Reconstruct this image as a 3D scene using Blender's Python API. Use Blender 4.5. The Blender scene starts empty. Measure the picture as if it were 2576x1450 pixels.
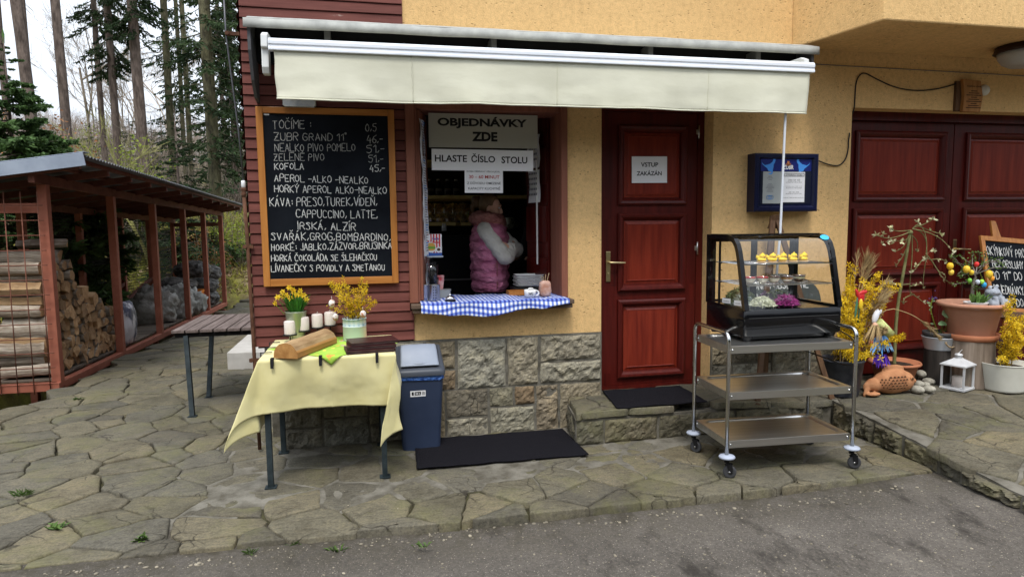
import bpy, bmesh, math, random, unicodedata
from mathutils import Vector, Matrix, Euler, noise
from math import sin, cos, pi, radians, hypot, exp, sqrt, atan2
random.seed(7)
SC = bpy.context.scene
COL = SC.collection
RND = random.Random(11)

# ------------------------------------------------------------------ camera, sky, sun, exposure
PITCH, YAW, ROLL = radians(5.537), radians(12.02), radians(-0.646)
FOC, PW, PH = 1650.0, 2575.0, 1450.0          # focal length in the units the photograph was measured in
CPOS = Vector((0, -5.0, 1.635))
fwd = Vector((sin(YAW)*cos(PITCH), cos(YAW)*cos(PITCH), -sin(PITCH)))
rgt = Vector((cos(YAW), -sin(YAW), 0)); upv = rgt.cross(fwd)
rgt, upv = rgt*cos(ROLL)+upv*sin(ROLL), -rgt*sin(ROLL)+upv*cos(ROLL)
cam = bpy.data.cameras.new('camera'); cam.sensor_width = 36; cam.lens = 36*FOC/PW
cam.clip_end = 600; cam.clip_start = 0.05
camo = bpy.data.objects.new('camera', cam); COL.objects.link(camo); SC.camera = camo
m3 = Matrix((rgt, upv, -fwd)).transposed()
camo.matrix_world = Matrix.Translation(CPOS) @ m3.to_4x4()

def ray(px, py): return rgt*((px-PW/2)/FOC) - upv*((py-PH/2)/FOC) + fwd
def atY(px, py, Y=0.0):
    d = ray(px, py); return CPOS + d*((Y-CPOS.y)/d.y)
def atZ(px, py, Z=0.0):
    d = ray(px, py); return CPOS + d*((Z-CPOS.z)/d.z)
def atX(px, py, X=0.0):
    d = ray(px, py); return CPOS + d*((X-CPOS.x)/d.x)

SUN_EL, SUN_AZ = radians(62), radians(192)     # azimuth clockwise from +Y
W = bpy.data.worlds.new('World'); SC.world = W; W.use_nodes = True
nt = W.node_tree; nt.nodes.clear()
wo = nt.nodes.new('ShaderNodeOutputWorld'); bg = nt.nodes.new('ShaderNodeBackground')
sky = nt.nodes.new('ShaderNodeTexSky'); sky.sky_type = 'NISHITA'; sky.sun_disc = False
sky.sun_elevation = SUN_EL; sky.sun_rotation = SUN_AZ; sky.dust_density = 4.0; sky.air_density = 1.0; sky.ozone_density = 1.5
hs = nt.nodes.new('ShaderNodeHueSaturation'); hs.inputs['Saturation'].default_value = 0.22; hs.inputs['Value'].default_value = 1.0
# an overcast layer: soft, slightly mottled cloud over the clear sky
tc = nt.nodes.new('ShaderNodeTexCoord'); nz = nt.nodes.new('ShaderNodeTexNoise'); nz.inputs['Scale'].default_value = 2.2; nz.inputs['Detail'].default_value = 5
mp = nt.nodes.new('ShaderNodeMapping'); mp.inputs['Scale'].default_value = (1, 1, 2.2)
cr = nt.nodes.new('ShaderNodeValToRGB'); cr.color_ramp.elements[0].position = .3; cr.color_ramp.elements[0].color = (6.2, 6.9, 7.9, 1)
cr.color_ramp.elements[1].position = .7; cr.color_ramp.elements[1].color = (9.0, 9.7, 10.7, 1)
mx = nt.nodes.new('ShaderNodeMix'); mx.data_type = 'RGBA'; mx.inputs[0].default_value = 0.75
L = nt.links.new
sx_ = nt.nodes.new('ShaderNodeSeparateXYZ'); mrs = nt.nodes.new('ShaderNodeMapRange'); mrs.inputs[1].default_value = 0; mrs.inputs[2].default_value = 1; mrs.inputs[3].default_value = .62; mrs.inputs[4].default_value = 1.75
cie = nt.nodes.new('ShaderNodeVectorMath'); cie.operation = 'SCALE'    # overcast: brightest overhead
L(tc.outputs['Generated'], sx_.inputs[0]); L(sx_.outputs[2], mrs.inputs[0]); L(mrs.outputs[0], cie.inputs['Scale'])
L(sky.outputs[0], hs.inputs['Color']); L(tc.outputs['Generated'], mp.inputs[0]); L(mp.outputs[0], nz.inputs['Vector'])
L(nz.outputs[0], cr.inputs[0]); L(hs.outputs[0], mx.inputs[6]); L(cr.outputs[0], mx.inputs[7])
L(mx.outputs[2], cie.inputs[0]); L(cie.outputs[0], bg.inputs[0]); bg.inputs[1].default_value = 0.105; L(bg.outputs[0], wo.inputs[0])
sl = bpy.data.lights.new('sun', 'SUN'); sl.energy = 1.5; sl.angle = radians(14); sl.color = (1, .96, .9)
so = bpy.data.objects.new('sun', sl); COL.objects.link(so)
sd = Vector((sin(SUN_AZ)*cos(SUN_EL), cos(SUN_AZ)*cos(SUN_EL), sin(SUN_EL)))
so.rotation_euler = (-sd).to_track_quat('-Z', 'Y').to_euler(); so.location = (0, -8, 12)
SC.view_settings.view_transform = 'Standard'; SC.view_settings.look = 'None'
SC.view_settings.exposure = 0.85; SC.view_settings.gamma = 1; SC.view_settings.use_curve_mapping = False
SC.cycles.max_bounces = 8; SC.cycles.transparent_max_bounces = 24
SC.cycles.use_denoising = True

# ------------------------------------------------------------------ materials
MATS = {}
def nodes(name):
    m = bpy.data.materials.new(name); m.use_nodes = True; t = m.node_tree
    return m, t, t.nodes['Principled BSDF']
def N(t, kind, **kw):
    n = t.nodes.new('ShaderNode'+kind)
    for k, v in kw.items():
        if k.startswith('i_'):
            k2 = k[2:].replace('_', ' ')
            n.inputs[int(k2) if k2.isdigit() else k2].default_value = v
        else: setattr(n, k, v)
    return n
def c4(c): return (c[0], c[1], c[2], 1)
def ramp(t, fac, stops):
    r = N(t, 'ValToRGB'); e = r.color_ramp.elements
    while len(e) < len(stops): e.new(.5)
    for i, (p, c) in enumerate(stops): e[i].position = p; e[i].color = c4(c)
    t.links.new(fac, r.inputs[0]); return r.outputs[0]
def mixc(t, fac, a, b, mode='MIX'):
    x = N(t, 'Mix', data_type='RGBA', blend_type=mode)
    for sock, v in ((0, fac), (6, a), (7, b)):
        if hasattr(v, 'links'): t.links.new(v, x.inputs[sock])
        else: x.inputs[sock].default_value = v if sock == 0 else c4(v)
    return x.outputs[2]
def coord(t, stretch=(1, 1, 1), world=False):
    c = N(t, 'TexCoord'); src = c.outputs['Object']
    if world:
        g = N(t, 'NewGeometry'); src = g.outputs['Position']
    p = N(t, 'Mapping'); p.inputs['Scale'].default_value = stretch
    t.links.new(src, p.inputs[0]); return p.outputs[0]
def noisef(t, vec, scale, detail=5, rough=.6):
    n = N(t, 'TexNoise', i_Scale=scale, i_Detail=detail, i_Roughness=rough); t.links.new(vec, n.inputs['Vector']); return n.outputs[0]
def setbump(t, b, h, strength, dist=.01):
    n = N(t, 'Bump', i_Strength=strength, i_Distance=dist); t.links.new(h, n.inputs['Height']); t.links.new(n.outputs[0], b.inputs['Normal']); return n
def M(name, c1, c2=None, scale=6, rough=.7, metal=0, bump=0, bscale=60, bdist=.005, island=0, stretch=(1, 1, 1), coat=0, spec=.25,
      sheen=0, world=False, trans=0, detail=5, lo=.35, hi=.65):
    if name in MATS: return MATS[name]
    m, t, b = nodes(name)
    b.inputs['Roughness'].default_value = rough; b.inputs['Metallic'].default_value = metal
    b.inputs['Specular IOR Level'].default_value = spec; b.inputs['Coat Weight'].default_value = coat
    b.inputs['Coat Roughness'].default_value = .15; b.inputs['Sheen Weight'].default_value = sheen
    v = coord(t, stretch, world); col = None
    if c2 is not None: col = ramp(t, noisef(t, v, scale, detail), [(lo, c1), (hi, c2)])
    if island:
        g = N(t, 'NewGeometry'); mr = N(t, 'MapRange', i_3=1-island, i_4=1+island)
        t.links.new(g.outputs['Random Per Island'], mr.inputs[0])
        h = N(t, 'HueSaturation'); t.links.new(mr.outputs[0], h.inputs['Value'])
        if col is not None: t.links.new(col, h.inputs['Color'])
        else: h.inputs['Color'].default_value = c4(c1)
        col = h.outputs[0]
    if col is not None: t.links.new(col, b.inputs['Base Color'])
    else: b.inputs['Base Color'].default_value = c4(c1)
    if bump: setbump(t, b, noisef(t, v, bscale, 6), bump, bdist)
    if trans:
        tr = N(t, 'BsdfTranslucent'); ms = N(t, 'MixShader', i_0=trans)
        if col is not None: t.links.new(col, tr.inputs[0])
        else: tr.inputs[0].default_value = c4(c1)
        t.links.new(b.outputs[0], ms.inputs[1]); t.links.new(tr.outputs[0], ms.inputs[2])
        t.links.new(ms.outputs[0], t.nodes['Material Output'].inputs[0])
    MATS[name] = m; return m

def glass_mat(name, tint=(.93, .96, .95), refl=1.0):
    if name in MATS: return MATS[name]
    m = bpy.data.materials.new(name); m.use_nodes = True; t = m.node_tree; t.nodes.clear()
    o = N(t, 'OutputMaterial'); tr = N(t, 'BsdfTransparent'); tr.inputs[0].default_value = c4(tint)
    gl = N(t, 'BsdfGlossy', i_Roughness=.02); lw = N(t, 'LayerWeight', i_Blend=.5); fr = N(t, 'Math', operation='POWER'); fr.inputs[1].default_value = 4.0; t.links.new(lw.outputs['Facing'], fr.inputs[0])
    mm = N(t, 'Math', operation='MULTIPLY_ADD'); mm.inputs[1].default_value = .9*refl; mm.inputs[2].default_value = .07*refl; mx = N(t, 'MixShader')
    t.links.new(fr.outputs[0], mm.inputs[0]); t.links.new(mm.outputs[0], mx.inputs[0])
    t.links.new(tr.outputs[0], mx.inputs[1]); t.links.new(gl.outputs[0], mx.inputs[2]); t.links.new(mx.outputs[0], o.inputs[0])
    MATS[name] = m; return m

def plaster_mat():
    m, t, b = nodes('yellow_plaster'); v = coord(t, world=True)
    n1 = noisef(t, v, 1.3, 4); col = ramp(t, n1, [(.3, (.62, .385, .165)), (.7, (.74, .48, .215))])
    # worm-scratched render: short dark pits
    v2 = coord(t, (24, 24, 40), world=True); vo = N(t, 'TexVoronoi', feature='F1', i_Scale=1.0); t.links.new(v2, vo.inputs['Vector'])
    pit = ramp(t, vo.outputs['Distance'], [(.10, (0, 0, 0)), (.26, (1, 1, 1))])
    gate = ramp(t, noisef(t, v, 7, 3), [(.44, (1, 1, 1)), (.60, (0, 0, 0))])
    pm = mixc(t, gate, pit, (1, 1, 1))
    mott = noisef(t, v, 26, 4, .75); col = mixc(t, .7, col, ramp(t, mott, [(.3, (.62, .58, .5)), (.52, (1, 1, 1)), (.72, (1.22, 1.2, 1.15))]), 'MULTIPLY')
    strk = noisef(t, coord(t, (5, 5, .5), True), 1.2, 4, .7); col = mixc(t, ramp(t, strk, [(.56, (0, 0, 0)), (.75, (.45, .45, .45))]), col, (.40, .27, .12))
    col2 = mixc(t, pm, (.26, .15, .06), col)
    fine = noisef(t, v, 110, 4); col3 = mixc(t, .35, col2, ramp(t, fine, [(.3, (.42, .27, .11)), (.65, (.76, .54, .26))]))
    t.links.new(col3, b.inputs['Base Color']); b.inputs['Roughness'].default_value = .95; b.inputs['Specular IOR Level'].default_value = .2
    hgt = mixc(t, .5, fine, pm); setbump(t, b, hgt, .75, .008)
    MATS['plaster'] = m; return m

def wood_mat(name, c1, c2, axis=2, scale=1.0, rough=.5, coat=0, island=.15, bump=.2, worn=None):
    if name in MATS: return MATS[name]
    m, t, b = nodes(name)
    s = [18*scale]*3; s[axis] = 1.2*scale
    c = N(t, 'TexCoord'); p = N(t, 'Mapping'); p.inputs['Scale'].default_value = s; t.links.new(c.outputs['Object'], p.inputs[0])
    g = N(t, 'NewGeometry'); ad = N(t, 'VectorMath', operation='ADD'); cx = N(t, 'CombineXYZ')
    ml = N(t, 'Math', operation='MULTIPLY'); ml.inputs[1].default_value = 40; t.links.new(g.outputs['Random Per Island'], ml.inputs[0])
    t.links.new(ml.outputs[0], cx.inputs[0]); t.links.new(ml.outputs[0], cx.inputs[2]); t.links.new(p.outputs[0], ad.inputs[0]); t.links.new(cx.outputs[0], ad.inputs[1])
    f = noisef(t, ad.outputs[0], 1.6, 6, .65); col = ramp(t, f, [(.3, c1), (.68, c2)])
    mr = N(t, 'MapRange', i_3=1-island, i_4=1+island); t.links.new(g.outputs['Random Per Island'], mr.inputs[0])
    h = N(t, 'HueSaturation'); t.links.new(mr.outputs[0], h.inputs['Value']); t.links.new(col, h.inputs['Color']); col = h.outputs[0]
    if worn:
        w = noisef(t, coord(t, (2.5, 9, 22) if axis == 0 else (9, 9, 9)), 2.2, 6, .7)
        col = mixc(t, ramp(t, w, [(.68, (0, 0, 0)), (.73, (1, 1, 1))]), col, worn)
    t.links.new(col, b.inputs['Base Color']); b.inputs['Roughness'].default_value = rough; b.inputs['Coat Weight'].default_value = coat
    b.inputs['Coat Roughness'].default_value = .2; b.inputs['Specular IOR Level'].default_value = .22
    setbump(t, b, f, bump, .004); MATS[name] = m; return m

def stone_mat(name, stops, rough=.85, bump=.6, moss=None, scale=3, veins=5.0, lo=.45, hi=1.5):
    m, t, b = nodes(name); v = coord(t, world=True); g = N(t, 'NewGeometry')
    base = ramp(t, g.outputs['Random Per Island'], stops); base = base
    n1 = noisef(t, v, scale, 8, .7); n2 = noisef(t, coord(t, (1, 2.4, 1), True), 15, 8, .78); n3 = noisef(t, v, 75, 5, .8)
    col = mixc(t, .85, base, ramp(t, n1, [(.25, (lo, lo*.93, lo*.82)), (.5, (1, 1, 1)), (.78, (hi, hi*.95, hi*.82))]), 'MULTIPLY')
    col = mixc(t, .9, col, ramp(t, n2, [(.32, (.38, .36, .33)), (.47, (.95, .95, .95)), (.6, (1.08, 1.06, 1.02)), (.74, (1.6, 1.52, 1.4))]), 'MULTIPLY')
    col = mixc(t, .8, col, ramp(t, n3, [(.33, (.55, .54, .52)), (.5, (1, 1, 1)), (.68, (1.5, 1.46, 1.38))]), 'MULTIPLY')
    # hairline splits in the layered stone
    dn = N(t, 'TexNoise', i_Scale=4.0, i_Detail=6.0); t.links.new(v, dn.inputs['Vector']); mv = N(t, 'Mix', data_type='RGBA', i_0=.16); t.links.new(v, mv.inputs[6]); t.links.new(dn.outputs[1], mv.inputs[7])
    vo = N(t, 'TexVoronoi', feature='DISTANCE_TO_EDGE', i_Scale=veins); t.links.new(mv.outputs[2], vo.inputs['Vector'])
    ln = ramp(t, vo.outputs['Distance'], [(.006, (1, 1, 1)), (.022, (0, 0, 0))]); gt = ramp(t, noisef(t, v, 2.3, 3), [(.50, (0, 0, 0)), (.60, (.85, .85, .85))])
    col = mixc(t, mixc(t, 1.0, ln, gt, 'MULTIPLY'), col, (.022, .018, .013))
    if moss: col = mixc(t, ramp(t, noisef(t, v, 1.6, 6, .75), [(.5, (0, 0, 0)), (.72, (.7, .7, .7))]), col, moss)
    t.links.new(col, b.inputs['Base Color']); b.inputs['Roughness'].default_value = rough; b.inputs['Specular IOR Level'].default_value = .2
    hgt = mixc(t, .5, n1, n2); setbump(t, b, hgt, bump, .03)
    MATS[name] = m; return m

# ------------------------------------------------------------------ mesh builder
class MB:
    def __init__(s): s.v = []; s.f = []; s.mi = []; s.sm = []
    def add(s, vs, fs, mi=0, sm=False):
        o = len(s.v); s.v += [Vector(p) for p in vs]; s.f += [[i+o for i in f] for f in fs]
        s.mi += [mi]*len(fs); s.sm += [sm]*len(fs); return s
    def box(s, a, b, mi=0, R=None, c=None):
        x0, y0, z0 = a; x1, y1, z1 = b
        vs = [Vector(p) for p in ((x0,y0,z0),(x1,y0,z0),(x1,y1,z0),(x0,y1,z0),(x0,y0,z1),(x1,y0,z1),(x1,y1,z1),(x0,y1,z1))]
        if R is not None:
            cc = Vector(c) if c is not None else sum(vs, Vector())/8
            vs = [cc+R@(p-cc) for p in vs]
        return s.add(vs, [(0,3,2,1),(4,5,6,7),(0,1,5,4),(1,2,6,5),(2,3,7,6),(3,0,4,7)], mi)
    def bar(s, p, q, w, h, up=(0,0,1), mi=0, w2=None, h2=None):
        p, q = Vector(p), Vector(q); d = (q-p).normalized(); u = Vector(up)
        sx = d.cross(u)
        if sx.length < 1e-4: sx = d.cross(Vector((1,0,0)))
        sx.normalize(); u = sx.cross(d); w2 = w if w2 is None else w2; h2 = h if h2 is None else h2
        vs = [c+sx*(a*ww/2)+u*(b*hh/2) for c, ww, hh in ((p,w,h),(q,w2,h2)) for a, b in ((-1,-1),(1,-1),(1,1),(-1,1))]
        return s.add(vs, [(0,1,2,3),(7,6,5,4),(0,4,5,1),(1,5,6,2),(2,6,7,3),(3,7,4,0)], mi)
    def tube(s, pts, r, n=8, cap=True, mi=0, closed=False, flat=1.0):
        pts = [Vector(p) for p in pts]; k = len(pts); rs = r if isinstance(r, (list, tuple)) else [r]*k
        prev = None; vs = []
        for i, p in enumerate(pts):
            a = pts[i-1] if (i > 0 or closed) else p; b = pts[(i+1) % k] if (i < k-1 or closed) else p
            d = (b-a); d = d.normalized() if d.length > 1e-9 else Vector((0,0,1))
            if prev is None:
                x = d.cross(Vector((0,0,1)));
                if x.length < 1e-3: x = d.cross(Vector((0,1,0)))
            else: x = prev - d*prev.dot(d)
            x.normalize(); prev = x; y = d.cross(x)
            vs += [p+(x*cos(2*pi*j/n)+y*sin(2*pi*j/n)*flat)*rs[i] for j in range(n)]
        fs = [(i*n+j, i*n+(j+1) % n, ((i+1) % k)*n+(j+1) % n, ((i+1) % k)*n+j) for i in range(k if closed else k-1) for j in range(n)]
        s.add(vs, fs, mi, True)
        if cap and not closed:
            o = len(s.v)-len(vs); s.f += [[o+j for j in reversed(range(n))], [o+(k-1)*n+j for j in range(n)]]; s.mi += [mi]*2; s.sm += [False]*2
        return s
    def lathe(s, prof, c=(0,0,0), n=24, mi=0, R=None, sm=True, sx=1, sy=1):
        c = Vector(c); vs = []
        for r, z in prof:
            for j in range(n):
                p = Vector((r*cos(2*pi*j/n)*sx, r*sin(2*pi*j/n)*sy, z)); vs.append(c+(R@p if R is not None else p))
        k = len(prof); fs = [(i*n+j, i*n+(j+1) % n, (i+1)*n+(j+1) % n, (i+1)*n+j) for i in range(k-1) for j in range(n)]
        s.add(vs, fs, mi, sm)
        o = len(s.v)-len(vs)
        if prof[0][0] > 1e-6: s.f.append([o+j for j in reversed(range(n))]); s.mi.append(mi); s.sm.append(False)
        if prof[-1][0] > 1e-6: s.f.append([o+(k-1)*n+j for j in range(n)]); s.mi.append(mi); s.sm.append(False)
        return s
    def ball(s, c, r, n=14, mi=0, R=None):
        rx, ry, rz = r if isinstance(r, (tuple, list)) else (r, r, r)
        c = Vector(c); vs = []; k = n//2+1
        for i in range(k):
            a = pi*i/(k-1)
            for j in range(n):
                p = Vector((rx*sin(a)*cos(2*pi*j/n), ry*sin(a)*sin(2*pi*j/n), rz*cos(a))); vs.append(c+(R@p if R is not None else p))
        fs = [(i*n+j, (i+1)*n+j, (i+1)*n+(j+1) % n, i*n+(j+1) % n) for i in range(k-1) for j in range(n)]
        return s.add(vs, fs, mi, True)
    def prism(s, poly, z0, z1, mi=0, T=None):
        n = len(poly); vs = [Vector((x, y, z0)) for x, y in poly]+[Vector((x, y, z1)) for x, y in poly]
        if T: vs = [T(p) for p in vs]
        return s.add(vs, [list(range(n))[::-1], list(range(n, 2*n))]+[(i, (i+1) % n, n+(i+1) % n, n+i) for i in range(n)], mi)
    def grid(s, fn, nu, nv, mi=0, sm=True, thick=0):
        vs = [Vector(fn(i/nu, j/nv)) for j in range(nv+1) for i in range(nu+1)]; w = nu+1
        return s.add(vs, [(j*w+i, j*w+i+1, (j+1)*w+i+1, (j+1)*w+i) for j in range(nv) for i in range(nu)], mi, sm)
    def build(s, name, mats, parent=None, world=True, bevel=0, solid=0, remesh=0, smooth_it=0, fix=True, subsurf=0, merge=0):
        me = bpy.data.meshes.new(name); vs = s.v
        if parent is not None and world:
            o = wloc(parent); vs = [p-o for p in vs]
        me.from_pydata([tuple(p) for p in vs], [], s.f)
        mats = mats if isinstance(mats, (list, tuple)) else [mats]
        for m in mats: me.materials.append(m)
        me.polygons.foreach_set('material_index', s.mi); me.polygons.foreach_set('use_smooth', s.sm); me.update()
        if fix:
            bm = bmesh.new(); bm.from_mesh(me)
            if merge: bmesh.ops.remove_doubles(bm, verts=bm.verts, dist=merge)
            bmesh.ops.recalc_face_normals(bm, faces=bm.faces); bm.to_mesh(me); bm.free()
        ob = bpy.data.objects.new(name, me); COL.objects.link(ob)
        if parent is not None: ob.parent = parent
        mods = []
        if remesh:
            d = ob.modifiers.new('r', 'REMESH'); d.mode = 'VOXEL'; d.voxel_size = remesh; d.use_smooth_shade = True
        if smooth_it:
            d = ob.modifiers.new('s', 'SMOOTH'); d.iterations = smooth_it; d.factor = .5
        if solid:
            d = ob.modifiers.new('so', 'SOLIDIFY'); d.thickness = solid; d.offset = 0
        if subsurf:
            d = ob.modifiers.new('ss', 'SUBSURF'); d.levels = d.render_levels = subsurf
        if bevel:
            d = ob.modifiers.new('b', 'BEVEL'); d.width = bevel; d.segments = 2; d.limit_method = 'ANGLE'; d.angle_limit = radians(40)
        if ob.modifiers: bake(ob)
        return ob
def bake(ob):
    dg = bpy.context.evaluated_depsgraph_get(); dg.update()
    me = bpy.data.meshes.new_from_object(ob.evaluated_get(dg)); ob.modifiers.clear(); ob.data = me; return ob
def wloc(o):
    p = Vector(o.location)
    while o.parent: o = o.parent; p = p+Vector(o.location)
    return p
def tag(o, label=None, cat=None, group=None, kind=None):
    if label: o['label'] = label
    if cat: o['category'] = cat
    if group: o['group'] = group
    if kind: o['kind'] = kind
    return o
def thing(name, label, cat, loc=(0,0,0), rz=0, group=None):
    o = bpy.data.objects.new(name, None); COL.objects.link(o); o.empty_display_size = .1
    o.location = loc; o.rotation_euler = (0, 0, rz); return tag(o, label, cat, group)
def dup(root, loc, rz=None, label=None, group=None, scale=None, rot=None):
    def cp(o, par):
        c = o.copy(); COL.objects.link(c)
        if par is not None: c.parent = par
        for ch in list(o.children): cp(ch, c)
        return c
    r = cp(root, None); r.location = loc
    if rz is not None: r.rotation_euler = (0, 0, rz)
    if rot is not None: r.rotation_euler = rot
    if scale is not None: r.scale = (scale,)*3 if not isinstance(scale, (tuple, list)) else scale
    if label: r['label'] = label
    if group: r['group'] = group
    return r
def fbm(x, y, z=0, o=4): return noise.fractal(Vector((x, y, z)), 1.0, 2.0, o)
def lerp(a, b, t): return a+(b-a)*t
def sstep(a, b, x):
    t = min(1, max(0, (x-a)/(b-a))); return t*t*(3-2*t)

# ------------------------------------------------------------------ writing
def text_mesh(body, bold=0.0, space=1.0):
    cu = bpy.data.curves.new('t', 'FONT'); cu.body = body; cu.align_x = 'CENTER'; cu.offset = bold; cu.space_character = space; cu.resolution_u = 3
    ob = bpy.data.objects.new('t', cu); COL.objects.link(ob)
    dg = bpy.context.evaluated_depsgraph_get(); dg.update()
    me = bpy.data.meshes.new_from_object(ob.evaluated_get(dg))
    vs = [v.co.copy() for v in me.vertices]; fs = [list(p.vertices) for p in me.polygons]
    bpy.data.objects.remove(ob); bpy.data.curves.remove(cu); bpy.data.meshes.remove(me); return vs, fs
def put_text(mb, body, o, ux, uy, cx, cy, width=None, height=None, bold=0.0, mi=0, lift=.0015):
    """flat letters on the plane o + ux*x + uy*y, centred at (cx, cy)"""
    vs, fs = text_mesh(body, bold)
    if not vs: return
    x0 = min(v.x for v in vs); x1 = max(v.x for v in vs); y0 = min(v.y for v in vs); y1 = max(v.y for v in vs)
    sx = sy = (width/(x1-x0)) if width else height/(y1-y0)
    if width and height: sy = height/(y1-y0)
    nrm = ux.cross(uy).normalized()
    mb.add([o+ux*(cx+(v.x-(x0+x1)/2)*sx)+uy*(cy+(v.y-(y0+y1)/2)*sy)+nrm*lift for v in vs], fs, mi)
GL = {'A':'002840|1333','B':'00083847453404|344341300 0','C':'4738180602103041','D':'000828464220 00','E':'48080040|0434','F':'480800|0434',
'G':'473818060210304144 24','H':'0008|4048|0444','I':'0008','J':'383130 1001','K':'0008|480440','L':'080040','M':'0008244840','N':'00084048',
'O':'2806022042462 8','P':'00083846453404','R':'00083846453404|2440','S':'473818073533 42301001','T':'0848|2028','U':'0802103 04248','V':'082048','W':'0810243048',
'Y':'082448|2420','Z':'08480040','z':'08480040|1434','0':'280602204246 28','1':'062820','3':'0848244331 1001','4':'280343|3530','5':'4808053543301001',
'6':'48160220423404','7':'084810','8':'2406284624022042 24',':':'1213|1516',',':'120 0','-':'0434','"':'0608|2628','.':'0001','q':'44240402 2042|4440','t':'4810|1434'}
WID = {'I':0,':':1.2,',':1.2,'J':3,'1':2,'-':3,' ':1.6,'.':1,'"':2}
def chalk(mb, s, o, ux, uy, x, y, h, width, pen=.006, slant=0.0, wob=.05, mi=0, lift=.002, rnd=None):
    rnd = rnd or RND; nrm = ux.cross(uy).normalized(); segs = []; cx = 0.0
    for ch in unicodedata.normalize('NFD', s):
        dia = {'\u0301':'acute','\u030c':'caron','\u030a':'ring'}.get(ch)
        if dia:
            q = pw/2+px0
            if dia == 'acute': segs.append([(q-.2, 9.0), (q+1.0, 10.6)])
            elif dia == 'caron': segs.append([(q-1, 10.4), (q, 9.1), (q+1.1, 10.6)])
            else: segs.append([(q+.7*cos(a), 9.8+.8*sin(a)) for a in [i*pi/4 for i in range(9)]])
            continue
        if ch == '\u00b0': segs.append([(cx+.6+.6*cos(a), 7.8+.9*sin(a)) for a in [i*pi/4 for i in range(9)]]); cx += 2; continue
        w = WID.get(ch, 4.0); px0, pw = cx, w
        if ch in GL:
            for st in GL[ch].split('|'):
                st = st.replace(' ', ''); pts = [(cx+int(st[i]), int(st[i+1])) for i in range(0, len(st)-1, 2)]
                if ch in 'BCDGJOPRSU035689q':
                    for _ in range(2):
                        pts = [pts[0]]+[p for a, b in zip(pts, pts[1:]) for p in ((a[0]*.75+b[0]*.25, a[1]*.75+b[1]*.25), (a[0]*.25+b[0]*.75, a[1]*.25+b[1]*.75))]+[pts[-1]]
                jx, jy = rnd.uniform(-.35, .35), rnd.uniform(-.45, .45); k = rnd.uniform(.9, 1.1)
                segs.append([(cx+(a-cx)*k+jx*.5, b*k+jy*.5) for a, b in pts])
        cx += w+1.5
    sx = width/max(cx-1.5, 1); sy = h/8
    for seg in segs:
        P = []
        for a, b in zip(seg, seg[1:]):
            m = max(1, int(hypot((b[0]-a[0])*sx, (b[1]-a[1])*sy)/.006))
            for q in range(m): P.append((lerp(a[0], b[0], q/m), lerp(a[1], b[1], q/m)))
        P.append(seg[-1]); lf = lift+rnd.uniform(0, .0009)
        W3 = [Vector((x+a*sx+b*sy*slant+rnd.gauss(0, wob*.01), y+b*sy+rnd.gauss(0, wob*.01))) for a, b in P]
        if len(W3) < 2: continue
        vs = []; n = len(W3)
        for i in range(n):
            d = (W3[min(n-1, i+1)]-W3[max(0, i-1)])
            d = d.normalized() if d.length > 1e-7 else Vector((1, 0))
            pl = Vector((-d.y, d.x))*pen*rnd.uniform(.36, .58); e = d*pen*.3*((i == n-1)-(i == 0))
            vs += [o+ux*q.x+uy*q.y+nrm*(lf+.00001*i) for q in (W3[i]+e+pl, W3[i]+e-pl)]
        mb.add(vs, [(2*i, 2*i+1, 2*i+3, 2*i+2) for i in range(n-1)], mi)
X3, Y3, Z3 = Vector((1,0,0)), Vector((0,1,0)), Vector((0,0,1))
# ------------------------------------------------------------------ the setting: ground, road, paving
def base_z(x, y):
    return -.02*(min(y, 13)-2.6) if y > 2.6 else 0.0
def land_z(x, y):
    d = max(0, -4.75-x); e = max(0, y-13.2)
    D = hypot(d, e); z = base_z(x, y)-.16
    if D > 0: z += .16*min(1, D)+1.9*(1-exp(-.45*D))+.10*D+.12*fbm(x*.5, y*.5)*min(1, D*.4)+.6*fbm(x*.06, y*.06, 3)*min(1, D*.05)
    if x < -3.25 and D == 0 and y > .8: z -= 1.3*sstep(-3.2, -3.5, x)*sstep(.6, 1.6, y)*sstep(-4.75, -4.4, x)
    return z
def ground_mat():
    m, t, b = nodes('forest_floor'); v = coord(t, world=True)
    a = ramp(t, noisef(t, v, 5, 8, .75), [(.3, (.07, .045, .022)), (.5, (.16, .115, .06)), (.7, (.30, .24, .15))])
    gcol = ramp(t, noisef(t, v, 9, 6, .7), [(.3, (.14, .16, .025)), (.65, (.38, .37, .07))])
    f = ramp(t, noisef(t, v, .55, 5, .7), [(.46, (0, 0, 0)), (.58, (1, 1, 1))])
    t.links.new(mixc(t, f, a, gcol), b.inputs['Base Color']); b.inputs['Roughness'].default_value = 1
    setbump(t, b, noisef(t, v, 12, 8, .8), 1, .1); return m
mb = MB()
xs = [-90+4*i for i in range(15)]+[-30+1.0*i for i in range(18)]+[-12+.25*i for i in range(48)]+[1*i for i in range(0, 12, 2)]+[12, 20, 40, 90]
ys = [-60, -30, -14, -8, -5, -3, -2]+[-1+.4*i for i in range(50)]+[19+1.0*i for i in range(18)]+[37+4*i for i in range(27)]
vs = [Vector((x, y, land_z(x, y) if y > -1.5 else (-.16+9*sstep(-13, -45, y)))) for y in ys for x in xs]; w = len(xs)
mb.add(vs, [(j*w+i, j*w+i+1, (j+1)*w+i+1, (j+1)*w+i) for j in range(len(ys)-1) for i in range(w-1)], 0, True)
tag(mb.build('hillside', ground_mat(), fix=False), 'forest floor of leaf litter and moss rising behind the woodshed', 'ground', kind='structure')

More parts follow.
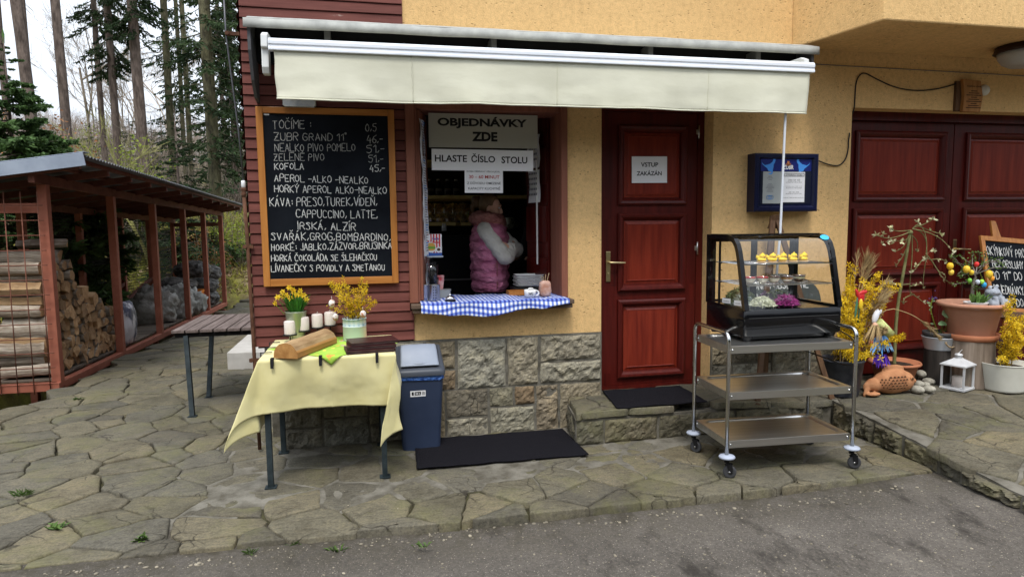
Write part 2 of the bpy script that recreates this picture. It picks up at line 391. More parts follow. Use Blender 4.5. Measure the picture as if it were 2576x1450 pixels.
def asphalt_mat():
    m, t, b = nodes('old_asphalt'); v = coord(t, world=True)
    base = ramp(t, noisef(t, v, .75, 8, .78), [(.33, (.068, .060, .051)), (.55, (.112, .099, .085)), (.68, (.175, .157, .135))])
    col = mixc(t, .8, base, ramp(t, noisef(t, v, 55, 6, .8), [(.3, (.45, .45, .45)), (.5, (1, 1, 1)), (.72, (1.7, 1.65, 1.55))]), 'MULTIPLY')
    for sc, lo, hi, c in ((46, .10, .17, (.28, .26, .23)), (24, .06, .10, (.34, .30, .24)), (90, .12, .2, (.22, .205, .18))):
        vo = N(t, 'TexVoronoi', feature='F1', i_Scale=sc); t.links.new(v, vo.inputs['Vector'])
        hue = mixc(t, .45, c, ramp(t, vo.outputs['Color'], [(.2, (.12, .09, .07)), (.5, (.30, .27, .22)), (.85, (.40, .30, .19))]))
        col = mixc(t, ramp(t, vo.outputs['Distance'], [(lo, (1, 1, 1)), (hi, (0, 0, 0))]), col, hue)
    st = noisef(t, coord(t, (1.2, .55, 1), True), 1.5, 6, .75)
    col = mixc(t, ramp(t, st, [(.54, (0, 0, 0)), (.64, (.85, .85, .85))]), col, (.026, .022, .018))
    fy = N(t, 'SeparateXYZ'); t.links.new(v, fy.inputs[0]); ed = ramp(t, fy.outputs[1], [(.0, (0, 0, 0)), (1, (1, 1, 1))]); mr = N(t, 'MapRange', i_1=-1.95, i_2=-1.52); t.links.new(fy.outputs[1], mr.inputs[0])
    mm = N(t, 'Math', operation='MULTIPLY'); t.links.new(mr.outputs[0], mm.inputs[0]); t.links.new(ramp(t, noisef(t, v, 6, 6, .8), [(.35, (0, 0, 0)), (.6, (.9, .9, .9))]), mm.inputs[1]); col = mixc(t, mm.outputs[0], col, (.045, .038, .024))
    t.links.new(col, b.inputs['Base Color']); b.inputs['Roughness'].default_value = .95; b.inputs['Specular IOR Level'].default_value = .25
    setbump(t, b, noisef(t, v, 60, 8, .8), .9, .012); return m
def asph_z(x, y): return lerp(-.014, -.058, sstep(-1.7, .8, x))+.046*sstep(2.4, 3.6, x)-.012*max(0, -1.5-y)*0+.006*fbm(x*1.5, y*1.5)
mb = MB()
axs = [-60, -20, -8]+[-5+.15*i for i in range(80)]+[8, 15, 60]; ays = [-60, -20, -9, -6]+[-4.5+.12*i for i in range(29)]
vs = [Vector((x, y, asph_z(x, y))) for y in ays for x in axs]; w = len(axs)
mb.add(vs, [(j*w+i, j*w+i+1, (j+1)*w+i+1, (j+1)*w+i) for j in range(len(ays)-1) for i in range(w-1)], 0, True)
tag(mb.build('asphalt_road', asphalt_mat(), fix=False), 'worn grey asphalt with bleached chippings in front of the paving', 'road', kind='structure')

# crazy paving: irregular flat stones in mortar
FLAG = stone_mat('flagstone', [(0, (.088, .079, .054)), (.2, (.125, .111, .077)), (.4, (.092, .085, .066)), (.6, (.134, .115, .075)), (.8, (.104, .096, .076)), (1, (.077, .069, .052))], rough=.8, bump=.55, moss=(.13, .125, .05))
MORT = M('mortar', (.070, .062, .046), (.165, .152, .125), scale=7, rough=.95, bump=.6, bscale=60, bdist=.01, world=True)
def clip(poly, n, d):
    out = []
    for i, p in enumerate(poly):
        q = poly[(i+1) % len(poly)]; a = p.x*n.x+p.y*n.y-d; b = q.x*n.x+q.y*n.y-d
        if a <= 0: out.append(p)
        if (a < 0 < b) or (b < 0 < a): out.append(p.lerp(q, a/(a-b)))
    return out
def flags(mb, inside, x0, x1, y0, y1, sx, sy, zf, gap, thick, seed, cut=(), jit=.46):
    r = random.Random(seed); S = {}
    nx, ny = int((x1-x0)/sx)+3, int((y1-y0)/sy)+3
    for j in range(-2, ny+2):
        for i in range(-2, nx+2):
            S[i, j] = Vector((x0+(i+.5*(j % 2)+r.uniform(-jit, jit))*sx, y0+(j+r.uniform(-jit, jit))*sy))
    for q in list(S):
        if r.random() < .24: del S[q]
    for (i, j), p in S.items():
        if not inside(p.x, p.y): continue
        poly = [p+Vector(a) for a in ((-1.5, -1.5), (1.5, -1.5), (1.5, 1.5), (-1.5, 1.5))]
        g = gap(p.x, p.y, r)
        for dj in (-3, -2, -1, 0, 1, 2, 3):
            for di in (-3, -2, -1, 0, 1, 2, 3):
                q = S.get((i+di, j+dj))
                if q is None or (di == 0 and dj == 0): continue
                n = (q-p); L_ = n.length; n = n/L_
                poly = clip(poly, n, n.dot((p+q)/2)-g)
        for n, d in cut: poly = clip(poly, Vector(n), d)
        if len(poly) < 3: continue
        pts = []
        for a, b in zip(poly, poly[1:]+poly[:1]):
            k = max(1, int((b-a).length/.05))
            for s in range(k): pts.append(a.lerp(b, s/k))
        if len(pts) < 5: continue
        sd = r.uniform(0, 99); c = sum(pts, Vector((0, 0)))/len(pts)
        pts = [q+(q-c).normalized()*(.014*fbm(q.x*8, q.y*8, sd, 4)+.013*fbm(q.x*24, q.y*24, sd, 3)) for q in pts]
        tx, ty, dz = r.gauss(0, .009), r.gauss(0, .009), r.uniform(-.005, .005)
        def Z(q, o=0): return zf(q.x, q.y)+dz+tx*(q.x-c.x)+ty*(q.y-c.y)+o+.004*fbm(q.x*6, q.y*6, sd, 3)
        n = len(pts); o = []
        for fac, dzz in ((0, -thick), (0, -.007), (.006, -.001), (.03, .001)):
            o += [Vector((q.x, q.y, 0))+(Vector((c.x-q.x, c.y-q.y, 0)).normalized()*fac) for q in pts]
            for k in range(n): o[-n+k].z = Z(pts[k], dzz)
        md = [Vector((lerp(q.x, c.x, .5), lerp(q.y, c.y, .5), 0)) for q in pts]
        for q in md: q.z = Z(q, .001)
        o += md; o.append(Vector((c.x, c.y, Z(c, .001))))
        f = [(k*n+a, k*n+(a+1) % n, (k+1)*n+(a+1) % n, (k+1)*n+a) for k in range(4) for a in range(n)]
        f += [(4*n+a, 4*n+(a+1) % n, 5*n) for a in range(n)]
        mb.add(o, f, 0, True)
def front_y(x): return -1.52+.05*sin(x*1.3+1)+.05*fbm(x*1.2, 3)
def terr_x(y): return 3.585+.035*(y+.80)            # left edge of the raised terrace
def in_pave(x, y):
    if x < -3.2-.5*sstep(2, 1, y) and not (y < 1.5 and x > -7): return False
    if y < front_y(x) or y > 13.4: return False
    if x > terr_x(y) and y < .1: return False
    if y > .05 and x > -.6: return False
    return x < 4
def near_pave(x, y): return any(in_pave(x+a, y+b) for a, b in ((0, 0), (-.3, 0), (0, .3), (-.2, .2)))
mb = MB()
mg = lambda x, y, r: (.010 if r.random() < .7 else .020) if (y < .3 and y > -1.1 and x > -1.2) else (.0055 if r.random() < .7 else .010)
flags(mb, near_pave, -7.2, 4.2, -2.2, 13.6, .36, .23, lambda x, y: base_z(x, y)-.002, mg, .10, 5, cut=(((0, -1), 1.50), ((1/sqrt(1+.035**2), -.035/sqrt(1+.035**2)), (3.585+.035*.80+.01)/sqrt(1+.035**2))))
st = .05; gx = [-7.2+st*i for i in range(int(11.3/st))]; gy = [-1.7+st*i for i in range(int(15.2/st))]
vid = {}; vs = []; fs = []
def CEN(x, y): return sstep(-1.35, -.95, y+.12*fbm(x*2, y*2))*sstep(-1.7, -.8, x-.25*y+.2*fbm(x*2, y*2, 5))
def mz(x, y):
    k = -.012+.004*fbm(x*2.2, y*2.2, 9)+.004*fbm(x*9, y*9, 4)+.008*sstep(-1.35, -.9, y)*sstep(.9, .3, y)*sstep(-1.5, -.9, x)-.006*sstep(-1.1, -1.4, y)-.022*(1-CEN(x, y))
    return base_z(x, y)+k-.12*sstep(0.0, .05, -1.47-y)
ok = lambda x, y: in_pave(x, y) or in_pave(x, y+.1)
for j in range(len(gy)-1):
    for i in range(len(gx)-1):
        if not ok(gx[i], gy[j]): continue
        f = []
        for a, b in ((i, j), (i+1, j), (i+1, j+1), (i, j+1)):
            if (a, b) not in vid: vid[a, b] = len(vs); vs.append(Vector((gx[a], gy[b], mz(gx[a], gy[b]))))
            f.append(vid[a, b])
        fs.append(f)
mb.add(vs, fs, 1, True)
mb.mi[-len(fs):] = [1 if CEN(vs[f[0]].x, vs[f[0]].y) > .5 else 2 for f in fs]
JOINT = M('joint_earth', (.020, .016, .010), (.060, .055, .025), scale=9, rough=1, bump=1, bscale=40, bdist=.02, world=True)
tag(mb.build('flagstone_paving', [FLAG, MORT, JOINT], fix=False), 'crazy paving of irregular brown sandstone slabs in grey mortar', 'paving', kind='structure')

# rock-faced masonry
ROCK = stone_mat('rock_face', [(0, (.18, .165, .115)), (.2, (.25, .235, .185)), (.38, (.165, .115, .068)), (.55, (.255, .245, .20)), (.72, (.215, .17, .105)), (.86, (.19, .185, .155)), (1, (.13, .11, .08))], rough=.9, bump=.4, scale=6, veins=7, lo=.5, hi=1.35)
def masonry(mb, L_, z0, rows, T, seed, wmin=.18, wmax=.42, bulge=.015, joint=.010):
    """rough ashlar of length L_ along u; rows are courses, tall ones sometimes split; T(u, out, z) -> world"""
    r = random.Random(seed); z = z0
    def block(a, b, c, d):
        nu, nv = max(6, int((b-a)/.014)), max(6, int((d-c)/.014)); sd = r.uniform(0, 99); bu = bulge*r.uniform(.35, 1.3)
        vs = []
        for j in range(nv+1):
            for i in range(nu+1):
                s, t = i/nu, j/nv; e = min(s*(b-a), (1-s)*(b-a), t*(d-c), (1-t)*(d-c))
                win = sstep(0, .022, e); q = abs(fbm(s*(b-a)*8, t*(d-c)*8, sd, 5)); q2 = fbm(s*(b-a)*34, t*(d-c)*34, sd, 4)
                wob = .007*fbm((a+s*(b-a))*12, (c+t*(d-c))*12, sd+7)
                vs.append(T(a+s*(b-a)+wob, .004+win*(bu*(1.2-q*1.9)+.007*q2), c+t*(d-c)+wob))
        w_ = nu+1; mb.add(vs, [(j*w_+i, j*w_+i+1, (j+1)*w_+i+1, (j+1)*w_+i) for j in range(nv) for i in range(nu)], 0, False)
        bd = [i for i in range(nu+1)]+[k*w_+nu for k in range(1, nv+1)]+[nv*w_+i for i in reversed(range(nu))]+[k*w_ for k in reversed(range(1, nv))]
        o = len(mb.v)-len(vs); ring = [mb.v[o+k] for k in bd]; n = len(ring); dirn = (T(0, 0, 0)-T(0, 1, 0)).normalized()
        mb.add(ring+[p+dirn*.02 for p in ring], [(k, n+k, n+(k+1) % n, (k+1) % n) for k in range(n)], 0, False)
    for h in rows:
        u = 0
        while u < L_-1e-6:
            wd = r.uniform(wmin, wmax)
            if L_-u-wd < wmin: wd = L_-u
            a, b, c, d = u+joint*r.uniform(.6, 1.3), u+wd-joint*r.uniform(.6, 1.3), z+joint*r.uniform(.6, 1.2), z+h-joint*r.uniform(.6, 1.2)
            if h > .3 and r.random() < .62:
                k = c+(d-c)*r.uniform(.34, .66); block(a, b, c, k-joint); 
                if wd > .3 and r.random() < .5: m_ = a+(b-a)*r.uniform(.4, .6); block(a, m_-joint, k+joint, d); block(m_+joint, b, k+joint, d)
                else: block(a, b, k+joint, d)
            else: block(a, b, c, d)
            u += wd
        z += h

# entrance step and raised terrace
STEPZ = .245
def in_step(x, y): return 1.40 < x < 3.62 and y > -.47
mb = MB()
flags(mb, lambda x, y: 1.2 < x < 4.2 and -.7 < y < .35, 1.3, 4.0, -.5, .3, .46, .26, lambda x, y: lerp(STEPZ, .20, sstep(2.6, 3.5, x)), lambda x, y, r: .008, .05, 21,
      cut=(((0, -1), .47), ((0, 1), .19), ((1, 0), 3.60), ((-.985, .17), -1.50)))
mb.prism([(1.44, -.45), (3.60, -.45), (3.60, .16), (1.535, .16)], -.02, .19, 1)
masonry(mb, 2.1, -.01, [.19], lambda u, o, z: Vector((1.44+u, -.452-o, z)), 31, .22, .5, .02)
masonry(mb, .48, -.01, [.19], lambda u, o, z: Vector((1.535-(.095/.6)*u-o, .05-u, z)), 33, .4, .5, .02)
tag(mb.build('door_step', [FLAG, MORT], fix=False), 'low stone step of flat slabs below the red entrance door', 'step', kind='structure')
mb = MB()
def in_terr(x, y): return x > terr_x(y)-.05 and -4.2 < y < .5
TZ = .2
def tz(y): return lerp(.2, .075, sstep(-.3, -2.6, y))
tn = Vector((-1, .035)).normalized(); td = -(3.585+.035*.80)/sqrt(1+.035**2)
flags(mb, in_terr, 2.6, 7.8, -4.2, .4, .46, .30, lambda x, y: tz(y), lambda x, y, r: .012 if r.random() < .6 else .006, .05, 41, cut=(((tn.x, tn.y), td+.015), ((0, 1), .19)))
vs = []; fs = []; gx = [0, .03]+[.06+.06*i for i in range(75)]; gy = [-4.3+.06*i for i in range(78)]
for y in gy:
    for i, u in enumerate(gx):
        vs.append(Vector((terr_x(y)+.02+u, y, tz(y)-.010+.005*fbm(u*3, y*3, 5)+.005*fbm(u*11, y*11, 2))))
w = len(gx); mb.add(vs, [(j*w+i, j*w+i+1, (j+1)*w+i+1, (j+1)*w+i) for j in range(len(gy)-1) for i in range(w-1)], 1, True)
mb.add([Vector((terr_x(y)+.02, y, z)) for y in gy for z in (-.12, tz(y)-.012)], [(2*j, 2*j+1, 2*j+3, 2*j+2) for j in range(len(gy)-1)], 1)
masonry(mb, 3.7, -.02, [.195], lambda u, o, z: Vector((terr_x(-.45-u)+.022-o, -.45-u, z*(tz(-.45-u)-.02)/.175)), 43, .16, .45, .035)
tag(mb.build('stone_terrace', [FLAG, MORT], fix=False), 'raised terrace of crazy paving where the flower pots stand', 'terrace', kind='structure')

# loose chippings on the asphalt, weeds in the joints
PEB = M('chipping', (.12, .105, .08), (.27, .235, .175), scale=3, rough=.9, island=.5)
mb = MB(); r = random.Random(3)
def pebble(x, y, z, s):
    a = r.uniform(0, pi); k = [s*r.uniform(.6, 1.3), s*r.uniform(.5, 1), s*r.uniform(.3, .55)]
    mb.ball((x, y, z+k[2]*.3), k, 6, R=Matrix.Rotation(a, 3, 'Z'))
for _ in range(2600):
    x = r.uniform(-2.6, 5.2); y = r.uniform(-3.5, front_y(x)-.04)
    if x > terr_x(y)-.1: continue
    pebble(x, y, asph_z(x, y), .003+.0075*r.random()**3.0)
for _ in range(300):
    x = r.uniform(-1.8, 3.6); pebble(x, front_y(x)-abs(r.gauss(0, .06))-.03, asph_z(x, -1.6), .004+.010*r.random()**2)
for _ in range(60):
    x = r.uniform(-1.4, 4.2); y = r.uniform(-1.4, -.5); pebble(x, y, 0.0, r.uniform(.003, .006))
tag(mb.build('gravel', PEB, fix=False), 'pale chippings scattered over the asphalt', 'gravel', kind='stuff')

WEED = M('weed_leaf', (.035, .065, .012), (.09, .15, .03), scale=9, rough=.6, island=.35)
DRY = M('dry_stalk', (.20, .13, .06), (.34, .25, .13), scale=9, rough=.9, island=.3)
def weed(name, label, x, y, z, n, s, seed, mat=WEED, wid=.2):
    r = random.Random(seed); mb = MB()
    for _ in range(n):
        a = r.uniform(0, 2*pi); l = s*r.uniform(.5, 1.1); e = r.uniform(.25, 1.0); w_ = l*wid*r.uniform(.6, 1.2)
        d = Vector((cos(a), sin(a), 0)); sdv = Vector((-sin(a), cos(a), 0)); o = Vector((r.gauss(0, s*.25), r.gauss(0, s*.12), 0))
        p1 = o+d*l*.5*cos(e)+Z3*l*.6*sin(e); p2 = o+d*l*cos(e)+Z3*l*.75*sin(e)
        mb.add([o-sdv*w_*.2, o+sdv*w_*.2, p1+sdv*w_*.5, p2, p1-sdv*w_*.5], [(0, 1, 2, 3, 4)])
    ob = mb.build(name, mat, world=False, fix=False); ob.location = (x, y, z)
    return tag(ob, label, 'weed', 'weeds growing in the paving joints')
for i, (px, py, zz, n, s, lb, wd) in enumerate([(2385, 1217, -.075, 40, .09, 'bright green grass tuft at the right end of the paving edge', .12), (2310, 1218, -.075, 22, .08, 'rosette weed beside the grass tuft below the trolley wheel', .3),
        (1750, 1247, -.075, 14, .07, 'small leafy weed at the kerb just below the left trolley wheel', .3), (140, 1330, 0, 16, .07, 'leafy weed in the joint at the lower left paving', .4), (355, 1358, 0, 22, .06, 'low weed in a joint left of the table legs', .4),
        (850, 1390, -.05, 26, .06, 'small weed by the asphalt edge below the table', .2), (60, 1246, 0, 26, .08, 'mossy grass tuft in a hole of the paving at far left', .1), (745, 1368, -.04, 30, .05, 'thin grass along the asphalt edge below the front table leg', .12),
        (630, 1390, -.03, 30, .05, 'ragged grass at the paving edge left of the mossy slab', .12), (195, 1005, 0, 20, .06, 'weed growing in a crack near the woodshed', .25), (1060, 1375, -.02, 14, .05, 'tiny weed under the broken paving edge', .3)]):
    p = atZ(px, py, zz); weed('weed', lb, p.x, p.y, p.z, n, s, 70+i, wid=wd)
# ------------------------------------------------------------------ the restaurant
PLAS = plaster_mat()
TIMB = wood_mat('red_brown_boards', (.095, .028, .022), (.160, .053, .042), axis=0, scale=1.3, rough=.75, island=.14, bump=.35, worn=(.30, .22, .19))
CASING = wood_mat('casing_paint', (.17, .060, .038), (.25, .095, .060), axis=2, rough=.6, island=.08, worn=(.34, .27, .22))
DOORW = wood_mat('red_varnish', (.040, .0032, .0022), (.088, .0085, .0055), axis=2, scale=.8, rough=.4, coat=.05, island=.05, bump=.12)
DOORP = wood_mat('red_varnish_panel', (.10, .009, .005), (.21, .027, .012), axis=2, scale=.7, rough=.36, coat=.08, island=.05, bump=.12)
BLACKGAP = M('black_gap', (.006, .005, .005), rough=.9)
BRASS = M('brass', (.62, .50, .26), rough=.3, metal=1)
STEEL = M('bright_steel', (.55, .55, .55), rough=.32, metal=1)
B = thing('restaurant_building', 'ochre plastered restaurant with dark red timber cladding, stone plinth and red panelled doors', 'building', (1.8, 0, 0))
# timber clad corner
mb = MB(); r = random.Random(2)
mb.box((-.83, .0, .76), (.29, .40, 1.04), 1); mb.box((-.83, .0, 1.04), (.268, .40, 4.6), 1)
z = .772
while z < 4.6:
    x1 = .30 if z < .97 else .27
    h = .0745; t = r.uniform(-.0015, .0015); vs = []
    n = 12
    for i in range(n+1):
        x = lerp(-.845, x1, i/n); wv = .0025*fbm(x*2, z*9)
        vs += [(x, -.012+t, z+h-.004), (x, -.022+t+wv*.5, z+.004+wv), (x, -.004, z+.003+wv), (x, .001, z+h)]
    fs = [(4*i+a, 4*i+(a+1) % 4, 4*i+4+(a+1) % 4, 4*i+4+a) for i in range(n) for a in range(4)]+[(0, 1, 2, 3), (4*n+3, 4*n+2, 4*n+1, 4*n)]
    mb.add(vs, fs, 0); z += h
SW = (.75, 2.15, 1.30, 2.42)          # opening added in the unseen side wall to let daylight into the kitchen: y0, y1, z0, z1
for k in range(52):
    z = .775+k*.0745
    for ya, yb in (((0, SW[0]), (SW[1], 9)) if SW[2]-.05 < z < SW[3] else ((0, 9),)):
        mb.add([(-.846, ya, z+.0745), (-.870, ya, z+.002), (-.870, yb, z+.002), (-.846, yb, z+.0745)], [(0, 1, 2, 3)], 0)
for y0, y1, z0, z1 in ((.4, SW[0], .77, 4.6), (SW[1], 9, .77, 4.6), (SW[0], SW[1], .77, SW[2]), (SW[0], SW[1], SW[3], 4.6)): mb.box((-.846, y0, z0), (-.80, y1, z1), 1)
mb.build('timber_cladding', [TIMB, BLACKGAP], B, fix=False)
# plaster: wall pieces round the openings
mb = MB()
mb.box((.295, 0, .765), (1.80, .40, 1.035)); mb.box((1.513, 0, 1.035), (1.80, .40, 2.56)); mb.box((.268, 0, 2.56), (2.765, .40, 4.6))
mb.box((2.765, 0, -.1), (4.06, .40, 4.6)); mb.box((4.06, 0, 2.60), (9, .40, 4.6)); mb.box((7.2, 0, -.1), (9, .40, 2.60))
mb.build('plaster_wall', PLAS, B, fix=False)
# bay projecting over the terrace
mb = MB()
poly = [(3.458, .001), (3.627, -.816), (9, -.80), (9, .001)]
mb.prism(poly, 3.06, 4.6)
mb.build('projecting_bay', PLAS, B, bevel=.012)
# stone plinth
mb = MB(); mb.box((-.70, -.012, -.15), (1.80, .38, .763), 1); mb.box((2.77, -.012, -.1), (4.055, .0, .60), 1); mb.box((-.80, .3, -.3), (-.70, 9, .763), 1)
masonry(mb, 2.49, -.02, [.385, .393], lambda u, o, z: Vector((-.69+u, -.012-o, z)), 12)
masonry(mb, 1.28, .20, [.40], lambda u, o, z: Vector((2.772+u, -.012-o, z)), 14)
masonry(mb, .38, -.02, [.20, .19, .20, .188], lambda u, o, z: Vector((1.80, u, z)), 15, .18, .4, .0)
mb.build('stone_plinth', [ROCK, MORT], B, fix=False)

def loops(mb, x0, x1, z0, z1, prof, mi=0, mip=None):
    """moulded rectangle facing -Y: prof = (inset, y)"""
    R_ = []
    for d, y in prof: R_.append([Vector((x0+d, y, z0+d)), Vector((x1-d, y, z0+d)), Vector((x1-d, y, z1-d)), Vector((x0+d, y, z1-d))])
    for a, b in zip(R_, R_[1:]):
        mb.add(a+b, [(i, (i+1) % 4, 4+(i+1) % 4, 4+i) for i in range(4)], mi)
    mb.add(R_[-1], [(0, 1, 2, 3)], mi if mip is None else mip)
def panel(parent, x0, x1, z0, z1, y):
    mb = MB()
    loops(mb, x0, x1, z0, z1, [(0, y+.002), (0, y-.020), (.014, y-.030), (.032, y-.026), (.050, y-.008), (.060, y+.012), (.085, y+.012)], 0)
    mb.build('moulding', DOORW, parent, fix=False)
    mb = MB(); loops(mb, x0+.06, x1-.06, z0+.06, z1-.06, [(0, y+.010), (.012, y+.008), (.030, y-.001), (.034, y+.002)], 0); mb.build('panel', DOORP, parent, fix=False)
def holed(mb, X0, X1, Z0, Z1, holes, y0, y1, mi=0):
    """slab with rectangular holes (stacked in z)"""
    zs = [Z0]
    for (a, b, c, d) in sorted(holes, key=lambda h: h[2]):
        mb.box((X0, y0, zs[-1]), (X1, y1, c), mi); mb.box((X0, y0, c), (a, y1, d), mi); mb.box((b, y0, c), (X1, y1, d), mi); zs.append(d)
    mb.box((X0, y0, zs[-1]), (X1, y1, Z1), mi)
def lever(parent, x, z, y, s=1):
    mb = MB(); mb.box((x-.019, y-.010, z-.16), (x+.019, y, z+.09)); mb.tube([(x, y, z), (x, y-.05, z)], .010); mb.tube([(x, y-.048, z), (x+s*.025, y-.052, z), (x+s*.135, y-.05, z-.004)], [.009, .010, .008]); mb.tube([(x, y-.013, z-.095), (x, y-.009, z-.095)], .009)
    mb.build('door_handle', BRASS, parent, bevel=.003)
DY = .15
d = bpy.data.objects
mb = MB(); hs_ = [(1.995+.045, 2.605-.045, a+.045, b-.045) for a, b in ((.335, 1.0), (1.07, 1.717), (1.787, 2.435))]
holed(mb, 1.872, 2.70, .275, 2.54, hs_, DY, DY+.05)
door = mb.build('entrance_door', DOORW, B, fix=False, bevel=0)
for a, b in ((.335, 1.0), (1.07, 1.717), (1.787, 2.435)): panel(door, 1.995, 2.605, a, b, DY)
lever(door, 1.912, 1.316, DY)
for zz in (2.39, 1.42, .42):
    mb = MB(); mb.tube([(2.712, DY-.008, zz-.055), (2.712, DY-.008, zz+.055)], .007); mb.box((2.69, DY-.004, zz-.02), (2.712, DY, zz+.02)); mb.build('hinge', STEEL, door)
mb = MB(); mb.box((1.80, DY-.025, .25), (1.868, .24, 2.56)); mb.box((2.706, DY-.0, .25), (2.766, .24, 2.56)); mb.box((1.868, DY-.025, 2.542), (2.706, .24, 2.562)); mb.box((1.868, DY-.01, .24), (2.706, .24, .272))
mb.build('door_frame', DOORW, B, fix=False)
mb = MB(); mb.box((1.80, .241, .2), (2.766, .26, 2.56)); mb.build('door_backing', BLACKGAP, B, fix=False)
# double garage door
GY = .2
for k, (x0, x1, xa, xb) in enumerate(((4.14, 5.315, 4.262, 5.232), (5.325, 6.50, 5.45, 6.42))):
    mb = MB(); rows = ((.42, 1.055), (1.125, 1.745), (1.812, 2.44))
    holed(mb, x0, x1, .215, 2.52, [(xa+.045, xb-.045, a+.045, b-.045) for a, b in rows], GY, GY+.05)
    lf = mb.build('garage_door', DOORW, B, fix=False)
    for a, b in rows: panel(lf, xa, xb, a, b, GY)
    if k: lever(lf, 5.385, 1.36, GY)
mb = MB(); mb.box((4.06, .15, .2), (4.137, .3, 2.60)); mb.box((4.137, .15, 2.525), (7.2, .3, 2.60)); mb.box((6.505, .15, .2), (7.2, .3, 2.52)); mb.build('garage_frame', DOORW, B, fix=False)
mb = MB(); mb.box((4.06, .301, .1), (7.2, .32, 2.60)); mb.build('garage_backing', BLACKGAP, B, fix=False)

# serving window: casing, sill, two shutter leaves folded inwards
mb = MB()
mb.box((.27, -.045, 1.055), (.335, .30, 2.56)); mb.box((.335, -.02, 1.055), (.352, .30, 2.56))
mb.build('window_casing', CASING, B, bevel=.006)
mb = MB(); mb.box((1.462, -.03, 1.055), (1.513, .30, 2.56)); mb.build('window_casing', CASING, B, bevel=.006)
mb = MB(); mb.box((.352, .02, 2.50), (1.462, .3, 2.56)); mb.build('window_head', CASING, B)
SILL = wood_mat('weathered_sill', (.05, .035, .026), (.17, .115, .08), axis=0, rough=.9, worn=(.28, .24, .2))
mb = MB(); mb.box((.275, -.13, 1.018), (1.535, .42, 1.052)); mb.box((.285, -.115, .985), (1.525, -.001, 1.017)); mb.build('window_sill', SILL, B, bevel=.005)
mb = MB()
mb.bar((1.455, .30, 1.80), (1.36, .66, 1.80), .03, 1.44)
for zz in (1.18, 1.62, 2.1): mb.bar((1.436, .305, zz+.02), (1.345, .65, zz+.02), .02, .30)
mb.build('shutter', DOORW, B, bevel=.004)
mb = MB(); mb.bar((.362, .0, 1.78), (.44, .30, 1.78), .025, 1.42); mb.build('shutter', CASING, B, bevel=.004)
mb = MB(); mb.bar((1.372, .40, 1.30), (1.372, .40, 2.2), .012, .012); mb.build('window_strip', M('white_plastic', (.7, .7, .66), rough=.5), B)
# kitchen behind the window
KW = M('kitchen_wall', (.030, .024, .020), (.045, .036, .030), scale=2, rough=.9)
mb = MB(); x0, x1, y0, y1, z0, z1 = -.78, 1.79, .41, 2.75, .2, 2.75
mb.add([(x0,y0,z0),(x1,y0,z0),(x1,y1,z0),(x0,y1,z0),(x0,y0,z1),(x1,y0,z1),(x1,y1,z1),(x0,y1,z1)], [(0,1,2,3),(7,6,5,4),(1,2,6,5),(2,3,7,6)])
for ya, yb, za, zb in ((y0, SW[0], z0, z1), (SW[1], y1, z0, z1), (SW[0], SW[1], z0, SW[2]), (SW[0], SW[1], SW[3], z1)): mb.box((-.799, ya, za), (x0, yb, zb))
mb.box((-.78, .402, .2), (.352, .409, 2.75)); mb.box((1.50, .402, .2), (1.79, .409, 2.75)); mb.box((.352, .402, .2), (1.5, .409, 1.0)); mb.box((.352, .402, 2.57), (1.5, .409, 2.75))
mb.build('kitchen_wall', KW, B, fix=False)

mb = MB()  # frame and pane of the added window, out of view, there for its daylight
for ya, yb, za, zb in ((SW[0], SW[0]+.05, SW[2], SW[3]), (SW[1]-.05, SW[1], SW[2], SW[3]), (SW[0]+.05, SW[1]-.05, SW[2], SW[2]+.05), (SW[0]+.05, SW[1]-.05, SW[3]-.05, SW[3])): mb.box((-.875, ya, za), (-.80, yb, zb))
sw_ = mb.build('added_side_window', CASING, B); mb = MB(); mb.add([(-.83, SW[0], SW[2]), (-.83, SW[1], SW[2]), (-.83, SW[1], SW[3]), (-.83, SW[0], SW[3])], [(0, 1, 2, 3)]); mb.build('pane', glass_mat('window_glass', (.97, .98, .97), .8), sw_, fix=False)
# rusty down-pipe strip and lightning conductor at the corner
RUST = M('rusty_iron', (.06, .026, .015), (.13, .06, .035), scale=14, rough=.9)
GALV = M('galvanised', (.30, .33, .36), (.44, .47, .5), scale=5, rough=.45, metal=.7)
lc = thing('lightning_conductor', 'thin rusty lightning conductor with white insulator at the corner of the timber cladding', 'lightning conductor', (-.9, -.02, 0))
p = [atY(562, -20, -.04), atY(568, 85, -.04), atY(600, 330, -.04), atY(612, 455, -.04)]
mb = MB(); mb.tube(p, .006, 6); mb.build('wire', M('grey_wire', (.10, .10, .11), rough=.5, metal=.6), lc)
a = atY(612, 465, -.04); mb = MB(); mb.lathe([(.012, .03), (.015, .02), (.015, -.015), (.01, -.02)], a, 10); mb.build('insulator', M('porcelain', (.75, .76, .78), rough=.25), lc)
mb = MB(); mb.lathe([(.018, -.02), (.02, -.035), (.012, -.05), (.02, -.06), (.012, -.09)], a, 10)
b = atY(640, 905, -.04); mb.tube([a-Z3*.08, atY(622, 600, -.04), b, Vector((b.x+.006, b.y, .02))], .013, 8); mb.build('ground_rod', RUST, lc)
for py, px in ((85, 580), (620, 624), (905, 640)):
    c = atY(px, py, -.04); mb = MB(); mb.box((c.x-.035, -.05, c.z-.012), (-.845 if px < 600 else c.x+.035, -.03, c.z+.012)); mb.tube([c+Vector((-.02, -.02, 0)), c+Vector((-.02, .02, 0))], .014, 8); mb.build('clamp', RUST, lc)

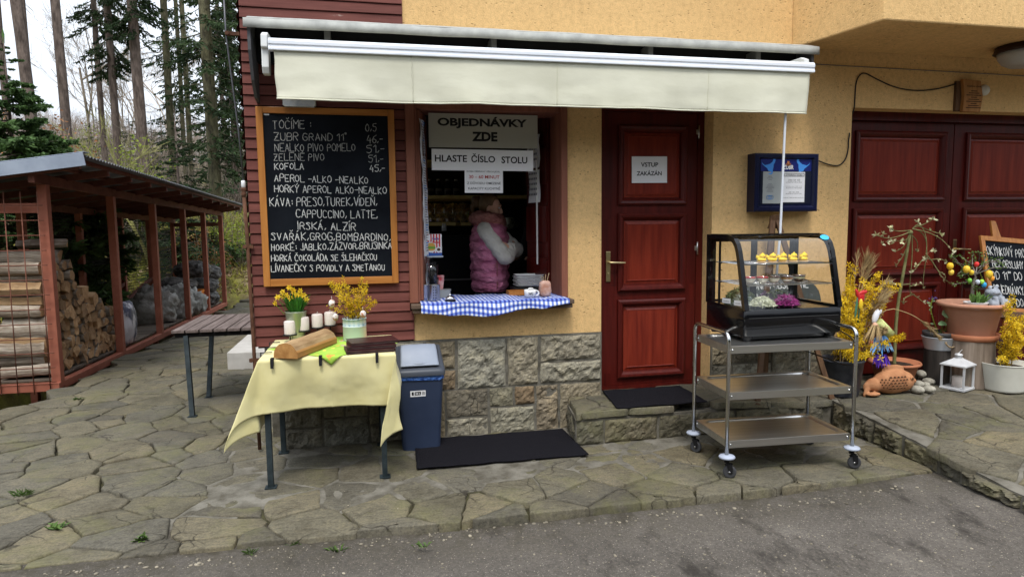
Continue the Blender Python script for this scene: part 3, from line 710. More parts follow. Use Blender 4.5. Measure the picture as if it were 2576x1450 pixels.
# ------------------------------------------------------------------ awning
AW = thing('awning', 'retracted cream fabric awning under a pale metal hood above the serving window and door', 'awning', (1.35, 0, 2.6))
HOOD = M('pale_hood_metal', (.27, .275, .26), (.38, .385, .36), scale=9, rough=.7, bump=.1)
SPOT = M('white_enamel', (.66, .70, .76), (.74, .77, .82), scale=3, rough=.3, coat=.3)
mb = MB()
def hood(u, v):
    x = lerp(-.77, 3.475, u)-.02*(1-v)+.015*v; n = .004*fbm(x*3, v*2, 2)
    return (x, lerp(-.002, -.31, v), 3.088-.065*v-.025*v*v+n)
mb.grid(hood, 60, 8)
mb.grid(lambda u, v: (lerp(-.775, 3.49, u), -.31-.003*v, 2.998-.060*v+.003*fbm(u*12, 1, 2)), 60, 2)
mb.build('hood', HOOD, AW, solid=.006)
mb = MB(); mb.prism([(-.002, 3.07), (-.29, 2.97), (-.29, 2.80), (-.22, 2.62), (-.12, 2.52), (-.002, 2.50)], -.755, -.735, T=lambda p: Vector((p.z, p.x, p.y)))
mb.build('side_plate', M('dark_plate', (.06, .06, .065), (.10, .10, .105), scale=5, rough=.6), AW); mb = MB(); mb.prism([(-.002, 3.07), (-.29, 2.97), (-.29, 2.88), (-.002, 2.80)], 3.44, 3.46, T=lambda p: Vector((p.z, p.x, p.y)))
mb.build('side_plate', M('dark_plate', (.10, .10, .105), (.17, .17, .175), scale=5, rough=.6), AW)
CASS = M('awning_white', (.62, .63, .62), rough=.4)
mb = MB(); mb.box((-.73, -.10, 2.77), (3.435, -.004, 3.045)); mb.build('cassette_back', M('dark_cassette', (.012, .012, .013), rough=.8, spec=.1), AW)
mb = MB(); mb.tube([(-.60, -.15, 2.80), (3.3, -.15, 2.80)], .045, 16); mb.build('fabric_roller', M('rolled_fabric', (.50, .49, .40), rough=.9), AW)
for x in (-.63, 3.28):
    mb = MB(); mb.prism([(-.01, 2.90), (-.40, 2.885), (-.455, 2.86), (-.46, 2.78), (-.42, 2.765), (-.41, 2.84), (-.38, 2.855), (-.01, 2.86)], x-.02, x+.02, T=lambda p: Vector((p.z, p.x, p.y)))
    mb.prism([(-.36, 2.85), (-.43, 2.85), (-.44, 2.66), (-.42, 2.62), (-.36, 2.62), (-.35, 2.70)], x-.022, x+.022, T=lambda p: Vector((p.z, p.x, p.y)))
    mb.build('arm_bracket', CASS, AW, bevel=.006)
for x in (-.25, .9, 2.1, 3.0):
    mb = MB(); mb.box((x-.02, -.25, 2.86), (x+.02, -.101, 2.97)); mb.build('hood_strut', M('dull_strut', (.10, .10, .10), rough=.6), AW, bevel=.004)
for s in (0, 1):
    x = (-.5, 3.05)[s]; mb = MB(); mb.bar((x, -.2, 2.80), (1.35+(-.2, .2)[s], -.24, 2.80), .04, .05); mb.bar((1.35+(-.2, .2)[s], -.29, 2.80), (x+(.1, -.1)[s], -.44, 2.79), .035, .045); mb.build('folding_arm', CASS, AW, bevel=.006)
mb = MB(); prof = [(-.455, 2.752), (-.455, 2.81), (-.47, 2.828), (-.495, 2.828), (-.508, 2.81), (-.508, 2.790), (-.503, 2.786), (-.503, 2.772), (-.508, 2.768), (-.508, 2.752)]
mb.prism(prof, -.600, 3.315, T=lambda p: Vector((p.z, p.x, p.y))); mb.build('front_bar', SPOT, AW, bevel=.004)
mb = MB(); mb.grid(lambda u, v: (lerp(-.56, 3.28, u), lerp(-.16, -.47, v), 2.838-.012*v), 10, 4); mb.build('awning_fabric', M('awning_top_cloth', (.52, .50, .40), rough=.95), AW)
VAL = M('cream_awning_cloth', (.56, .55, .435), (.615, .605, .49), scale=2.5, rough=.95, bump=.15, bscale=4, bdist=.02, stretch=(1, 1, 2))
mb = MB()
def val(u, v):
    x = lerp(-.570, 3.284, u)-.02*v*(u-.35); w_ = .010*v*sin(u*23)+.012*v*fbm(u*7, v*1.3)+.016*v*v*fbm(u*17, 4)
    return (x+.003*sin(v*9)*(u < .02), -.488-w_-.004*v, 2.752-.303*v-.004*fbm(u*8, 5)*v-.003*v*sin(u*9))
mb.grid(val, 160, 14)
for x in (.30, 1.3, 2.45):       # sewn seams
    u = (x+.57)/3.854; a = [Vector(val(u, v/10))+Vector((0, -.002, 0)) for v in range(11)]
    mb.tube(a, .0035, 4, flat=.4)
mb.tube([Vector(val(i/100, 1))+Vector((0, -.001, .004)) for i in range(101)], .0045, 6)
mb.build('valance', VAL, AW, solid=.0015)
mb = MB(); mb.tube([atY(1978, 262, -.46), atY(1975, 290, -.45), atY(1962, 585, -.40), atY(1957, 640, -.39), atY(1950, 730, -.37)], .0095, 8)
mb.tube([atY(1950, 730, -.37), atY(1953, 738, -.40), atY(1985, 758, -.42)], .0085, 8); mb.build('crank_rod', SPOT, AW)
# ------------------------------------------------------------------ the forest behind
BARK = M('spruce_bark', (.060, .045, .038), (.17, .13, .11), scale=5, rough=.95, bump=1, bscale=14, bdist=.04, stretch=(2.2, 2.2, .6), detail=8)
BARK2 = M('mossy_bark', (.05, .045, .03), (.15, .14, .08), scale=5, rough=.95, bump=1, bscale=14, bdist=.04, stretch=(2, 2, .7), detail=8)
NEED = M('spruce_needles', (.012, .026, .010), (.040, .070, .022), scale=1.6, rough=.75, island=.45, trans=.25)
NEEDY = M('young_needles', (.028, .062, .018), (.085, .15, .042), scale=2.5, rough=.7, island=.4, trans=.25)
TWIG = M('bare_twigs', (.17, .135, .105), (.32, .27, .22), scale=.8, rough=.95, island=.3)
TWIGR = M('reddish_twigs', (.22, .165, .135), (.36, .29, .245), scale=.5, rough=.95, island=.3)
TWIGY = M('greenish_bark', (.15, .145, .05), (.29, .28, .10), scale=3, rough=.9, island=.2)
LEAFY = M('fresh_leaves', (.15, .20, .020), (.30, .36, .05), scale=2, rough=.7, island=.3, trans=.4)
LEAFB = M('dry_beech_leaves', (.16, .065, .022), (.34, .16, .06), scale=2, rough=.8, island=.35, trans=.3)
def trunk_mb(h, r0, r1, bend=0, seed=0, z0=-.4, stubs=0):
    r = random.Random(seed); mb = MB(); n = 12
    pts = [Vector((bend*(i/n)**1.5*h+.03*fbm(i*.4, seed), .03*fbm(i*.4, seed+9), z0+(h-z0)*i/n)) for i in range(n+1)]
    rs = [lerp(r0, r1, i/n)*(1.22 if i == 0 else 1) for i in range(n+1)]
    mb.tube(pts, rs, 9)
    for _ in range(stubs):
        z = r.uniform(.15, .8)*h; a = r.uniform(0, 6.3); t = z/h; p = Vector((bend*t**1.5*h, 0, z)); l = r.uniform(.08, .35)
        mb.tube([p, p+Vector((cos(a)*l, sin(a)*l, r.uniform(-.1, .15)))], [.02, .006], 4)
    return mb, pts
def blade(mb, p, d, l, w, r):
    d = d.normalized(); s = d.cross(Vector((r.uniform(-1, 1), r.uniform(-1, 1), r.uniform(-1, 1))))
    if s.length < 1e-3: return
    s.normalize(); mb.add([p-s*w*.3, p+s*w*.3, p+d*l*.55+s*w*.5, p+d*l, p+d*l*.55-s*w*.5], [(0, 1, 2, 3, 4)])
def spruce_bough(mb, st, o, az, l, droop, r, dens=1.0, hang=.25, bw=.05):
    """one bough: a curved stem with hanging needle-covered side shoots"""
    d = Vector((cos(az), sin(az), 0)); sd = Vector((-sin(az), cos(az), 0)); k = 7; P = []
    for i in range(k+1):
        t = i/k; P.append(o+d*l*t+Z3*(-droop*l*t+.35*droop*l*t*t)+sd*.04*l*sin(t*3+az))
    st.tube(P, [.018*l/1.5*(1-i/k)+.004 for i in range(k+1)], 4, cap=False)
    m = int(30*max(.5, l)*dens)
    for _ in range(m):
        t = r.uniform(.12, 1)**.8; i = min(k-1, int(t*k)); p = P[i].lerp(P[i+1], t*k-i); s = r.choice((-1, 1)); ln = l*.34*(1.1-t*.7)*r.uniform(.6, 1.1)
        dd = (sd*s*r.uniform(.4, 1)+d*r.uniform(.3, .8)-Z3*hang*r.uniform(.2, 2.2)+Z3*r.gauss(0, .22)).normalized()
        q = 3
        for j in range(q):
            blade(mb, p+dd*ln*j/q, dd+Vector((r.gauss(0, .25), r.gauss(0, .25), r.gauss(0, .25))), ln/q*1.5, bw*r.uniform(.7, 1.5), r)
    for _ in range(int(6*l)):
        t = r.uniform(.5, 1); i = min(k-1, int(t*k)); blade(mb, P[i].lerp(P[i+1], t*k-i), d-Z3*.3, .16*l, bw*1.3, r)
def tall_spruce(name, label, px, Y, rad, zlo, zhi, nb, L_, droop, seed, bend=0, hang=.5, bark=None, dens=1.0, py=400, cat='tree', group='tall spruces behind the woodshed', azs=None, mat=None, stubs=14, H=21):
    p = atY(px, py, Y); z = land_z(p.x, p.y); t = thing(name, label, cat, (p.x, p.y, z), 0, group)
    rad *= .66; tm, pts = trunk_mb(H, rad, rad*.55, bend, seed, stubs=stubs); tm.build('trunk', bark or BARK, t, world=False, fix=False)
    r = random.Random(seed)
    if nb:
        mb, st = MB(), MB()
        for i in range(nb):
            zz = r.uniform(zlo, zhi); az = r.choice(azs)+r.gauss(0, .5) if azs else r.uniform(0, 2*pi); f = zz/H
            spruce_bough(mb, st, Vector((bend*f**1.5*H, 0, zz)), az, L_*r.uniform(.5, 1.15), droop*r.uniform(.7, 1.3), r, dens*1.9, hang, .034)
        st.build('branches', bark or BARK, t, world=False, fix=False); mb.build('crown', mat or NEED, t, world=False, fix=False)
    return t
tall_spruce('spruce_tree', 'thin spruce trunk at the far left edge with needle tufts at the top', 18, 18, .17, 7.2, 9.5, 16, 1.3, .5, 1, .0, py=300)
tall_spruce('spruce_tree', 'thick trunk leaning to the left in front of its straight neighbour', 98, 15, .235, 0, 0, 0, 1, 1, 2, -.075, py=400)
tall_spruce('spruce_tree', 'straight grey trunk partly hidden behind the thick leaning trunk', 84, 17.5, .21, 0, 0, 0, 1, 1, 3, .0, py=400)
tall_spruce('spruce_tree', 'tall bare branchless trunk standing alone against the pale sky', 173, 15.5, .20, 0, 0, 0, 1, 1, 4, -.008, py=400)
tall_spruce('spruce_tree', 'slender dark spruce with green boughs half way up, left of a bushier one', 262, 20, .15, 4.6, 9, 38, .75, 1.0, 5, -.004, py=380)
tall_spruce('spruce_tree', 'spruce with dense hanging dark green boughs all down its trunk', 298, 19, .19, 4.4, 10, 120, .72, 1.1, 6, -.010, py=390, dens=1.3)
tall_spruce('spruce_tree', 'stout rough trunk with dark boughs hanging on both sides near the top', 362, 17, .25, 5.4, 9, 60, .95, 1.2, 7, -.012, py=420, dens=1.3)
tall_spruce('spruce_tree', 'mossy trunk with light green lichen, right of the leaning sapling', 432, 19, .19, 2.4, 8.5, 44, .8, .7, 8, 0, py=360, bark=BARK2, dens=.45, hang=.8)
tall_spruce('spruce_tree', 'thin pole of a spruce just left of a similar pole', 462, 22, .13, 2.4, 8, 36, .8, .7, 9, 0, py=350, bark=BARK2, dens=.5)
tall_spruce('spruce_tree', 'thin pole of a spruce between a similar pole and the broad trunk', 477, 21, .15, 2.4, 9, 40, .8, .8, 10, 0, py=350, bark=BARK2, dens=.6)
tall_spruce('spruce_tree', 'broad mossy trunk with many dry side branches, nearest the timber wall', 541, 15, .27, 1.8, 8.2, 90, 1.25, .55, 11, -.012, py=440, bark=BARK2, dens=.5, azs=(0, 2.8, -1.2), stubs=60)
tall_spruce('spruce_tree', 'dark leafy spruce close beside the timber corner of the building', 592, 19, .17, 2.6, 9.5, 120, 1.15, .9, 12, 0, py=400, dens=1.1)
tall_spruce('spruce_tree', 'slim dark spruce behind the broad mossy trunk', 566, 24, .13, 2.2, 9.5, 80, .95, .9, 13, 0, py=400, dens=.9)
def young_spruce(label, px, Y, H, R_, seed, py=430, mat=NEEDY, tiers=15, dens=1.2, group='young spruces'):
    p = atY(px, py, Y); z = land_z(p.x, p.y); t = thing('young_spruce', label, 'tree', (p.x, p.y, z), 0, group); r = random.Random(seed)
    tm = MB(); tm.tube([(0, 0, -.3), (0, 0, H)], [.02*H*.8, .006], 7); mb, st = MB(), MB()
    for i in range(tiers):
        f = i/tiers; zz = H*(.04+.92*f); l = max(.12, R_*(1-f)**.85)
        for k in range(9 if f < .8 else 5):
            spruce_bough(mb, st, Vector((0, 0, zz+r.gauss(0, .03*H))), r.uniform(0, 6.28), l*r.uniform(.75, 1.15), r.uniform(-.15, .40)-.15*f, r, dens*(1.5 if l < .8 else 1.15), .2, .024*max(.75, min(1.4, H/3)))
    blade(mb, Vector((0, 0, H-.1)), Z3, .25, .05, r)
    tm.build('trunk', BARK, t, world=False, fix=False); st.build('branches', BARK, t, world=False, fix=False); mb.build('crown', mat, t, world=False, fix=False); return t
young_spruce('large bushy green young spruce behind the left end of the woodshed', 42, 7.2, 4.1, 1.75, 21, py=500, tiers=24, dens=3.4)
young_spruce('smaller spruce right of the bushy green one, its tip above the shed roof', 150, 10, 2.6, 1.1, 22, py=480)
young_spruce('dark little spruce between the two tall poles above the shed roof', 258, 13.5, 2.5, 1.0, 23, mat=NEED)
young_spruce('slim dark young spruce above the middle of the shed roof', 318, 16, 1.9, .8, 27, mat=NEED)
young_spruce('tall airy young spruce left of the broad mossy trunk', 447, 14, 4.4, 1.3, 24, mat=NEED, tiers=16, dens=.8)
young_spruce('short wide young spruce below the airy one', 415, 12, 1.7, 1.2, 25, tiers=9)
young_spruce('thin topped spruce behind the slim dark tree near the timber wall', 610, 21, 3.6, 1.0, 26, mat=NEED)

r = random.Random(77)
sp0 = young_spruce('dark young spruce standing among the bare trees on the slope', 230, 24, 3.4, 1.0, 30, mat=NEED, tiers=10, dens=.9, group='dark young spruces on the slope')
for px, Y in ((205, 27), (330, 26), (285, 31), (385, 27), (140, 30), (250, 36), (410, 33), (360, 40), (110, 26), (520, 30), (580, 27), (180, 40), (310, 44)):
    p = atY(px, 400, Y); dup(sp0, (p.x, p.y, land_z(p.x, p.y)), r.uniform(0, 6), scale=r.uniform(.6, 1.25))

def bare_tree_mb(H, seed, levels=4, spread=.5, r0=.05, up=.35, tw=2):
    r = random.Random(seed); mb = MB()
    def grow(p, d, l, rad, lev):
        q = p; k = 3; pts = [p]
        for i in range(k):
            d = (d+Vector((r.gauss(0, .12), r.gauss(0, .12), r.gauss(0, .06)+.05*up))).normalized(); q = q+d*l/k; pts.append(q)
        mb.tube(pts, [lerp(rad, rad*.55, i/k) for i in range(k+1)], 5 if rad > .03 else 3, cap=False)
        if lev == 0: return
        for _ in range(r.randint(3, 4) if lev > 1 else r.randint(3, 5)):
            t = r.uniform(.35, 1); i = min(k-1, int(t*k)); pp = pts[i].lerp(pts[i+1], t*k-i)
            nd = (d+Vector((r.gauss(0, spread), r.gauss(0, spread), r.gauss(0, spread*.5)+up*.4))).normalized()
            grow(pp, nd, l*r.uniform(.5, .75), max(rad*.5, .006), lev-1)
    grow(Vector((0, 0, -.2)), Vector((0, 0, 1)), H*.42, r0, levels); return mb
def bare(name, label, cat, px, Y, H, seed, mat, group, py=420, **kw):
    p = atY(px, py, Y); t = thing(name, label, cat, (p.x, p.y, land_z(p.x, p.y)), 0, group)
    bare_tree_mb(H, seed, **kw).build('crown', mat, t, world=False, fix=False); return t
# ridge of bare trees far behind
prot = []
for k in range(5):
    t = thing('bare_tree', 'leafless grey brown tree on the distant ridge behind the spruces', 'tree', (0, 0, 0), 0, 'leafless trees on the far ridge')
    bare_tree_mb(9, 40+k, 4, .6, .07, .3).build('crown', TWIGR, t, world=False, fix=False); prot.append(t)
r = random.Random(8); cnt = 0
for i in range(150):
    px = -60+700*((i*.618) % 1)+r.uniform(-8, 8); Y = r.uniform(30, 78); p = atY(px, 420, Y); s = r.uniform(.38, .72)*(.75+Y/150)
    z = land_z(p.x, p.y)
    if i < 5: t = prot[i]; t.location = (p.x, p.y, z); t.rotation_euler.z = r.uniform(0, 6); t.scale = (s, s, s)
    else: t = dup(prot[i % 5], (p.x, p.y, z), r.uniform(0, 6), scale=s)
# mid-distance saplings and shrubs
bare('sapling', 'leaning yellow green sapling with forked bare top above the shed roof', 'sapling', 392, 11.5, 6.2, 61, TWIGY, None, py=470, levels=4, spread=.42, r0=.055)
bare('sapling', 'pale leafless larch with fine drooping twigs beside the tall bare trunk', 'tree', 228, 26, 13, 62, TWIG, None, py=400, levels=5, spread=.6, r0=.08)
bare('sapling', 'thin forked mossy sapling near the broad trunk', 'sapling', 480, 12, 3.2, 63, TWIGY, None, py=470, levels=4, spread=.45, r0=.035)
bare('sapling', 'slim mossy sapling just right of the forked one', 'sapling', 505, 12.5, 2.9, 64, TWIGY, None, py=470, levels=4, spread=.4, r0=.03)
for i, (px, Y, H, s) in enumerate([(345, 32, 10, 65), (395, 30, 11, 66), (330, 36, 10, 67)]):
    bare('bare_birch', ('leafless birch behind the stout rough trunk', 'leafless birch with fine crown left of the mossy trunks', 'pale leafless tree between the dark spruce pair')[i], 'tree', px, Y, H, s, TWIG, None, py=400, levels=5, spread=.55, r0=.08)
def leafy(name, label, px, Y, H, R_, n, mat, seed, ls=.07, py=450, flat=1.0):
    p = atY(px, py, Y); t = thing(name, label, 'shrub', (p.x, p.y, land_z(p.x, p.y))); r = random.Random(seed)
    mb, st = MB(), MB()
    for _ in range(16):
        a = r.uniform(0, 6.28); e = r.uniform(.3, 1)*R_; tip = Vector((cos(a)*e, sin(a)*e, H*r.uniform(.4, 1))); P = [Vector((0, 0, -.1)), tip*.5+Vector((r.gauss(0, .1), r.gauss(0, .1), .1)), tip]
        st.tube(P, [.015, .009, .004], 4, cap=False)
        for _ in range(n//16):
            u = r.uniform(.3, 1.05); q = P[1].lerp(P[2], u*2-1) if u > .5 else P[0].lerp(P[1], u*2)
            q = q+Vector((r.gauss(0, .10*R_), r.gauss(0, .10*R_), r.gauss(0, .07*R_*flat))); blade(mb, q, Vector((r.gauss(0, 1), r.gauss(0, 1), r.gauss(0, .5))), ls*r.uniform(.6, 1.3), ls*.55, r)
    st.build('stems', TWIG, t, world=False, fix=False); mb.build('leaves', mat, t, world=False, fix=False); return t
leafy('green_shrub', 'yellow green leafy shrub above the ridge of the shed roof', 285, 14, 2.7, 1.3, 2200, LEAFY, 71, py=440, ls=.075)
leafy('green_shrub', 'small yellow green shrub right of the brighter one', 345, 14.5, 2.3, 1.1, 1600, LEAFY, 72, py=440, ls=.075)
leafy('green_shrub', 'thin light green bush in front of the far bare trees', 258, 22, 3.2, 1.3, 800, LEAFY, 73, py=400, ls=.08)
leafy('beech_sapling', 'young beech with brown leaves beside the broad mossy trunk', 508, 12.5, 3.4, .75, 1300, LEAFB, 74, py=470, ls=.06)
leafy('beech_sapling', 'young beech with brown leaves in the middle of the bushy spruce', 98, 8.2, 3.6, .8, 900, LEAFB, 75, py=480, ls=.065)
leafy('beech_sapling', 'low beech with brown leaves at the left shed roof corner', 165, 9.4, 3.0, .7, 900, LEAFB, 76, py=480, ls=.06)
leafy('green_shrub', 'green yellow bush at the far end of the path past the shed', 590, 14.5, 1.5, 1.2, 1500, LEAFY, 77, py=600, ls=.05)
leafy('green_shrub', 'dark green ivy bush low at the far end of the path', 606, 14.3, .7, .9, 900, NEEDY, 78, py=600, ls=.07)
# ground cover: grass, leaf litter and bare brush on the slope
def scatter(name, label, n, fn, mat, seed, kindlabel='stuff'):
    r = random.Random(seed); mb = MB()
    for _ in range(n): fn(mb, r)
    tag(mb.build(name, mat, fix=False), label, name.replace('_', ' '), kind='stuff')
def spot(r, d0, d1):
    while True:
        Y = r.uniform(1.5, d1); px = r.uniform(-120, 660); p = atY(px, 500, Y)
        d = max(0, -4.7-p.x); e = max(0, Y-13.4)
        if hypot(d, e) > d0 and p.x < -.9: return p.x, Y
GRASS = M('bank_grass', (.20, .21, .035), (.42, .38, .09), scale=.8, rough=.9, island=.4, trans=.3, world=True)
def tuft(mb, r):
    x, y = spot(r, .05, 26); z = land_z(x, y); s = r.uniform(.08, .26)
    for _ in range(4): blade(mb, Vector((x+r.gauss(0, .05), y+r.gauss(0, .05), z-.02)), Vector((r.gauss(0, .6), r.gauss(0, .6), 1)), s, .02, r)
scatter('bank_grass', 'yellow green grass tufts over the slope behind the shed', 14000, tuft, GRASS, 91)
LIT = M('leaf_litter', (.13, .07, .03), (.42, .33, .22), scale=30, rough=.95, island=.5, world=True)
def litter(mb, r):
    x, y = spot(r, 0, 20); z = land_z(x, y); blade(mb, Vector((x, y, z+.02)), Vector((r.gauss(0, 1), r.gauss(0, 1), r.gauss(0, .35))), r.uniform(.05, .10), .06, r)
scatter('leaf_litter', 'dry brown leaves lying on the slope behind the shed', 15000, litter, LIT, 92)
def brush(mb, r):
    x, y = spot(r, 1.0, 46); z = land_z(x, y); h = r.uniform(.5, 2.0)*(1+y/38); d = Vector((r.gauss(0, .22), r.gauss(0, .22), 1)); p = Vector((x, y, z-.05)); q = p+d*h; w_ = .0028+y*.00015
    mb.tube([p, p.lerp(q, .5)+Vector((r.gauss(0, .05), 0, 0)), q], [w_, w_*.8, w_*.4], 3, cap=False)
    for _ in range(4):
        t = r.uniform(.3, .95); a = p.lerp(q, t); mb.tube([a, a+Vector((r.gauss(0, .35), r.gauss(0, .35), r.uniform(.1, .5)))*h*.4], [w_*.6, w_*.3], 3, cap=False)
scatter('bare_brush', 'leafless brushwood thickening on the forest slope', 3600, brush, TWIG, 93)

# the wooded slope across the road, behind the photographer
r = random.Random(19); big = [o for o in COL.objects if o.name.startswith('young_spruce') and not o.parent][0]
for k in range(20):
    x = -34+68*k/19+r.uniform(-1.5, 1.5); y = r.uniform(-23, -15); dup(big, (x, y, -.3), r.uniform(0, 6), 'tall bushy spruce on the slope across the road', 'spruces across the road', scale=r.uniform(2.3, 3.4))
# ------------------------------------------------------------------ woodshed
SHX, SHY = -3.24, 2.63
def S(x, y, z): return Vector((SHX-.0212*y+x, SHY+y, -.0197*y+z))
SHRED = M('terracotta_paint', (.26, .082, .050), (.33, .115, .072), scale=6, rough=.6, bump=.15, bscale=40)
SHD = M('brown_beam', (.10, .038, .026), (.16, .062, .042), scale=6, rough=.8)
sh = thing('woodshed', 'open terracotta red steel woodshed with corrugated lean-to roof and wire mesh sides', 'shed', (SHX, SHY, 0))
RY = [0, 1.91, 3.71, 5.55, 7.21, 9.03]; BX = -1.10
for y in RY:
    mb = MB(); mb.bar(S(-.045, y+.045, -.02), S(-.045, y+.045, 2.10), .09, .09, up=Y3); mb.build('post', SHRED, sh, bevel=.006)
    mb = MB(); mb.bar(S(BX, y+.045, -.7), S(BX, y+.045, 1.96), .085, .085, up=Y3); mb.build('post', SHRED, sh, bevel=.006)
for y in (0.05, 4.5, 8.9):
    mb = MB(); mb.bar(S(-.05, y, -.7), S(-.05, y, -.1), .08, .08, up=Y3); mb.build('foot', SHRED, sh)
for (a, b, w_, h) in ((S(-.045, .09, -.0), S(-.045, 9.1, -.0), .085, .085), (S(BX, -.0, -.0), S(-.002, -.0, -.0), .085, .085), (S(BX, .1, .0), S(BX, 9.1, .0), .08, .08), (S(BX, 9.0, .0), S(-.1, 9.0, 0), .08, .08)):
    mb = MB(); mb.bar(a, b, w_, h); mb.build('rail', SHRED, sh, bevel=.005)
mb = MB(); mb.bar(S(BX, .03, 1.86), S(-.091, .03, 1.86), .06, .10); mb.build('rail', SHRED, sh, bevel=.005)
mb = MB(); mb.bar(S(BX+.05, 9.05, 1.9), S(-.091, 9.05, 1.9), .06, .09); mb.build('rail', SHD, sh)
for (a, b) in ((S(-.045, -.2, 2.15), S(-.045, 9.25, 2.15)), (S(BX, -.2, 2.0), S(BX, 9.25, 2.0))):
    mb = MB(); mb.bar(a, b, .06, .10); mb.build('beam', SHD, sh, bevel=.004)
for (y0, y1) in ((1.91, 3.71), (3.71, 5.55), (5.55, 7.21)):
    mb = MB(); mb.bar(S(BX, y0, .42), S(BX, y1, .75), .05, .06); mb.build('brace', SHD, sh)
def roofz(x): return 2.245+.144*(x+.0)          # x relative to the front post line
for k in range(13):
    y = -.2+k*.775; mb = MB(); mb.bar(S(-1.55, y, roofz(-1.55)-.03), S(.40, y, roofz(.40)-.03), .05, .07); mb.build('rafter', SHD, sh)
for x in (-1.45, -.75, .1, .38):
    mb = MB(); mb.bar(S(x, -.23, roofz(x)-.012+.03), S(x, 9.3, roofz(x)-.012+.03), .05, .035); mb.build('purlin', SHD, sh)
ZINC = M('zinc_sheet', (.24, .28, .35), (.33, .375, .45), scale=3, rough=.5, metal=.25)
CORR = M('corrugated_steel', (.10, .105, .11), (.17, .17, .175), scale=3, rough=.55, metal=.5)
mb = MB(); mb.grid(lambda u, v: S(lerp(-1.75, .47, u), lerp(-.25, 9.35, v), roofz(lerp(-1.75, .47, u))+.05+.012*cos(2*pi*v*9.6/.085)), 2, 113*6, sm=True)
mb.build('corrugated_roof', CORR, sh, fix=False, solid=.003)
mb = MB(); a, b = S(-1.75, -.27, roofz(-1.75)+.015), S(.47, -.27, roofz(.47)+.015); mb.bar(a, b, .012, .13)
mb.bar(a+Vector((0, .06, .072)), b+Vector((0, .06, .072)), .13, .008); mb.build('fascia', ZINC, sh, bevel=.003)
WIRE = M('rusty_mesh', (.14, .055, .035), (.22, .09, .06), scale=20, rough=.8)
mb = MB()
for k in range(13): z = .06+k*.152; mb.tube([S(BX-.6, -.055, z), S(-.02, -.055, z)], .0055, 5)
for k in range(9): x = -.06-k*.15; mb.tube([S(x-.02, -.062, -.06), S(x, -.062, 2.02)], .0055, 5)
mb.build('gable_mesh', WIRE, sh, fix=False)
DARKW = M('dark_netting', (.02, .018, .016), rough=.8)
mb = MB()
for k in range(36): z = .1+k*.052; mb.add([S(BX-.05, .1, z), S(BX-.05, 9.0, z), S(BX-.05, 9.0, z+.010), S(BX-.05, .1, z+.010)], [(0, 1, 2, 3)])
for k in range(172): y = .1+k*.052; mb.add([S(BX-.052, y, .1), S(BX-.052, y+.010, .1), S(BX-.052, y+.010, 1.95), S(BX-.052, y, 1.95)], [(0, 1, 2, 3)])
mb.build('back_netting', DARKW, sh, fix=False)
FLO = wood_mat('grey_boards', (.07, .055, .042), (.17, .14, .11), axis=0, rough=.95, island=.3)
mb = MB()
for k in range(64):
    y = .12+k*.140; R_ = Matrix.Rotation(random.Random(k).gauss(0, .01), 3, 'Z'); p = S(-.57, y, .065); mb.box(p-Vector((.47, .06, .012)), p+Vector((.47, .06, .012)), R=R_)
mb.build('floor_boards', FLO, sh, fix=False)

# firewood: every log is a thing
def log_mat(name, fresh):
    m, t, b = nodes(name); v = coord(t, (2, 16, 16)); g = N(t, 'NewGeometry')
    oi = N(t, 'ObjectInfo')
    bark = ramp(t, noisef(t, v, 1.2, 8, .75), [(.3, (.08, .062, .046)), (.48, (.30, .24, .18)), (.66, (.56, .50, .42))])
    wood = ramp(t, noisef(t, coord(t, (1.5, 10, 10)), 1.5, 6, .7), [(.3, (.34, .19, .085)), (.6, (.52, .34, .18)), (.8, (.62, .47, .29))])
    at = N(t, 'Attribute', attribute_name='bark')
    col = mixc(t, at.outputs['Fac'], wood, bark)
    mr = N(t, 'MapRange', i_3=.55, i_4=1.25); t.links.new(oi.outputs['Random'], mr.inputs[0]); h = N(t, 'HueSaturation'); t.links.new(mr.outputs[0], h.inputs['Value']); t.links.new(col, h.inputs['Color'])
    t.links.new(h.outputs[0], b.inputs['Base Color']); b.inputs['Roughness'].default_value = .95; setbump(t, b, noisef(t, v, 2, 8, .8), .8, .03); return m
LOGM = log_mat('firewood', True)
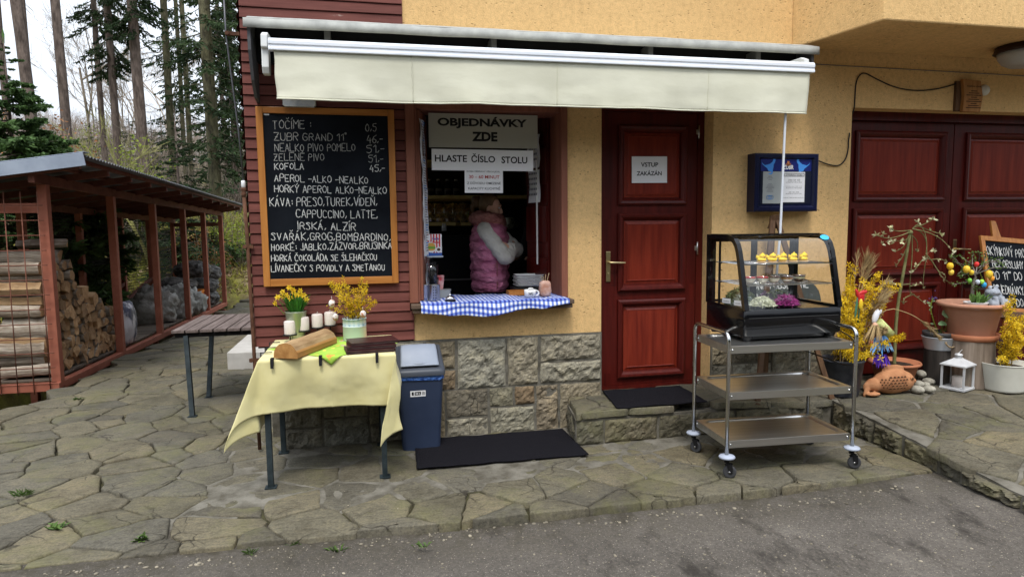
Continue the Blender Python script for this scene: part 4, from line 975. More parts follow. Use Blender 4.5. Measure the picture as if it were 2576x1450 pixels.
def log_mesh(seed, L_=.46, kd=None):
    r = random.Random(seed); R_ = r.uniform(.062, .085); kind = kd or r.choice(('tri', 'tri', 'half', 'round', 'quad')); n = 7; sec = []
    if kind == 'round': sec = [(cos(2*pi*i/14)*R_*.85*r.uniform(.93, 1.05), sin(2*pi*i/14)*R_*.85*r.uniform(.93, 1.05), 1) for i in range(14)]
    elif kind == 'half': sec = [(cos(pi*i/9)*R_*1.15*r.uniform(.95, 1.05), sin(pi*i/9)*R_*1.1-R_*.5, 1) for i in range(10)]
    elif kind == 'quad': sec = [(-R_, -R_*.7, 0), (R_*.9, -R_*.85, 0), (R_, R_*.5, 0), (R_*.2, R_*.95, 1), (-R_*.6, R_*.8, 1)]
    else:
        an = r.uniform(.9, 1.5); rr = R_*1.9; sec = [(0, -R_, 0)]+[(sin(lerp(-an/2, an/2, i/6))*rr, cos(lerp(-an/2, an/2, i/6))*rr-R_, 1) for i in range(7)]
    k = len(sec); vs = []; bk = []
    for j in range(n+1):
        x = -L_/2+L_*j/n; f = 1+.04*r.gauss(0, 1); dy, dz = r.gauss(0, .003), r.gauss(0, .003)
        for (a, b, c) in sec: vs.append((x+(r.gauss(0, .006) if j in (0, n) else 0), a*f+dy, b*f+dz))
    me = bpy.data.meshes.new('log'); fs = [(j*k+i, j*k+(i+1) % k, (j+1)*k+(i+1) % k, (j+1)*k+i) for j in range(n) for i in range(k)]+[list(range(k))[::-1], [n*k+i for i in range(k)]]
    me.from_pydata(vs, [], fs); me.materials.append(LOGM); a = me.attributes.new('bark', 'FLOAT', 'FACE')
    for fi in range(len(fs)):
        i = fi % k; a.data[fi].value = 1.0 if (fi < n*k and sec[i][2] and sec[(i+1) % k][2]) else 0.0
    me.update(); return me
LM = [log_mesh(300+i) for i in range(16)]; LR = [log_mesh(900+i, .46, ('round', 'half', 'round', 'quad')[i % 4]) for i in range(8)]; r = random.Random(55)
def Htop(y): return 1.36 if y < .62 else lerp(1.36, .94, sstep(.62, 1.0, y)) if y < 1.1 else lerp(.94, .62, (y-1.1)/1.0)
nlog = 0
def put_log(x, y, z, label, grp, roll=None, yaw=0, me=None):
    global nlog
    o = bpy.data.objects.new('firewood_log', me or r.choice(LM)); COL.objects.link(o); o.location = S(x, y, z); o.rotation_euler = (r.uniform(0, 6.28) if roll is None else roll, r.gauss(0, .02), yaw+r.gauss(0, .02)+(pi if r.random() < .5 else 0)); nlog += 1
    return tag(o, label, 'log', grp)
row = 0; z = .16
while z < 1.42:
    y = .10+(.06 if row % 2 else 0)
    while y < 2.12:
        if z < Htop(y)+r.uniform(-.05, .03):
            put_log(-.36+r.gauss(0, .022), y+r.gauss(0, .008), z+r.gauss(0, .006), 'split log in the stacked firewood of the shed', 'logs stacked in the woodshed', me=r.choice(LR+LM) if y < .3 else None)
        y += r.uniform(.108, .135)
    z += .108; row += 1
for k, (x, z) in enumerate([(-.88, .14), (-.9, .26), (-.86, .38), (-.9, .5), (-.87, .62), (-.9, .74), (-.88, .86), (-.9, .98), (-.86, 1.1), (-.9, 1.22), (-.88, 1.34), (-.86, 1.46), (-.9, 1.58), (-.86, 1.69)]):
    for j in range(2): put_log(x+r.gauss(0, .02), .14+.14*j, z, 'split log in the back row of firewood behind the gable mesh', 'logs in the back row of the woodshed', me=r.choice(LR+LM))
put_log(-.30, .55, 1.50, 'long split log lying crosswise on top of the wood stack', None, yaw=.35)
# bags and crate at the far end of the shed
PLB = M('thin_white_plastic', (.38, .38, .35), (.58, .58, .55), scale=8, rough=.35, trans=.35, bump=.8, bscale=9, bdist=.05)
SACK = M('grey_sack', (.03, .028, .025), (.17, .16, .15), scale=9, rough=.7, bump=.6, bscale=20, bdist=.03, lo=.4, hi=.62)
def sack(name, label, c, s, seed, mat, grp, crumple=.18, rz=0):
    mb = MB(); mb.ball((0, 0, 0), 1, 64); vs = []
    for p in mb.v:
        q = p.copy(); k = .92+crumple*fbm(q.x*1.3+seed, q.y*1.3, q.z*1.3)+crumple*.9*abs(fbm(q.x*3.2, q.y*3.2+seed, q.z*3.2))+crumple*.55*abs(fbm(q.x*8, q.y*8+seed, q.z*8))
        q *= k; q.z = max(q.z, -.8); vs.append(Vector((math.copysign(abs(q.x)**.8, q.x)*s[0], math.copysign(abs(q.y)**.8, q.y)*s[1], (q.z+.8)*s[2])))
    mb.v = vs; o = mb.build(name, mat, fix=False); o.location = c; o.rotation_euler.z = rz; return tag(o, label, 'bag', grp)
sack('plastic_bag', 'crumpled translucent white plastic bag, left one in the shed', S(-.5, 5.0, .08), (.36, .30, .32), 1, PLB, None, .35)
sack('plastic_bag', 'larger crumpled white plastic bag in the middle of the shed floor', S(-.42, 5.85, .08), (.36, .36, .31), 5, PLB, None, .4)
sack('plastic_bag', 'small white plastic bag lying in front of the orange crate', S(-.20, 6.55, .08), (.24, .30, .25), 9, PLB, None, .45)
for i, (x, y, z, a, b, lb) in enumerate([(-.62, 7.25, .08, .36, .42, 'dark sack at the bottom left of the sack pile'), (-.6, 7.2, .42, .38, .44, 'whitish grey sack lying in the middle of the sack pile'), (-.40, 7.7, .74, .38, .40, 'topmost grey sack of the pile in the shed'),
        (-.34, 8.2, .08, .34, .36, 'bottom sack at the right end of the pile'), (-.34, 8.25, .36, .34, .34, 'second sack up at the right end of the pile'), (-.30, 8.5, .62, .32, .30, 'upper sack at the far right end of the pile')]):
    sack('sack', lb, S(x, y, z), (a, b, .19), 20+i, SACK, 'sacks piled in the woodshed', .16)
ORA = M('orange_plastic', (.62, .19, .03), (.70, .24, .05), rough=.5)
mb = MB(); p = S(-.30, 7.1, .08)
for a, b in (((-.20, -.26, 0), (.20, .26, .02)), ((-.20, -.26, 0), (-.185, .26, .40)), ((.185, -.26, 0), (.20, .26, .40)), ((-.185, -.26, .02), (.185, -.245, .40)), ((-.185, .245, .02), (.185, .26, .40)), ((-.215, -.275, .37), (.215, -.262, .41)), ((-.215, .262, .37), (.215, .275, .41)), ((.202, -.262, .37), (.215, .262, .41)), ((-.215, -.262, .37), (-.202, .262, .41))): mb.box(p+Vector(a), p+Vector(b))
tag(mb.build('orange_crate', ORA, bevel=.006), 'orange plastic crate in front of the sacks in the woodshed', 'crate')
BLU = M('printed_bag', (.10, .11, .16), (.62, .62, .66), scale=7, rough=.4, lo=.45, hi=.55, stretch=(1, 1, .5))
sack('paper_sack', 'upright blue and white printed sack behind the second shed post', S(-.16, 2.55, .08), (.13, .24, .33), 31, BLU, None, .12)

# slatted table beside the building
SLAT = wood_mat('greyed_slats', (.075, .055, .048), (.21, .165, .15), axis=1, rough=.95, island=.25, worn=(.30, .26, .24))
DGREEN = M('dark_green_steel', (.012, .018, .020), (.030, .040, .044), scale=12, rough=.6, spec=.15)
tb = thing('slatted_table', 'weathered slatted wooden table on dark steel legs beside the building corner', 'table', (-1.3, 1.8, 0))
for k in range(8):
    x = -1.73+k*.118+.03; mb = MB(); mb.bar((x-.02, 1.30, .715), (x-.005, 2.36, .715), .108, .028); mb.build('slat', SLAT, tb, bevel=.004)
mb = MB(); mb.bar((-1.75, 1.345, .68), (-.86, 1.345, .68), .035, .04); mb.bar((-1.75, 2.28, .68), (-.86, 2.28, .68), .035, .04); mb.bar((-1.72, 1.36, .68), (-1.72, 2.27, .68), .035, .04); mb.build('frame', BLACKGAP, tb)
for (x, y, x2, y2) in ((-1.66, 1.33, -1.575, 1.06), (-1.63, 2.2, -1.59, 1.72), (-.95, 1.33, -.98, 1.1)):
    mb = MB(); mb.bar((x, y, .67), (x2, y2, .005), .038, .038, up=Y3); mb.box((x2-.035, y2-.03, 0), (x2+.035, y2+.03, .008)); mb.build('leg', DGREEN, tb)
CONC = M('pale_concrete', (.40, .38, .35), (.50, .48, .45), scale=5, rough=.9, bump=.2)
mb = MB(); mb.prism([(-1.69, 3.08), (-.90, 2.98), (-.90, 5.1), (-1.30, 5.1), (-1.69, 5.1)], -.03, .19); tag(mb.build('concrete_step', CONC, bevel=.01), 'pale smooth concrete step block along the timber side of the building', 'step')
# ------------------------------------------------------------------ chalkboard on the cladding
ORANGEW = wood_mat('orange_pine', (.30, .105, .020), (.46, .19, .045), axis=2, rough=.5, coat=.2, island=.12)
ORANGEWX = wood_mat('orange_pine_rail', (.30, .105, .020), (.46, .19, .045), axis=0, rough=.5, coat=.2, island=.12)
SLATE = M('blackboard', (.0035, .0045, .007), (.008, .010, .014), scale=3, rough=.75, spec=.08)
CHALK = M('chalk', (.34, .34, .33), (.66, .66, .65), scale=60, rough=1)
CHALKD = M('faint_chalk', (.20, .20, .19), (.40, .40, .39), scale=60, rough=1)
cb = thing('menu_chalkboard', 'large chalkboard in an orange wooden frame listing drinks, hung on the timber cladding', 'chalkboard', (-.285, -.03, 1.21))
mb = MB(); mb.box((-.722, -.044, 1.262), (.148, -.03, 2.436)); mb.build('board', SLATE, cb)
for x0, x1 in ((-.763, -.717), (.144, .190)):
    mb = MB(); mb.box((x0, -.058, 1.213), (x1, -.027, 2.477)); mb.build('frame_stile', ORANGEW, cb, bevel=.003)
for z0, z1 in ((1.213, 1.266), (2.432, 2.477)):
    mb = MB(); mb.box((-.717, -.056, z0), (.144, -.027, z1)); mb.build('frame_rail', ORANGEWX, cb, bevel=.003)
LINES = [('TOČÍME :',205,220,468,215,60,1),('0,5',845,238,922,235,60,1),('zUBR GRAND 11°',215,298,708,300,54,1),('46,-',855,320,965,315,55,1),('NEALKO PIVO POMELO',220,375,775,372,54,1),
 ('51,-',855,385,975,380,52,1),('zELENÉ PIVO',212,438,560,438,52,1),('51,-',868,450,968,448,48,1),('KOFOLA',218,500,418,498,46,0),('45,-',875,515,980,512,48,0),('APEROL -ALKO -NEALKO',218,580,862,598,50,0),
 ('HORKÝ APEROL ALKO-NEALKO',218,655,990,668,50,0),('KÁVA: PRESO,TUREK,VÍDEŇ,',185,752,925,748,60,0),('CAPPUCCINO, LATTE,',368,830,930,836,56,0),('IRSKÁ, ALzÍR',380,912,775,920,54,0),
 ('SVAŘÁK,GROG,BOMBARDINO,',195,985,1020,990,54,0),('HORKÉ: JABLKO,ZÁZVOR,BRUSINKA',195,1060,1025,1045,48,0),('HORKÁ ČOKOLÁDA SE ŠLEHAČKOU',195,1132,925,1125,45,0),('LÍVANEČKY S POVIDLY A SMETANOU',195,1205,978,1195,46,0)]
mb = MB(); rr = random.Random(4)
for s, zx0, zy0, zx1, zy1, h, dim in LINES:
    def dp(zx, zy): return atY((950+zx*.56544)*.64375, (380+zy*.56544)*.64375, -.046)
    a, b, c = dp(zx0, zy0), dp(zx1, zy1), dp(zx0, zy0-h); ux = (b-a); w_ = ux.length; ux.normalize()
    chalk(mb, s, Vector((0, -.044, 0))+Vector((a.x, 0, a.z)), Vector((ux.x, 0, ux.z)), Vector((0, 0, 1)), 0, 0, (c.z-a.z)*.95, w_, .0052 if not dim else .0044, mi=dim, lift=.0012, rnd=rr)
mb.build('chalk_writing', [CHALK, CHALKD], cb, fix=False)
mb = MB(); a = atY(663, 286, -.046); mb.box((a.x, -.0455, a.z-.01), (a.x+.035, -.044, a.z)); mb.build('price_tag', M('white_paper', (.74, .74, .76), rough=.8), cb)
mb = MB(); a = atY(712, 258, -.06); mb.box((a.x, -.09, a.z-.02), (a.x+.22, -.03, a.z+.02)); mb.box((a.x+.01, -.095, a.z-.03), (a.x+.21, -.045, a.z-.021)); mb.build('lamp_housing', M('grey_lamp', (.30, .33, .36), (.5, .5, .48), scale=20, rough=.6), cb)

# ------------------------------------------------------------------ papers and signs
PAPER = MATS['white_paper']; INK = M('black_ink', (.010, .010, .012), rough=.8); REDINK = M('red_ink', (.42, .030, .025), rough=.8); BLUEINK = M('blue_ink', (.05, .25, .62), rough=.8)
GREYB = M('grey_sign_board', (.36, .35, .30), rough=.7); GREYINK = M('grey_ink', (.22, .22, .24), rough=.9)
def sheet(mb, c, w, h, ux, uy, rnd, mi=0, curl=.006, tilt=0):
    n = ux.cross(uy).normalized(); ux2 = ux*cos(tilt)+uy*sin(tilt); uy2 = uy*cos(tilt)-ux*sin(tilt); s = rnd.uniform(0, 9)
    mb.grid(lambda u, v: c+ux2*((u-.5)*w)+uy2*((v-.5)*h)+n*(curl*fbm(u*2+s, v*2, s)), 8, 8, mi); return ux2, uy2
def sign(name, label, px0, py0, px1, py1, Y, lines, mat, tilt=0, th=.002, curl=0):
    a, b = atY(px0, py0, Y), atY(px1, py1, Y); t = thing(name, label, 'sign', ((a.x+b.x)/2, Y, b.z)); w_, h_ = b.x-a.x, a.z-b.z; c = (a+b)/2
    mb = MB(); ux = Vector((cos(tilt), 0, sin(tilt))); uy = Vector((-sin(tilt), 0, cos(tilt)))
    vs = [c+ux*(i*w_/2)+uy*(j*h_/2)+Y3*k for k in (0, th) for i, j in ((-1, -1), (1, -1), (1, 1), (-1, 1))]
    mb.add(vs, [(0, 1, 2, 3), (7, 6, 5, 4), (0, 4, 5, 1), (1, 5, 6, 2), (2, 6, 7, 3), (3, 7, 4, 0)]); mb.build('sheet', mat, t)
    mb = MB()
    for body, fx, fy, fw, fh, bold, mi in lines: put_text(mb, body, c, ux, uy, (fx-.5)*w_, (fy-.5)*h_, fw*w_, fh*h_ if fh else None, bold, mi, .0012)
    mb.build('lettering', [INK, REDINK, GREYINK], t, fix=False); return t
sign('order_sign', 'wide grey board reading OBJEDNÁVKY ZDE at the top of the serving window', 1077, 284, 1352, 374, .10, [('OBJEDNÁVKY', .49, .745, .82, .36, .04, 0), ('ZDE', .505, .335, .235, .28, .045, 0)], GREYB, .0, .006)
sign('table_number_sign', 'white banner reading HLASTE ČÍSLO STOLU below the grey board in the window', 1085, 375, 1341, 430, .092, [('HLASTE', .185, .56, .31, .33, .02, 0), ('ČÍSLO', .50, .60, .235, .42, .02, 0), ('STOLU', .81, .53, .26, .33, .02, 0)], PAPER, -.006)
sign('waiting_time_notice', 'white sheet with a red line 30 – 60 MINUT taped under the banner in the window', 1168, 421, 1265, 485, .088, [('DOBA PŘÍPRAVY VŠECH JÍDEL', .49, .84, .87, .09, .006, 0), ('30 – 60 MINUT', .51, .63, .80, .13, .012, 1), ('Z DŮVODU OMEZENÉ', .50, .40, .88, .13, .006, 0), ('KAPACITY KUCHYNĚ', .51, .19, .84, .13, .006, 0)], PAPER, -.008)
sign('no_entry_notice', 'white sheet reading VSTUP ZAKÁZÁN taped on the red entrance door', 1589, 393, 1677, 460, .143, [('VSTUP', .50, .69, .49, .17, .02, 0), ('ZAKÁZÁN', .49, .38, .71, .20, .02, 0)], PAPER, .01)
# sheets on the shutters
a, b = Vector((1.436, .285, 0)), Vector((1.345, .64, 0)); ux = (b-a).normalized()*-1; rr = random.Random(9)
for zz, hh, lb, ln in ((2.245, .27, 'upper printed sheet hanging on the right shutter of the serving window', ['VÁŽENÍ', 'HOSTÉ', 'PROSÍME', 'VRAŤTE', 'NÁDOBÍ']), (1.955, .27, 'lower printed sheet hanging on the right shutter of the serving window', ['DĚKUJEME', 'KUCHYNĚ', 'OTEVŘENO', 'OD 11:00', 'DO 17:30'])):
    u = Vector((.091, -.355, 0)).normalized(); u = -u; mid = (a+b)/2+Vector((-.028, -.007, 0)); c = Vector((mid.x, mid.y, zz))
    nrm = u.cross(Z3)
    if nrm.x > 0: u = -u
    t = thing('printed_sheet', lb, 'paper', (c.x, c.y, zz-hh/2)); mb = MB(); sheet(mb, c, .21, hh, u, Z3, rr, curl=.012); mb.build('sheet', PAPER, t)
    mb = MB(); rg = random.Random(3)
    for k in range(5):
        for j in range(5): q = c+u*(-.07+.03*j)+Z3*(hh*.36-k*hh*.16)+u.cross(Z3)*.012; mb.add([q, q+u*.022, q+u*.022+Z3*.018, q+Z3*.018], [(0, 1, 2, 3)])
    mb.build('print', GREYINK, t, fix=False)
u = Vector((.078, .30, 0)).normalized(); nn = u.cross(Z3)
for i, (zz, off, hh) in enumerate(((2.28, .05, .30), (2.02, .09, .29), (1.80, .13, .28), (1.55, .15, .30), (1.29, .17, .27))):
    c = Vector((.362, 0, 0))+u*(.06+off*.7)+nn*.016+Z3*zz; t = thing('price_list', ('topmost', 'second', 'middle', 'fourth', 'lowest')[i]+' of the five price lists on the left shutter of the serving window', 'paper', (c.x, c.y, zz-hh/2))
    mb = MB(); sheet(mb, c, .20, hh, u, Z3, rr, curl=.014, tilt=rr.gauss(0, .03)); mb.build('sheet', PAPER, t)
    mb = MB(); rg = random.Random(i)
    for k in range(13):
        q = c+nn*.013+Z3*(hh*.42-k*hh*.065)-u*.08; mb.add([q, q+u*rg.uniform(.05, .15), q+u*.05+Z3*.007, q+Z3*.007][:2]+[q+u*rg.uniform(.05, .15)+Z3*.007, q+Z3*.007], [(0, 1, 2, 3)], rg.choice((0, 0, 0, 1)))
    mb.build('print', [GREYINK, BLUEINK], t, fix=False)

# ------------------------------------------------------------------ draped table by the wall
ft = thing('garden_table', 'table with dark green steel legs under the pale yellow cloth', 'table', (-.30, -.42, 0)); TT = .822
mb = MB(); mb.box((-.69, -.79, TT-.03), (.12, -.06, TT)); mb.build('tabletop', SLAT, ft)
for x, y in ((-.668, -.757), (.040, -.748), (-.672, -.10), (.03, -.095)):
    mb = MB(); mb.bar((x, y, TT-.03), (x, y, .006), .034, .034, up=Y3); mb.box((x-.035, y-.03, 0), (x+.035, y+.03, .008)); mb.build('leg', DGREEN, ft)
CLOTH = M('yellow_cloth', (.67, .60, .29), (.72, .655, .345), scale=5, rough=.95, bump=.12, bscale=9, bdist=.02, sheen=.2, trans=.12)
mb = MB(); X0, X1, Y0, Y1 = -.70, .125, -.80, -.055; OL, OR, OF, OB = .45, .50, .34, .04
def drape(u, v):
    s = lerp(X0-OL, X1+OR, u); t = lerp(Y0-OF, Y1+OB, v)
    a = max(0, X0-s, s-X1); b = max(0, Y0-t, t-Y1); sx = -1 if s < X0 else 1; sy = -1 if t < Y0 else 1
    x = min(max(s, X0), X1); y = min(max(t, Y0), Y1); z = TT+.004+.0015*fbm(s*6, t*6)
    rho = hypot(a, b)
    if rho > 0:
        th = atan2(b, a); k = sin(2*th)**1.0
        off = rho*(.40 if sx < 0 else .36)*k; dz = sqrt(max(0, rho*rho-off*off)); fl = sstep(0, .25, rho)
        dx, dy = sx*.80, sy*.62
        if sx > 0: dx, dy = -.62, sy*.55
        x += dx*off; y += dy*off; z -= dz
        wv = .012*sin(s*19+1)*fl*(1-k)+.012*fbm(s*3, t*3, 3)*fl
        wf, ws = sin(th)**2, cos(th)**2; r0 = .012; q = min(1, rho/r0); cen = sin(pi*min(1, max(0, (s-X0)/(X1-X0))))
        y += sy*wf*(wv+r0*q*.5-.035*fl*sqrt(max(0, cen))*(b/OF)); x += sx*ws*(wv+r0*q*.5+.02*fl)
        if b > 0: y += sy*wf*.005*exp(-((s+.27)/.009)**2)*fl
        y += sy*wf*.004*abs(fbm(s*4, t*2, 8))*fl
        if a == 0: z += (.012*cen-.01*fbm(s*3, 2))*(b/OF)
    return (x, y, z)
mb.grid(drape, 170, 120)
tag(mb.build('tablecloth', CLOTH, solid=.0016), 'pale yellow cloth draped over the steel legged table with long hanging corners', 'tablecloth')
# lime runner laid cornerwise
def runner_mat():
    m, t, b = nodes('lime_print'); v = coord(t); col = ramp(t, noisef(t, v, 6, 3), [(.3, (.24, .42, .035)), (.7, (.34, .52, .07))])
    for sc, th, stops, off in ((11, .34, [(.0, (.80, .55, .03)), (.3, (.75, .12, .06)), (.5, (.80, .78, .70)), (.7, (.10, .42, .62)), (1, (.75, .10, .30))], 0), (17, .30, [(0, (.62, .70, .08)), (.5, (.80, .62, .10)), (1, (.55, .06, .05))], 3)):
        vo = N(t, 'TexVoronoi', feature='F1', i_Scale=sc); p = N(t, 'Mapping'); p.inputs['Location'].default_value = (off, off, 0); t.links.new(v, p.inputs[0])
        dn = N(t, 'TexNoise', i_Scale=30.0); mv = N(t, 'Mix', data_type='RGBA', i_0=.03); t.links.new(p.outputs[0], mv.inputs[6]); t.links.new(p.outputs[0], dn.inputs[0]); t.links.new(dn.outputs[1], mv.inputs[7]); t.links.new(mv.outputs[2], vo.inputs['Vector'])
        spl = N(t, 'SeparateColor'); t.links.new(vo.outputs['Color'], spl.inputs[0])
        mask = ramp(t, vo.outputs['Distance'], [(th-.03, (1, 1, 1)), (th, (0, 0, 0))]); gate = ramp(t, spl.outputs[1], [(.45, (0, 0, 0)), (.5, (1, 1, 1))])
        mk = mixc(t, 1.0, mask, gate, 'MULTIPLY'); col = mixc(t, mk, col, ramp(t, spl.outputs[0], stops))
    t.links.new(col, b.inputs['Base Color']); b.inputs['Roughness'].default_value = .95; return m
mb = MB(); cR = Vector((-.27, -.44)); hd = .43
def run(u, v):
    p = cR+Vector(((u-v)*hd, (u+v-1)*-hd)); x, y = p.x, p.y; z = TT+.0085+.002*fbm(x*8, y*8); x = max(x, X0-.004)
    if y < Y0-.013: z -= (Y0-.013-y); y = Y0-.017
    return (x, min(y, -.065), z)
mb.grid(run, 40, 40); tag(mb.build('table_runner', runner_mat(), solid=.0012), 'lime green printed cloth laid cornerwise over the yellow tablecloth', 'table runner')
# clips
CLB = M('black_clip', (.015, .015, .017), rough=.5)
for i, (px, lb) in enumerate(((684, 'black tablecloth clip at the left of the front table edge'), (806, 'black tablecloth clip on the corner of the lime runner'), (948, 'black tablecloth clip below the dark menus on the front table edge'))):
    p = atY(px, 903, Y0-.012); x = p.x; mb = MB(); pr_ = [(-.03, .016), (-.035, .012), (.014, .012), (.014, -.045), (.011, -.045), (.009, .016)]
    mb.prism([(Y0-.018-a if a > 0 else Y0-.018-a, TT+b) for a, b in pr_], x-.009, x+.009, T=lambda q: Vector((q.z, q.x, q.y)))
    tag(mb.build('tablecloth_clip', CLB), lb, 'clip', 'clips on the tablecloth')
for i, yy in enumerate((-.60, -.42, -.22)):
    mb = MB(); mb.prism([(X0-.018+a, TT+b) for a, b in ((.07, .016), (.07, .013), (.004, .012), (.004, -.03), (-.002, -.03), (-.002, .016))], yy-.007, yy+.007, T=lambda q: Vector((q.x, q.z, q.y)))
    tag(mb.build('tablecloth_clip', CLB), ('front', 'middle', 'rear')[i]+' one of the clips on the left table edge', 'clip', 'clips on the tablecloth')
# half log
HLOG = wood_mat('split_log_wood', (.26, .115, .03), (.44, .23, .075), axis=0, scale=.8, rough=.8, island=.02, bump=.4)
BARKL = M('log_skin', (.22, .13, .06), (.40, .27, .14), scale=6, rough=.9, bump=.5, stretch=(.6, 3, 3))
a, b = atZ(752, 900, TT+.012), atZ(842, 864, TT+.012); L_ = (b-a).length+.05; ang = atan2(b.y-a.y, b.x-a.x)
mb = MB(); sec = [(-.085, 0), (.075, 0)]+[(.078*cos(q)-.004, .022+.075*sin(q)) for q in [pi*i/9 for i in range(10)]]; sec[-1] = (-.086, .035); n = 14
vs = [Vector((-L_/2+L_*j/n, y*(1+.03*fbm(j*.5, i)), z*(1+.06*fbm(j*.4, i*.6, 3)))) for j in range(n+1) for i, (y, z) in enumerate(sec)]; k = len(sec)
mb.add(vs, [(j*k+i, j*k+(i+1) % k, (j+1)*k+(i+1) % k, (j+1)*k+i) for j in range(n) for i in range(k)], 0, False)
mb.add([vs[i] for i in range(k)], [list(range(k))[::-1]], 0); mb.add([vs[n*k+i] for i in range(k)], [list(range(k))], 0)
mb.mi = [1 if (fi < n*k and 2 <= fi % k <= 9) else 0 for fi in range(len(mb.f))]
lo = mb.build('half_log', [HLOG, BARKL], bevel=.004); lo.location = (a+b)/2+Vector((-.075, .035, 0)); lo.rotation_euler.z = ang; tag(lo, 'honey coloured half log lying on the lime runner', 'log')
# candle stand and candles
WAX = M('wax', (.68, .60, .55), (.72, .645, .60), scale=3, rough=.45, trans=.15); IRON = M('black_iron', (.012, .012, .013), rough=.5, metal=.3)
cs = thing('candle_stand', 'black iron stand holding four white candles', 'candle holder', (-.45, -.13, TT+.004)); pts = []
for i, (px, py, Y, lb) in enumerate(((729.5, 841, -.17, 'lowest white candle, leftmost on the iron stand'), (764, 831, -.135, 'second white candle from the left on the iron stand'), (798.5, 823, -.11, 'third white candle from the left on the iron stand'), (830.5, 817.5, -.10, 'highest white candle, nearest the yellow forsythia'))):
    p = atY(px, py, Y); mb = MB(); mb.lathe([(.001, -.004), (.048, -.004), (.050, .001), (.047, .003), (.0, .003)], p, 20); mb.tube([p, Vector((p.x, p.y, TT+.012))], .004, 6); mb.build('candle_plate', IRON, cs); pts.append(Vector((p.x, p.y, TT+.012)))
    mb = MB(); q = p+Z3*.004; h = .094; mb.lathe([(.0, 0), (.0385, 0), (.039, .004), (.039, h-.006), (.035, h), (.02, h+.003), (0, h+.002)], q, 22); c = thing('candle', lb, 'candle', tuple(q), 0, 'candles on the iron stand'); mb.build('wax', WAX, c)
    mb = MB(); mb.tube([q+Z3*h, q+Z3*(h+.010)+X3*.001, q+Z3*(h+.016)+X3*.004], .0022, 5); mb.build('wick', M('wick', (.5, .48, .42), rough=.9), c)
mb = MB(); mb.tube(pts, .004, 6); mb.build('base_rod', IRON, cs)
# forsythia helper: branches set with narrow four-petalled flowers
YEL = M('forsythia_petal', (.62, .40, .008), (.78, .57, .03), scale=6, rough=.6, island=.2, trans=.3)
STEMB = M('brown_stem', (.13, .085, .04), (.24, .17, .08), scale=8, rough=.9)
def flower(mb, p, d, s, r):
    d = d.normalized(); a = d.cross(Vector((r.gauss(0, 1), r.gauss(0, 1), r.gauss(0, 1))))
    if a.length < 1e-3: return
    a.normalize(); b = d.cross(a)
    for k in range(4):
        q = k*pi/2+r.uniform(-.25, .25); e = a*cos(q)+b*sin(q); f = a*-sin(q)+b*cos(q); l = s*r.uniform(.8, 1.15)
        mb.add([p, p+e*l*.5+d*l*.25-f*s*.16, p+e*l+d*l*r.uniform(.0, .35), p+e*l*.5+d*l*.25+f*s*.16], [(0, 1, 2, 3)])
def branch_flowers(st, fl, P, rad, n, s, r, t0=.15, jit=.02, taper=True):
    st.tube(P, [lerp(rad, rad*.35, i/(len(P)-1)) for i in range(len(P))], 5, cap=False); k = len(P)-1
    for _ in range(n):
        t = t0+(1-t0)*r.random()**.85; i = min(k-1, int(t*k)); p = P[i].lerp(P[i+1], t*k-i); d = Vector((r.gauss(0, 1), r.gauss(0, 1), r.gauss(.2, .9))); d.normalize()
        flower(fl, p+d*jit*r.random(), d, s*r.uniform(.75, 1.2), r)
def arc(p, q, sag, r, k=7, wob=.01):
    return [p.lerp(q, i/k)+Vector((0, 0, sag*sin(pi*i/k)))+Vector((r.gauss(0, wob), r.gauss(0, wob), 0))*(0 < i < k) for i in range(k+1)]
# daffodils
p = atY(746, 830, -.115); base = Vector((p.x, -.115, TT+.005)); df = thing('daffodil_pot', 'pale green metal pot of yellow daffodils behind the candles', 'flower pot', tuple(base)); r = random.Random(31)
GPOT = M('green_tin', (.30, .34, .24), (.40, .44, .33), scale=4, rough=.35, metal=.55); GLEAF = M('daffodil_leaf', (.025, .12, .012), (.07, .24, .03), scale=4, rough=.5, island=.3, trans=.2); YD = M('daffodil_petal', (.78, .52, .015), (.85, .66, .06), scale=8, rough=.6, island=.15, trans=.3)
h = atY(746, 782, -.115).z-base.z; mb = MB(); mb.lathe([(0, 0), (.050, 0), (.053, .01), (.063, h*.5), (.066, h*.52), (.072, h-.01), (.078, h), (.074, h+.002), (.068, h-.02), (0, h-.03)], base, 26); mb.build('pot', GPOT, df)
mb, fl = MB(), MB()
for k in range(70):
    a = r.uniform(0, 6.28); l = r.uniform(.09, .19); e = r.uniform(.15, .75); o = base+Vector((cos(a)*.03, sin(a)*.03, h-.02)); d = Vector((cos(a)*e, sin(a)*e*.7, 1)).normalized(); s = Vector((-sin(a), cos(a), 0)); w_ = .008
    m1 = o+d*l*.6; m2 = o+d*l+Vector((cos(a), sin(a), -.6))*l*.25*e; mb.add([o-s*w_*.5, o+s*w_*.5, m1+s*w_, m2, m1-s*w_], [(0, 1, 2, 4), (4, 2, 3)])
def daff(c, d, s):
    d = d.normalized(); a = d.cross(Z3).normalized(); b = a.cross(d)
    for k in range(6):
        q = k*pi/3; e = a*cos(q)+b*sin(q); f = b*cos(q)-a*sin(q); fl.add([c-d*.004, c+e*s*.55-f*s*.28, c+e*s*1.05+d*r.uniform(-.004, .008), c+e*s*.55+f*s*.28], [(0, 1, 2, 3)])
    R_ = d.to_track_quat('Z', 'Y').to_matrix(); fl.lathe([(s*.18, 0), (s*.28, s*.3), (s*.40, s*.55), (s*.34, s*.5), (s*.16, s*.05)], c, 10, R=R_)
